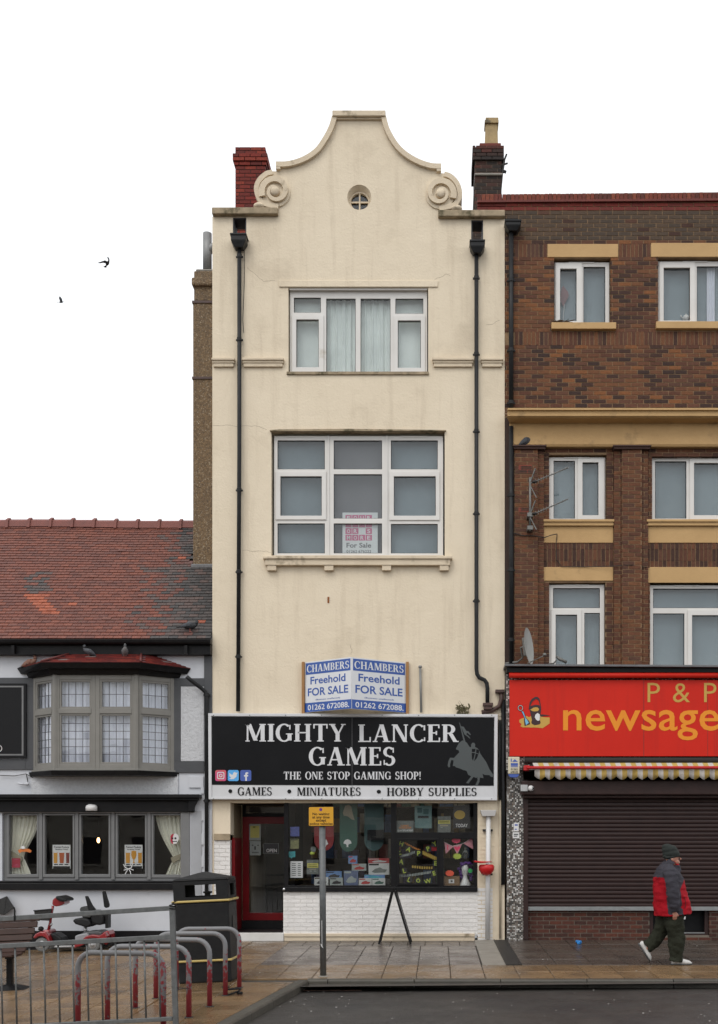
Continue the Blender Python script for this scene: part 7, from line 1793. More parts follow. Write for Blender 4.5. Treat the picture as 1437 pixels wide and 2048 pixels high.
# litter bin, leaning with the slope
gb = ground_at(410, 1967)
bn = thing('litter_bin', 'black square litter bin with gold bands and open top slots', 'bin', (gb.x, gb.y + 0.30, gb.z - 0.01), (0, -0.048, 0))
bw, bd = 0.355, 0.30
m_binb = M('black bin plastic', (0.010, 0.010, 0.011), (0.016, 0.016, 0.016), 10, 0.5, 0.15, 120, spec=0.2); m_goldband = M('gold band', (0.48, 0.36, 0.12), (0.42, 0.31, 0.10), 5, 0.35)
q = MB(); q.hexa([(-bw + .012, -bd + .012, 0), (bw - .012, -bd + .012, 0), (bw - .012, bd - .012, 0), (-bw + .012, bd - .012, 0)], [(-bw, -bd, 1.06), (bw, -bd, 1.06), (bw, bd, 1.06), (-bw, bd, 1.06)]); q.build('body', m_binb, bn, local=True, bevel=0.03)
for z_ in (0.30, 1.075):
    k_ = 0.012 + 0.012 * (z_ > 1)
    q = MB(); a, b_ = bw + k_, bd + k_
    q.prism([(0, 0)] * 0 or [(-a, z_ - 0.014), (a, z_ - 0.014), (a, z_ + 0.014), (-a, z_ + 0.014)], -b_, b_); q.build('gold_band', m_goldband, bn, local=True, bevel=0.008)
zt0, zt1 = 1.08, 1.335
for s_ in (-1, 1):
    q = MB(); y0_ = s_ * bd - 0.02 * (s_ > 0) ; q.prism([(-bw, zt0), (bw, zt0), (bw, zt1), (-bw, zt1)], y0_ , y0_ + 0.02, [[(-0.20, 1.13), (0.20, 1.13), (0.20, 1.285), (-0.20, 1.285)]]); q.build('hood_side', m_binb, bn, local=True, bevel=0.006)
    q = MB(); xx = s_ * bw - 0.02 * (s_ > 0)
    for (y_a, y_b, z_a, z_b) in ((-bd + 0.021, bd - 0.021, zt0, 1.13), (-bd + 0.021, bd - 0.021, 1.285, zt1), (-bd + 0.021, -0.14, 1.13, 1.285), (0.14, bd - 0.021, 1.13, 1.285)): q.box(xx, xx + 0.02, y_a, y_b, z_a, z_b)
    q.build('hood_end', m_binb, bn, local=True)
q = MB(); N = [(-bw, -bd), (bw, -bd), (bw, bd), (-bw, bd)]
q.hexa([(x * 1.0, y * 1.0, zt1) for x, y in N], [(x * 1.005, y * 1.005, zt1 + 0.03) for x, y in N]); q.hexa([(x * 1.0, y * 1.0, zt1 + 0.03) for x, y in N], [(x * 0.06, y * 0.06, zt1 + 0.115) for x, y in N]); q.build('lid', m_binb, bn, local=True, bevel=0.02)
q = MB(); q.box(bw + 0.001, bw + 0.006, -0.08, 0.06, 0.70, 0.86); q.build('emblem_plate', m_iron, bn, local=True, bevel=0.004)
q = MB(); q.lathe([(0.035, 0.02), (0.035, 0.10), (0.06, 0.11), (0.06, 0.13)], (0.03, 0, 1.06), 'z', 12); q.build('ash_stub', m_binb, bn, local=True)

# cycle stands
m_stand = bpy.data.materials.new('flaking red stand'); m_stand.use_nodes = True
nt = m_stand.node_tree; L = nt.links.new; bs = nt.nodes['Principled BSDF']; bs.inputs['Roughness'].default_value = 0.5
geo = nt.nodes.new('ShaderNodeNewGeometry'); nz = nt.nodes.new('ShaderNodeTexNoise'); nz.inputs['Scale'].default_value = 26; nz.inputs['Detail'].default_value = 8; L(geo.outputs['Position'], nz.inputs['Vector'])
nz2 = nt.nodes.new('ShaderNodeTexNoise'); nz2.inputs['Scale'].default_value = 3.0; L(geo.outputs['Position'], nz2.inputs['Vector'])
sp = nt.nodes.new('ShaderNodeSeparateXYZ'); L(geo.outputs['Position'], sp.inputs[0])
mr = nt.nodes.new('ShaderNodeMapRange'); mr.inputs['From Min'].default_value = -0.3; mr.inputs['From Max'].default_value = 0.65; mr.inputs['To Min'].default_value = 0.35; mr.inputs['To Max'].default_value = -0.22; L(sp.outputs['Z'], mr.inputs['Value'])
a1 = nt.nodes.new('ShaderNodeMath'); a1.operation = 'ADD'; L(nz.outputs['Fac'], a1.inputs[0]); L(mr.outputs[0], a1.inputs[1])
a2 = nt.nodes.new('ShaderNodeMath'); a2.operation = 'MULTIPLY_ADD'; a2.inputs[1].default_value = 0.5; L(nz2.outputs['Fac'], a2.inputs[0]); L(a1.outputs[0], a2.inputs[2])
st_ = nt.nodes.new('ShaderNodeMapRange'); st_.inputs['From Min'].default_value = 0.74; st_.inputs['From Max'].default_value = 0.80; L(a2.outputs[0], st_.inputs['Value'])
mx = nt.nodes.new('ShaderNodeMix'); mx.data_type = 'RGBA'; mx.inputs['A'].default_value = (0.16, 0.16, 0.165, 1); mx.inputs['B'].default_value = (0.20, 0.018, 0.026, 1); L(st_.outputs[0], mx.inputs['Factor']); L(mx.outputs['Result'], bs.inputs['Base Color'])
bpn = nt.nodes.new('ShaderNodeBump'); bpn.inputs['Strength'].default_value = 0.4; bpn.inputs['Distance'].default_value = 0.003; L(st_.outputs[0], bpn.inputs['Height']); L(bpn.outputs[0], bs.inputs['Normal'])
hoops = [((156, 2062), (327, 2058), 'cycle stand standing closest to the steel barrier'), ((215, 2042), (378, 2036), 'second cycle stand counted from the steel barrier'), ((271, 2017), (419.5, 2014), 'middle cycle stand of the row of five'), ((312, 1998), (451, 1992), 'cycle stand with the black cable lock round its leg'), ((353, 1981), (479, 1976), 'cycle stand standing in front of the litter bin')]
for (a_, b_, lab) in hoops:
    A_, B_ = ground_at(*a_), ground_at(*b_)
    mid_ = (A_ + B_) / 2
    t = thing('cycle_stand', lab, 'cycle stand', mid_, group='row of five cycle stands')
    top = max(A_.z, B_.z) + 0.74; r_ = 0.15; pts = [A_ - Vector((0, 0, 0.05)), Vector((A_.x, A_.y, top - r_))]
    d = (B_ - A_); d.z = 0; L_ = d.length; d.normalize()
    for k in range(1, 7): a = math.pi / 2 * k / 6; pts.append(Vector((A_.x, A_.y, top - r_)) + d * (r_ * (1 - math.cos(a))) + Vector((0, 0, r_ * math.sin(a))))
    for k in range(0, 6): a = math.pi / 2 * k / 6; pts.append(Vector((A_.x, A_.y, top - r_)) + d * (L_ - r_ + r_ * math.sin(a)) + Vector((0, 0, r_ * math.cos(a))))
    pts += [Vector((B_.x, B_.y, top - r_)), B_ - Vector((0, 0, 0.05))]
    q = MB(); q.tube(pts, 0.0285, 14); q.build('hoop', m_stand, t, smooth=True)
    for G_ in (A_, B_):
        q = MB(); q.lathe([(0.05, 0), (0.045, 0.006), (0.03, 0.008)], (G_.x, G_.y, G_.z + 0.002), 'z', 14); q.build('ground_collar', m_iron, t)
# cable lock round the fourth stand
G_ = ground_at(452, 1990)
lk = thing('cable_lock', 'black coiled cable lock left on a cycle stand leg', 'lock', G_)
pts = [G_ + Vector((0.10 + 0.085 * math.cos(a), -0.03 + 0.05 * math.sin(a) - 0.01 * a / 6, 0.05 + 0.035 * math.sin(a * 0.5) + 0.02 * math.cos(a))) for a in [i * 0.35 for i in range(46)]]
q = MB(); q.tube(pts, 0.009, 7); q.tube([G_ + Vector((0.04 * math.cos(a), -0.0 + 0.045 * math.sin(a), 0.09)) for a in [i * 0.45 for i in range(15)]], 0.008, 6); q.build('cable', m_black, lk, smooth=True)
q = MB(); q.tube([G_ + Vector((0.15, -0.07, 0.03)), G_ + Vector((0.21, -0.09, 0.03))], 0.02, 10); q.build('lock_body', m_black, lk, smooth=True)

# steel pedestrian barrier, following the slope
BYR = -9.2
br = thing('steel_barrier', 'galvanised steel pedestrian barrier with thin upright bars', 'barrier', (PX(348, BYR), BYR, gz(PX(348, BYR), BYR)))
m_gal2 = M('grey galvanised barrier', (0.15, 0.155, 0.155), (0.09, 0.095, 0.095), 16, 0.55, 0.1, 80, metal=0.4, c3=(0.08, 0.075, 0.07), s3=7, t3=0.62)
rail = lambda x, y0, y1: y0 + (y1 - y0) * x / 345.0
def brail(y0, y1, hgt, nm, xa=-150, xb=346):
    q = MB(); a = P(xa, rail(xa, y0, y1), BYR); b_ = P(xb, rail(xb, y0, y1), BYR); q.bar(a, b_, 0.045, hgt); q.build(nm, m_gal2, br, bevel=0.004)
brail(1838.5, 1816.5, 0.046, 'top_rail'); brail(1893, 1874, 0.046, 'middle_rail'); brail(2056, 2038, 0.04, 'bottom_rail')
xp_ = PX(345.5, BYR); zp_ = gz(xp_, BYR)
q = MB(); q.bar(P(344.5, 1812, BYR), (PX(352.5, BYR), BYR, zp_ - 0.02), 0.05, 0.05, up=(0, 1, 0)); q.build('post', m_gal2, br, bevel=0.005)
q = MB(); xx = PX(353, BYR); q.box(xx - 0.06, xx + 0.06, BYR - 0.06, BYR + 0.06, zp_ - 0.01, zp_ + 0.014); q.build('foot_plate', m_gal2, br)
for i in range(16):
    x_ = 317 - i * 28.7; q = MB(); q.tube([P(x_, rail(x_, 1893, 1874), BYR), P(x_ + 4, rail(x_, 2056, 2038), BYR)], 0.0095, 8); q.build('upright_bar', m_gal2, br, smooth=True)
q = MB(); c = P(346, 1817, BYR); pts = [c + Vector((0.035 * math.cos(a), -0.035 * math.sin(a), 0.004 * a - 0.01)) for a in [i * 0.6 for i in range(24)]] + [c + Vector((0.0, -0.05, 0.05)), c + Vector((0.05, -0.05, 0.075))]; q.tube(pts, 0.006, 5); q.build('tie_wire', m_black, br)
q = MB(); q.tube([P(29, rail(29, 1838, 1816), BYR - .03) + Vector((0, 0, -0.03)), P(29.5, 1822, BYR - .03), P(28, 1815, BYR - .03)], 0.008, 6); q.build('hanging_strap', m_black, br)
q = MB(); q.tube([P(352, 1976, BYR), P(365, 1977, BYR), P(378, 1978, -8.4)], 0.006, 5); q.build('loose_wire', m_iron, br)

# bench
gbn = ground_at(28, 1976)
be = thing('park_bench', 'dark brown slatted bench on a black pedestal behind the barrier', 'bench', gbn)
m_slat = M('brown bench slat', (0.045, 0.020, 0.014), (0.028, 0.014, 0.010), 5, 0.5, 0.15, 60, stretch=(1, 6, 6), spec=0.25); yb = gbn.y
prof = [(0.10, 0.93), (0.075, 0.845), (0.045, 0.76), (0.015, 0.675), (-0.03, 0.59), (-0.12, 0.515), (-0.22, 0.475), (-0.32, 0.46), (-0.42, 0.465)]
xr_ = [PX(74, yb), PX(71, yb), PX(67, yb), PX(64, yb), PX(61, yb), PX(58, yb), PX(56, yb), PX(53, yb), PX(50, yb)]
for i, (dy, dz) in enumerate(prof):
    j = min(i + 1, len(prof) - 1); k = max(i - 1, 0); tv = Vector((0, prof[j][0] - prof[k][0], prof[j][1] - prof[k][1])).normalized()
    a = Vector((xr_[i], yb + dy, gbn.z + dz)); b_ = Vector((xr_[i] - 1.75, yb + dy, gbn.z + dz - 0.075))
    q = MB(); q.bar(a, b_, 0.03, 0.082, up=tv); q.build('slat', m_slat, be, bevel=0.006)
for off in (0.10, 1.05):
    q = MB(); pts = [Vector((xr_[i] - off, yb + dy + 0.035, gbn.z + dz - 0.02 - 0.043 * off)) for i, (dy, dz) in enumerate(prof)]
    for i in range(len(pts) - 1): q.bar(pts[i], pts[i + 1], 0.04, 0.045)
    q.build('end_frame', m_black, be)
q = MB(); q.tube([Vector((xr_[0] + 0.01, yb + 0.12, gbn.z + 0.95)), Vector((xr_[0] - 0.16, yb + 0.10, gbn.z + 0.93)), Vector((xr_[0] - 0.3, yb + 0.10, gbn.z + 0.92))], 0.028, 8); q.build('back_cap', m_slat, be, smooth=True)
xl_ = PX(27, yb)
q = MB(); q.bar((xl_, yb - 0.12, gbn.z + 0.02), (xl_, yb - 0.12, gbn.z + 0.47), 0.075, 0.09, up=(0, 1, 0)); q.build('pedestal', m_black, be, bevel=0.012)
q = MB(); q.hexa([(xl_ - 0.28, yb - 0.3, gbn.z - 0.02), (xl_ + 0.28, yb - 0.3, gbn.z - 0.0), (xl_ + 0.28, yb + 0.06, gbn.z - 0.0), (xl_ - 0.28, yb + 0.06, gbn.z - 0.02)], [(xl_ - 0.06, yb - 0.18, gbn.z + 0.06), (xl_ + 0.06, yb - 0.18, gbn.z + 0.06), (xl_ + 0.06, yb - 0.06, gbn.z + 0.06), (xl_ - 0.06, yb - 0.06, gbn.z + 0.06)]); q.build('base', m_black, be, bevel=0.01)

# mobility scooter parked along the pub wall
gs = ground_at(140, 1904); ys = gs.y
sc = thing('mobility_scooter', 'red and black mobility scooter with basket parked against the pub wall', 'scooter', gs)
m_sred = M('scooter red', (0.25, 0.012, 0.016), (0.20, 0.010, 0.013), 3, 0.25, coat=0.4); m_sblk = M('scooter black', (0.011, 0.011, 0.012), (0.018, 0.018, 0.018), 9, 0.5, 0.15, 60, spec=0.2); m_tyre = M('grey tyre', (0.17, 0.17, 0.165), (0.13, 0.13, 0.125), 8, 0.7, 0.2, 60); m_rim = M('silver rim', (0.5, 0.5, 0.5), (0.42, 0.42, 0.42), 5, 0.3, metal=0.7)
for px_, r_px, zoff in ((86, 14.6, 0), (187, 14.6, 0)):
    for sy in (-0.24, 0.24):
        yy = ys + 0.22 + sy; c = P(px_, 1904 - r_px, ys); c.y = yy; r_ = r_px / SC(ys)
        q = MB(); q.lathe([(r_ * 0.55, -0.035), (r_ * 0.86, -0.04), (r_ * 0.98, -0.025), (r_, 0.0), (r_ * 0.98, 0.025), (r_ * 0.86, 0.04), (r_ * 0.55, 0.035)], c, 'y', 26); wh = q.build('wheel', m_tyre, sc, smooth=True)
        q = MB(); q.lathe([(r_ * 0.56, -0.037), (r_ * 0.5, -0.043), (r_ * 0.2, -0.036), (r_ * 0.18, -0.05), (0.01, -0.05)], c, 'y', 20); q.build('rim', m_rim, wh, smooth=True)
def sp_(pts, y0, y1, nm, mat, bev=0.015, par=None):
    q = MB(); q.pprism(pts, ys + y0, ys + y1, ref=ys); return q.build(nm, mat, par or sc, bevel=bev)
sp_([(118, 1884), (150, 1884), (152, 1896), (112, 1896)], 0.02, 0.42, 'deck', m_sblk)
sp_([(110, 1892.5), (152, 1891.5), (152, 1895), (108, 1895.5)], -0.01, 0.019, 'deck_trim', m_rim, 0.004)
sp_([(96, 1868), (108, 1868), (120, 1876), (124, 1886), (112, 1892), (104, 1882)], 0.05, 0.40, 'front_column', m_sblk, 0.03)
sp_([(69, 1876), (74, 1868), (84, 1863), (95, 1864), (100, 1872), (104, 1884), (100, 1884), (95, 1876), (88, 1872.5), (80, 1873), (74, 1877)], -0.09, 0.16, 'front_mudguard', m_sred, 0.02)
sp_([(78, 1866), (86, 1860), (97, 1861), (98, 1868), (84, 1870)], 0.05, 0.40, 'front_cowl', m_sred, 0.03)
q = MB(); q.ball(P(82, 1858, ys + 0.16), 0.05, 0.05, 0.042); q.build('headlight', m_sblk, sc, smooth=True)
q = MB(); q.lathe([(0.028, 0), (0.028, 0.012)], P(76.5, 1857.5, ys + 0.16), 'x', 12); q.build('headlight_lens', m_rim, sc)
sp_([(152, 1872), (160, 1869), (176, 1866), (180, 1872), (172, 1882), (152, 1884)], -0.06, 0.48, 'battery_cover_front', M('silver plastic', (0.26, 0.26, 0.27), (0.20, 0.20, 0.21), 4, 0.35), 0.02)
sp_([(168, 1879), (175, 1872), (188, 1869), (202, 1871), (213, 1864), (217, 1872), (217, 1879), (204, 1880), (196, 1876), (180, 1877), (170, 1890), (152, 1896), (152, 1884)], -0.10, 0.14, 'rear_mudguard', m_sred, 0.015)
sp_([(160, 1868), (172, 1864), (196, 1862.5), (205, 1866), (202, 1872), (170, 1872)], 0.0, 0.44, 'battery_cover', M('dark grey plastic', (0.06, 0.06, 0.062), (0.05, 0.05, 0.052), 4, 0.5), 0.02)
sp_([(203, 1866), (214, 1862), (217, 1870), (217, 1884), (210, 1892), (203, 1886)], 0.05, 0.40, 'rear_bumper', m_sred, 0.02)
sp_([(207, 1886), (219, 1884), (220, 1893), (209, 1896)], 0.1, 0.36, 'anti_tip_bar', m_sblk, 0.01)
q = MB(); q.tube([P(97, 1862, ys + .2), P(100, 1848, ys + .2), P(103, 1830, ys + .2), P(106, 1812, ys + .2)], [0.03, 0.024, 0.022, 0.022], 10); q.build('tiller', m_sred, sc, smooth=True)
q = MB(); q.tube([P(101, 1852, ys + .18), P(104, 1847, ys + .18)], 0.02, 8); q.build('tiller_adjuster', m_rim, sc, smooth=True)
sp_([(102, 1808), (103, 1800), (108, 1796), (117, 1794.5), (126, 1798), (127, 1808), (120, 1812), (110, 1814), (104, 1812)], 0.05, 0.35, 'control_panel', m_sred, 0.03)
sp_([(112, 1794), (116, 1792), (128, 1797), (132, 1800), (130, 1804), (122, 1803), (114, 1799)], -0.05, 0.45, 'handlebar', m_sblk, 0.02)
q = MB(); q.ball(P(132, 1801, ys - .05), 0.022, 0.03, 0.02); q.build('throttle_knob', m_sblk, sc, smooth=True)
m_bask = M('basket grey', (0.022, 0.022, 0.022), (0.05, 0.05, 0.05), 60, 0.6, spec=0.2)
q = MB(); a = [P(71, 1841, ys + y_) if k == 0 else P(99, 1842, ys + y_) for k, y_ in ((0, 0.03), (1, 0.03), (1, 0.4), (0, 0.4))]; b_ = [P(68, 1822, ys + y_) if k == 0 else P(103, 1819, ys + y_) for k, y_ in ((0, 0), (1, 0), (1, 0.43), (0, 0.43))]; q.hexa(a, b_); q.build('basket', m_bask, sc, bevel=0.012)
q = MB(); q.tube(b_ + [b_[0]], 0.012, 6); q.build('basket_rim', m_sblk, sc)
sp_([(144, 1842), (150, 1838), (165, 1836), (176, 1838), (181, 1846), (180, 1853), (172, 1856), (160, 1852), (150, 1849)], 0.0, 0.44, 'seat', m_sblk, 0.03)
sp_([(158, 1819), (161, 1815), (168, 1813), (174, 1816), (178, 1822), (180, 1836), (164, 1836)], 0.02, 0.42, 'seat_back', M('charcoal upholstery', (0.05, 0.052, 0.05), (0.04, 0.042, 0.04), 9, 0.8), 0.04)
q = MB(); q.tube([P(171, 1868, ys + .2), P(171, 1852, ys + .2)], 0.03, 10); q.build('seat_post', m_rim, sc, smooth=True)
for pts in ([(169, 1793.5), (171, 1792.5), (174, 1794), (187, 1820), (183, 1822), (176, 1822)], [(192, 1786), (194, 1784), (197.5, 1785), (206, 1812), (205, 1817), (200, 1819), (196, 1816)]): sp_(pts, 0.02 if pts[0][0] < 180 else 0.34, 0.10 if pts[0][0] < 180 else 0.42, 'armrest', m_sblk, 0.012)
sp_([(176, 1822), (188, 1822), (200, 1826), (205, 1834), (204, 1848), (198, 1852), (186, 1850), (180, 1846)], 0.05, 0.40, 'seat_base', m_sblk, 0.03)
sp_([(206, 1824), (212, 1824), (212, 1858), (206, 1858)], 0.12, 0.30, 'rear_frame', m_sblk, 0.01)
# second vehicle's basket at the picture's edge, standing on its own tiller
g2 = ground_at(6, 1902); y2 = g2.y
s2 = thing('mobility_scooter', 'dark mobility scooter with a tilted black basket beside the bench, mostly out of view', 'scooter', g2)
q = MB(); q.hexa([P(-16, 1826, y2), P(8, 1830.5, y2), P(8, 1830.5, y2 + .36), P(-16, 1826, y2 + .36)], [P(-4, 1800, y2), P(14, 1792.5, y2), P(14, 1792.5, y2 + .4), P(-4, 1800, y2 + .4)]); q.hexa([P(8, 1830.5, y2), P(10, 1830, y2), P(10, 1830, y2 + .36), P(8, 1830.5, y2 + .36)], [P(14, 1792.5, y2), P(28.5, 1815, y2), P(28.5, 1815, y2 + .4), P(14, 1792.5, y2 + .4)]); q.build('basket', m_bask, s2, bevel=0.01)
q = MB(); q.tube([P(28, 1814, y2 + .02), P(29, 1826, y2 + .02), P(28, 1836, y2 + .02)], 0.007, 5); q.build('strap', m_sblk, s2)
q = MB(); q.tube([P(-4, 1832, y2 + .2), P(4, 1842, y2 + .2), P(12, 1847, y2 + .2)], [0.03, 0.03, 0.02], 8); q.tube([P(-4, 1832, y2 + .2), P(-14, 1880, y2 + .2)], 0.03, 8); q.build('tiller', m_sblk, s2, smooth=True)
c = P(-16, 1889, y2); q = MB(); q.lathe([(0.06, -0.035), (0.11, -0.04), (0.125, 0), (0.11, 0.04), (0.06, 0.035)], c, 'y', 22); q.build('wheel', m_tyre, s2, smooth=True)
q = MB(); q.box(c.x - 0.9, c.x, y2 + 0.05, y2 + 0.4, c.z - 0.03, c.z + 0.05); q.build('deck', m_sblk, s2, bevel=0.01)

# litter
gl2 = ground_at(1158, 1889)
t = thing('blue_litter', 'crumpled blue plastic litter on the footway by the brick base', 'litter', gl2)
q = MB(); rnd = random.Random(2)
for i in range(7): q.ball(gl2 + Vector((rnd.uniform(-.03, .03), rnd.uniform(-.03, .03), 0.03 + rnd.uniform(-.012, .025))), 0.03, 0.028, 0.026, 7, 5)
q.build('crumpled_bag', M('blue plastic', (0.02, 0.22, 0.55), (0.015, 0.15, 0.42), 20, 0.3), t)
sp = MB(); rnd = random.Random(11)
spots_ = [(567, 1923, 0), (625, 1995, 1), (617, 1985, 1), (692, 2014, 1), (684, 1995, 1), (780, 1977, 1), (813, 1979, 1), (822, 1985, 1), (907, 2006, 1), (1013, 1973, 1), (1188, 1982, 1), (1148, 2021, 1), (1041, 1909, 0), (867, 1949, 0), (440, 1952, 0), (1096, 1920, 0), (1395, 1893, 0), (560, 2015, 0)]
for i in range(45): spots_.append((rnd.uniform(500, 1437), rnd.uniform(1985, 2046), 1))
for i in range(40): spots_.append((rnd.uniform(20, 1400), rnd.uniform(1905, 1952), 0))
for px_, py_, rd in spots_:
    G_ = ground_at(px_, py_, road_z if rd else gz)
    if rd and in_paving(G_.x, G_.y): continue
    s_ = rnd.uniform(0.003, 0.011); a = rnd.uniform(0, 3); dx, dy = math.cos(a) * s_, math.sin(a) * s_ * 1.3
    sp.add([G_ + Vector((-dx, -dy, 0.006)), G_ + Vector((dy, -dx, 0.008)), G_ + Vector((dx, dy, 0.010)), G_ + Vector((-dy, dx, 0.007)), G_ + Vector((0, 0, 0.001))], [(0, 1, 2, 3), (0, 4, 1), (1, 4, 2), (2, 4, 3), (3, 4, 0)])
sp.build('ground_litter', M('pale specks', (0.5, 0.48, 0.45), (0.35, 0.33, 0.30), 6, 0.7), label='tiny pale scraps and chewing gum scattered on road and paving', cat='litter', kind='stuff', origin=(0, -6, -0.1))
# ================================================================== pigeons
m_pig = M('pigeon grey', (0.075, 0.080, 0.092), (0.035, 0.037, 0.042), 30, 0.7); m_pigd = M('pigeon dark', (0.020, 0.021, 0.024), (0.032, 0.033, 0.036), 30, 0.7); m_pigb = M('pigeon brown', (0.17, 0.060, 0.035), (0.24, 0.15, 0.11), 25, 0.7); m_pigp = M('pigeon pale', (0.16, 0.155, 0.15), (0.10, 0.10, 0.10), 30, 0.7); m_pleg = M('pigeon leg', (0.30, 0.08, 0.06), (0.25, 0.07, 0.05), 9, 0.6)
def pigeon(label, loc, yaw, body=m_pig, head=m_pigd, tilt=0.45, scale=1.0, group=None):
    """local: x forward, z up, feet at origin"""
    t = thing('pigeon', label, 'pigeon', loc, (0, 0, yaw), group=group)
    t.scale = (scale,) * 3
    c, s_ = math.cos(tilt), math.sin(tilt)
    ax = lambda u, h=0.0, y=0.0: Vector((u * c - h * s_, y, 0.115 + u * s_ + h * c))
    q = MB(); q.tube([ax(-0.13), ax(-0.10), ax(-0.05), ax(0.0), ax(0.05), ax(0.085), ax(0.11, 0.012), ax(0.125, 0.03), ax(0.132, 0.05)], [(0.012, 0.02), (0.03, 0.04), (0.052, 0.058), (0.062, 0.066), (0.056, 0.06), (0.042, 0.045), (0.030, 0.032), (0.025, 0.027), (0.022, 0.024)], 14, ref=(0, 1, 0))
    hd_ = ax(0.135, 0.065); q.ball(hd_, 0.027, 0.023, 0.025, 12, 8); q.tube([hd_ + Vector((0.02, 0, 0)), hd_ + Vector((0.045, 0, -0.008))], [0.008, 0.002], 6)
    q.build('body', body, t, local=True, smooth=True)
    q = MB(); q.tube([ax(0.112, 0.02), ax(0.130, 0.05), ax(0.133, 0.066)], [(0.033, 0.034), (0.027, 0.029), (0.0275, 0.0245)], 12, ref=(0, 1, 0)); q.build('neck', head, t, local=True, smooth=True)
    for sy in (-1, 1):
        q = MB(); q.tube([ax(0.06, 0.02, sy * 0.045), ax(0.0, 0.022, sy * 0.062), ax(-0.08, 0.012, sy * 0.05), ax(-0.17, 0.0, sy * 0.02)], [(0.018, 0.008), (0.042, 0.012), (0.034, 0.010), (0.006, 0.004)], 10, ref=(0, 1, 0)); q.build('wing', body if body is m_pigb else m_pig, t, local=True, smooth=True)
        q = MB(); q.bar(ax(-0.03, 0.035, sy * 0.064), ax(-0.07, -0.015, sy * 0.058), 0.012, 0.006); q.build('wing_bar', m_pigd, t, local=True)
        q = MB(); q.tube([Vector((0.0, sy * 0.022, 0.075)), Vector((0.005, sy * 0.022, 0.0))], 0.006, 6); q.tube([Vector((-0.015, sy * 0.022, 0.004)), Vector((0.035, sy * 0.022, 0.004))], 0.005, 5); q.build('leg', m_pleg, t, local=True)
    q = MB(); q.hexa([ax(-0.11, -0.012, -0.03), ax(-0.11, -0.012, 0.03), ax(-0.235, -0.01, 0.034), ax(-0.235, -0.01, -0.034)], [ax(-0.11, 0.006, -0.03), ax(-0.11, 0.006, 0.03), ax(-0.235, 0.0, 0.034), ax(-0.235, 0.0, -0.034)]); q.build('tail', m_pigd, t, local=True)
    return t
zr = PZ(1309) + 0.03
pigeon('grey pigeon facing the bay roof corner on the bay ridge', (PX(178, -.3), -0.30, PZ(1315, -.3)), math.pi + 0.25, tilt=0.5, scale=0.85)
pigeon('pale breasted pigeon standing upright on the bay ridge', (PX(250, -.3), -0.30, PZ(1315, -.3)), -1.25, m_pigp, m_pigd, 0.75, 0.85)
pigeon('brown pigeon on the gutter at the end of the bay roof', (PX(58, -.15), -0.12, PZ(1339, -.12)), 0.35, m_pigb, m_pigb, 0.5)
pigeon('dark pigeon on the lowest tiles beside the cream building', (PX(378, -0.1), -0.02, rz(-0.02) + 0.02), 0.2, m_pigd, m_pigd, 0.15)
pigeon('dark pigeon half hidden on top of the buff cornice', (PX(1131, -.15), -0.15, PZ(834, -.15) - 0.06), 0.3, m_pigd, m_pigd, 0.2)
pigeon('grey pigeon with black wing bars on the cap of the brick pier', (PX(1052, -.1), -0.09, PZ(897, -.1) + 0.005), 0.25, m_pig, m_pigd, 0.55, 1.05)
t = thing('pier_nest', 'flat grey mess of twigs and droppings on the brick pier cap', 'nest', P(1055, 896, -0.1)); rnd = random.Random(4); q = MB()
for i in range(40):
    a = P(1032 + rnd.random() * 46, 896.5, -0.13 + rnd.random() * 0.1); d = Vector((rnd.uniform(-.08, .08), rnd.uniform(-.03, .03), rnd.uniform(-.008, .012))); q.tube([a - d, a + d], 0.006, 4)
q.build('twigs', M('grey twigs', (0.14, 0.12, 0.10), (0.07, 0.06, 0.05), 20, 0.9), t)
t = thing('gutter_debris', 'pale dry debris heaped on the end of the buff cornice', 'debris', P(1030, 834, -0.2)); q = MB()
for i in range(60):
    a = P(1014 + rnd.random() * 30, 834 - rnd.random() ** 2 * 8, -0.36 + rnd.random() * 0.3); d = Vector((rnd.uniform(-.05, .05), rnd.uniform(-.04, .04), rnd.uniform(-.02, .02))); q.tube([a - d, a + d], 0.008, 4)
q.build('twigs', M('pale twigs', (0.34, 0.25, 0.15), (0.20, 0.14, 0.09), 20, 0.9), t)
def flyer(label, loc, yaw, sc_, wl, wr, group):
    t = thing('pigeon', label, 'pigeon', loc, (0.15, -0.25, yaw), group=group); t.scale = (sc_,) * 3
    q = MB(); q.tube([Vector((-0.12, 0, 0)), Vector((-0.06, 0, 0)), Vector((0, 0, 0)), Vector((0.08, 0, 0.005)), Vector((0.13, 0, 0.015)), Vector((0.165, 0, 0.018)), Vector((0.19, 0, 0.012))], [0.015, 0.045, 0.058, 0.048, 0.026, 0.024, 0.006], 12); q.build('body', m_pigd, t, local=True, smooth=True)
    q = MB(); q.add([(-0.10, -0.02, 0), (-0.10, 0.02, 0), (-0.24, 0.075, 0.01), (-0.255, 0, 0.012), (-0.24, -0.075, 0.01), (-0.17, 0, -0.012)], [(0, 5, 4), (0, 1, 5), (1, 2, 5), (5, 2, 3), (5, 3, 4), (0, 4, 3, 2, 1)]); q.build('tail', m_pigd, t, local=True)
    for s_, W_ in ((-1, wl), (1, wr)):
        q = MB(); N = len(W_); v = []; f = []
        for i, (u, h, x_, ch) in enumerate(W_):
            for dx, dz in ((ch * 0.5, 0), (0.0, 0.012 * (1 - i / N)), (-ch * 0.5, -0.004), (0, -0.008)): v.append((x_ + dx, s_ * u, h + dz))
        for i in range(N - 1):
            for k in range(4): a = i * 4 + k; b_ = i * 4 + (k + 1) % 4; f.append((a, b_, b_ + 4, a + 4))
        f += [(3, 2, 1, 0), tuple((N - 1) * 4 + k for k in range(4))]
        q.add(v, f); q.build('wing', m_pig, t, local=True, smooth=True)
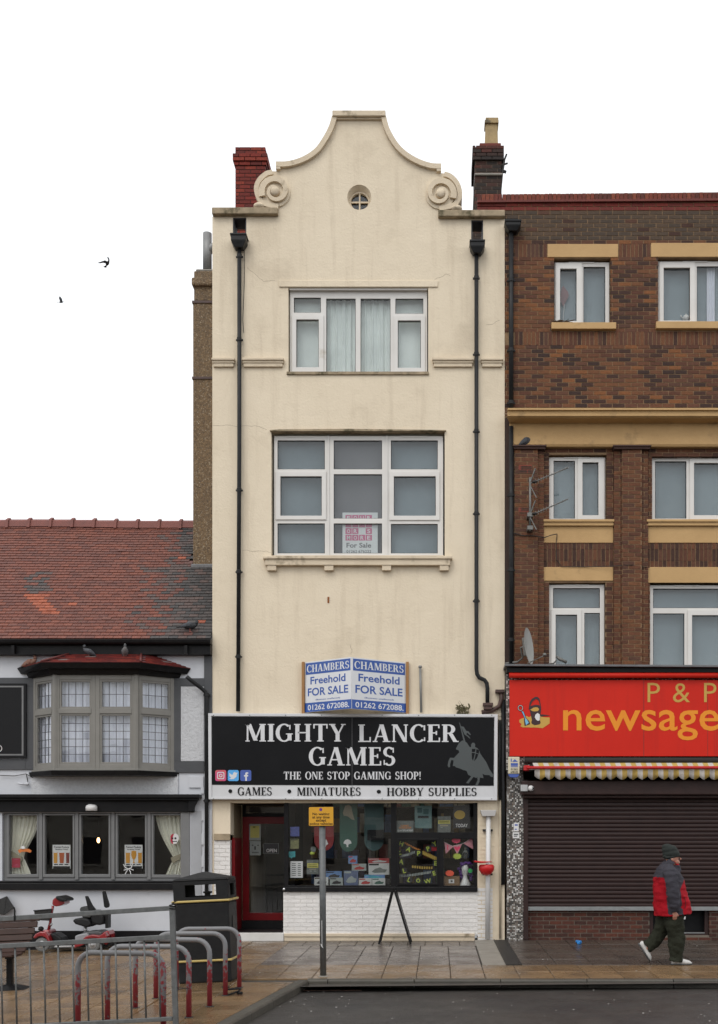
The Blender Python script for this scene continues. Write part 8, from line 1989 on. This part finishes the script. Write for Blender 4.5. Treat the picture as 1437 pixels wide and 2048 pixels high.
up_ = [(0.03, 0.03, 0.03, 0.13), (0.08, 0.13, 0.03, 0.14), (0.11, 0.24, 0.0, 0.10), (0.10, 0.34, -0.03, 0.03)]
out_ = [(0.03, 0.02, 0.03, 0.13), (0.15, 0.03, 0.04, 0.15), (0.28, -0.01, 0.0, 0.11), (0.38, -0.02, -0.05, 0.03)]
flyer('pigeon in flight with one wing raised against the white sky', P(215, 527, -1.0), -0.85, 0.44, out_, up_, None)
flyer('distant tiny bird in flight low over the pub roof against the sky', P(122, 604, 9.0), 0.5, 0.40, up_, up_, None)

# ================================================================== the person walking past
gp_ = ground_at(1349, 1929)
pe = thing('person', 'person in red and grey jacket, dark beanie and green trousers walking past the shutter', 'person', gp_ + Vector((0, 0, 0.0)))
V = Vector
K = 1.0 / 430.0
def U(cx, cy, y=0.0): return V(((cx - 1150) * K, y, (1031 - cy) * K))       # crop pixels to metres about the standing foot
m_skin = M('skin', (0.42, 0.20, 0.14), (0.36, 0.165, 0.115), 8, 0.5); m_jred = M('red jacket cloth', (0.33, 0.004, 0.012), (0.26, 0.004, 0.010), 4, 0.75, 0.5, 16, spec=0.15, b2=0.3, b2scale=9); m_jgrey = M('grey jacket cloth', (0.046, 0.044, 0.054), (0.034, 0.032, 0.040), 4, 0.75, 0.5, 16, spec=0.15, b2=0.3, b2scale=9)
m_trs = M('olive trousers', (0.026, 0.028, 0.019), (0.017, 0.018, 0.012), 6, 0.85, 0.6, 14, spec=0.12, b2=0.5, b2scale=8); m_beanie = M('dark knit', (0.016, 0.021, 0.018), (0.010, 0.014, 0.012), 90, 0.9, 0.5, 160); m_shoe = M('white trainer', (0.55, 0.54, 0.52), (0.42, 0.41, 0.39), 20, 0.5, 0.1, 60); m_sole = M('grey sole', (0.10, 0.10, 0.10), (0.07, 0.07, 0.07), 9, 0.7); m_hair = M('grey hair', (0.20, 0.19, 0.18), (0.14, 0.13, 0.12), 60, 0.8)
lat = (0, 1, 0)
# body: head, neck, trunk, arms with hands, legs, fused
bd_ = MB()
bd_.ball(U(1136, 352), 0.098, 0.078, 0.115, 18, 12); bd_.ball(U(1158, 380), 0.058, 0.058, 0.055, 14, 9); bd_.ball(U(1172, 388), 0.030, 0.038, 0.028)
bd_.tube([U(1183, 352), U(1194, 366), U(1186, 371)], [0.010, 0.014, 0.008], 8); bd_.ball(U(1181, 382), 0.014, 0.022, 0.008); bd_.ball(U(1182, 389), 0.013, 0.02, 0.008); bd_.ball(U(1176, 345), 0.02, 0.045, 0.012)
for s_ in (-1, 1): bd_.tube([U(1132, 352, s_ * 0.075), U(1130, 366, s_ * 0.084), U(1136, 378, s_ * 0.076)], [(0.016, 0.008), (0.02, 0.010), (0.010, 0.007)], 8)
bd_.tube([U(1135, 375), U(1125, 410), U(1118, 440)], [0.058, 0.060, 0.075], 14)
bd_.tube([U(1112, 420), U(1112, 460), U(1120, 540), U(1128, 640), U(1128, 720)], [(0.08, 0.14), (0.12, 0.19), (0.17, 0.20), (0.19, 0.19), (0.14, 0.17)], 18, ref=lat)
for s_, pts in ((-1, [(1108, 450), (1110, 520), (1118, 600), (1130, 690)]), (1, [(1112, 450), (1128, 520), (1150, 600), (1185, 660)])):
    y0_ = s_ * 0.215
    bd_.tube([U(*pts[0], y0_), U(*pts[1], y0_ * 1.12), U(*pts[2], y0_ * 1.15), U(*pts[3], y0_ * 1.1)], [0.058, 0.05, 0.044, 0.03], 12)
    wx, wy = pts[3]; dirx = V((0.10, 0, -1)).normalized() if s_ < 0 else V((0.6, 0, -0.8)).normalized()
    w0 = U(wx, wy, y0_ * 1.1); pm = w0 + dirx * 0.055
    bd_.tube([w0, w0 + dirx * 0.03, pm + dirx * 0.03], [(0.028, 0.02), (0.038, 0.022), (0.036, 0.018)], 10, ref=lat)
    fwd = dirx.cross(V((0, 1, 0))); fwd = fwd if fwd.x > 0 else -fwd
    for k, (o_, l_) in enumerate(((0.026, 0.062), (0.009, 0.072), (-0.009, 0.068), (-0.026, 0.052))):
        f0 = pm + dirx * 0.022 + fwd * o_; f1 = f0 + dirx * l_ * 0.5 + V((0, -s_ * 0.010, 0)); f2 = f1 + dirx * l_ * 0.32 + V((0, -s_ * 0.026, 0)) - fwd * 0.004
        bd_.tube([f0, f1, f2], [0.0088, 0.0082, 0.0068], 8)
    bd_.tube([w0 + dirx * 0.02 + fwd * 0.024, w0 + dirx * 0.05 + fwd * 0.048, w0 + dirx * 0.082 + fwd * 0.050], [0.011, 0.0098, 0.0080], 8)
front = [(1135, 715, -0.10), (1148, 790, -0.105), (1152, 870, -0.10), (1158, 950, -0.10), (1160, 1000, -0.10)]
rear = [(1112, 715, 0.10), (1092, 790, 0.10), (1062, 855, 0.10), (1015, 905, 0.10), (975, 945, 0.10)]
for L_ in (front, rear): bd_.tube([U(*p) for p in L_], [0.095, 0.085, 0.062, 0.055, 0.042], 12)
bme = baked('body', bd_, [m_skin], 0.0075, 3)
o = bpy.data.objects.new('body', bme); link(o, pe)
# jacket: trunk and sleeves fused, coloured by panel
jk = MB()
jk.tube([U(1110, 398), U(1108, 425), U(1110, 470), U(1119, 540), U(1127, 620), U(1137, 690), U(1139, 719)], [(0.085, 0.11), (0.155, 0.19), (0.200, 0.235), (0.232, 0.25), (0.255, 0.255), (0.272, 0.255), (0.275, 0.255)], 28, ref=lat)
jk.tube([U(1108, 415, -0.13), U(1104, 445, -0.22), U(1110, 520, -0.265), U(1120, 600, -0.27), U(1128, 650, -0.262), U(1136, 694, -0.248)], [0.07, 0.098, 0.098, 0.092, 0.085, 0.055], 16)
jk.tube([U(1112, 415, 0.13), U(1112, 445, 0.22), U(1130, 520, 0.26), U(1152, 600, 0.262), U(1185, 655, 0.25)], [0.07, 0.098, 0.095, 0.088, 0.06], 16)
jk.tube([U(1100, 372), U(1110, 385), U(1125, 408)], [(0.085, 0.085), (0.10, 0.10), (0.12, 0.12)], 18, ref=lat)
jk.tube([U(1160, 395, 0), U(1178, 415, 0), U(1188, 445, 0)], [(0.03, 0.06), (0.035, 0.07), (0.03, 0.07)], 12, ref=lat)
from mathutils import noise as mnoise
def folds(me, a1, f1, a2, f2):                                    # cloth folds pushed along the normals
    ns = [v.normal.copy() for v in me.vertices]
    for v, n_ in zip(me.vertices, ns):
        p = v.co
        d = a1 * mnoise.noise(V((p.x * f1[0], p.y * f1[1], p.z * f1[2]))) + a2 * mnoise.noise(V((p.x * f2[0] + 9, p.y * f2[1], p.z * f2[2])))
        v.co = p + n_ * d
    me.update()
jme = baked('jacket', jk, [m_jgrey, m_jred, m_ink], 0.011, 5)
folds(jme, 0.022, (6, 6, 5), 0.014, (8, 8, 19))
for p in jme.polygons:
    c = p.center; z = c.z
    cx_ = c.x / K + 1150; cy_ = 1031 - z / K
    arm_x = 1104 + (cy_ - 445) * 0.13
    sleeve = abs(c.y) > 0.218 and abs(cx_ - (arm_x + 3)) < 47 and cy_ > 430 and cy_ < 712
    far_sleeve = c.y > 0.19 and cx_ > 1130 and cy_ > 420 and abs(c.y) > 0.2
    k = 0
    if not (sleeve or far_sleeve):
        edge = 478 + max(0, (cx_ - 1120)) * 0.10 if cx_ < 1150 else 478 + max(0, 1215 - cx_) * 1.6
        if cy_ > edge: k = 1
        if cx_ > 1212 + (cy_ - 480) * 0.17 and cy_ > 450: k = 1
    if cy_ < 402 and cx_ > 1140 and abs(c.y) < 0.07: k = 1
    p.material_index = k
o = bpy.data.objects.new('jacket', jme); link(o, pe)
q = MB(); q.tube([U(1196, 600, -0.205), U(1204, 640, -0.218), U(1198, 672, -0.222)], 0.004, 5); q.build('pocket_zip', m_ink, pe, local=True)
# trousers
tr = MB()
tr.tube([U(1133, 690), U(1133, 730)], [(0.20, 0.19), (0.20, 0.20)], 18, ref=lat)
tr.tube([U(1138, 720, -0.085), U(1150, 790, -0.10), U(1153, 860, -0.10), U(1158, 930, -0.10), U(1158, 985, -0.10), U(1152, 1012, -0.10)], [(0.150, 0.12), (0.142, 0.118), (0.128, 0.11), (0.108, 0.10), (0.100, 0.095), (0.104, 0.09)], 18, ref=lat)
tr.tube([U(1108, 720, 0.085), U(1090, 790, 0.10), U(1062, 850, 0.10), U(1022, 892, 0.10), U(996, 914, 0.10), U(980, 925, 0.10)], [(0.140, 0.12), (0.130, 0.115), (0.116, 0.106), (0.100, 0.097), (0.092, 0.09), (0.088, 0.085)], 18, ref=lat)
tme = baked('trousers', tr, [m_trs], 0.011, 4); folds(tme, 0.022, (9, 6, 4), 0.017, (9, 8, 16)); o = bpy.data.objects.new('trousers', tme); link(o, pe)
# beanie
be_ = MB(); be_.ball(U(1131, 330), 0.128, 0.105, 0.085, 20, 12); be_.ball(U(1122, 305), 0.118, 0.098, 0.075, 18, 10); be_.ball(U(1106, 288), 0.080, 0.075, 0.05, 16, 9)
be_.tube([U(1082, 345), U(1098, 356), U(1135, 352), U(1184, 340)], [(0.02, 0.06), (0.026, 0.092), (0.026, 0.104), (0.02, 0.06)], 14, ref=lat)
bme2 = baked('beanie', be_, [m_beanie], 0.008, 3); o = bpy.data.objects.new('beanie', bme2); link(o, pe)
# hair tuft, glasses
q = MB(); q.ball(U(1128, 360, -0.07), 0.022, 0.016, 0.02); q.build('sideburn', m_hair, pe, local=True, smooth=True)
q = MB()
for s_ in (-1, 1): q.tube([U(1184, 350, s_ * 0.035) + V((0, s_ * 0.022 * math.cos(a), 0.018 * math.sin(a))) for a in [i * math.pi / 7 for i in range(15)]], 0.0022, 5); q.tube([U(1183, 350, s_ * 0.058), U(1135, 350, s_ * 0.080)], 0.0022, 5)
q.build('glasses', m_ink, pe, local=True)
# shoes
def shoe(heel, toe, up, y):
    d = (toe - heel); L_ = d.length; d.normalize(); n_ = (up - d * up.dot(d)).normalized()
    q = MB(); pt = lambda u, h: heel + d * (u * L_) + n_ * h
    q.tube([pt(-0.02, 0.045), pt(0.12, 0.058), pt(0.35, 0.058), pt(0.6, 0.045), pt(0.85, 0.035), pt(1.0, 0.025)], [(0.03, 0.028), (0.052, 0.038), (0.052, 0.042), (0.042, 0.047), (0.032, 0.046), (0.012, 0.022)], 14, ref=lat)
    q.tube([pt(0.14, 0.05), pt(0.2, 0.11)], [(0.048, 0.036), (0.045, 0.036)], 12, ref=lat)
    o = q.build('shoe', m_shoe, pe, local=True, smooth=True)
    q = MB(); q.tube([pt(-0.03, 0.012), pt(0.1, 0.012), pt(0.5, 0.012), pt(0.85, 0.012), pt(1.02, 0.016)], [(0.012, 0.025), (0.013, 0.038), (0.013, 0.046), (0.013, 0.046), (0.009, 0.02)], 12, ref=lat); q.build('sole', m_sole, o, local=True, smooth=True)
shoe(U(1126, 1031, -0.10), U(1252, 1031, -0.10), V((0, 0, 1)), -0.10)
shoe(U(930, 908, 0.10), U(1000, 1018, 0.10), V((0.8, 0, 0.6)), 0.10)

# ================================================================== invented terrace opposite, added to block sky from the windows; seen only in their reflections
m_ow = M('opposite render', (0.26, 0.235, 0.20), (0.18, 0.165, 0.14), 1, 0.8)
for i, (x0, x1, h_, lab) in enumerate(((-26, -9, 8.2, 'invented low brown rendered terrace across the road mirrored in the pub windows'), (-9, 8, 7.6, 'invented low brown rendered terrace across the road mirrored in the shop window'), (8, 24, 8.4, 'invented low brown rendered terrace across the road facing the newsagent'))):
    t = thing('invented_terrace', lab, 'building', ((x0 + x1) / 2, -47, -0.6), group='invented terrace across the road')
    q = MB(); q.box(x0, x1 - 0.02, -52, -46, -0.6, h_ - 1.8); q.build('wall', m_ow, t)
    q = MB(); q.add([(x0, -45.8, h_ - 1.8), (x1 - .02, -45.8, h_ - 1.8), (x1 - .02, -49, h_), (x0, -49, h_), (x0, -52.2, h_ - 1.8), (x1 - .02, -52.2, h_ - 1.8)], [(0, 1, 2, 3), (3, 2, 5, 4), (0, 3, 4), (1, 5, 2), (0, 4, 5, 1)]); q.build('roof', m_slate, t)
    for k in range(5):
        for z_ in (0.8, 3.6):
            xx = x0 + 1.6 + k * 3.1; q = MB(); q.box(xx, xx + 1.2, -45.99, -45.9, z_, z_ + 1.6); w_ = q.build('window', m_ink, t); q = MB(); q.box(xx - 0.1, xx + 1.3, -45.99, -45.85, z_ - 0.12, z_); q.build('sill', m_conc, w_)
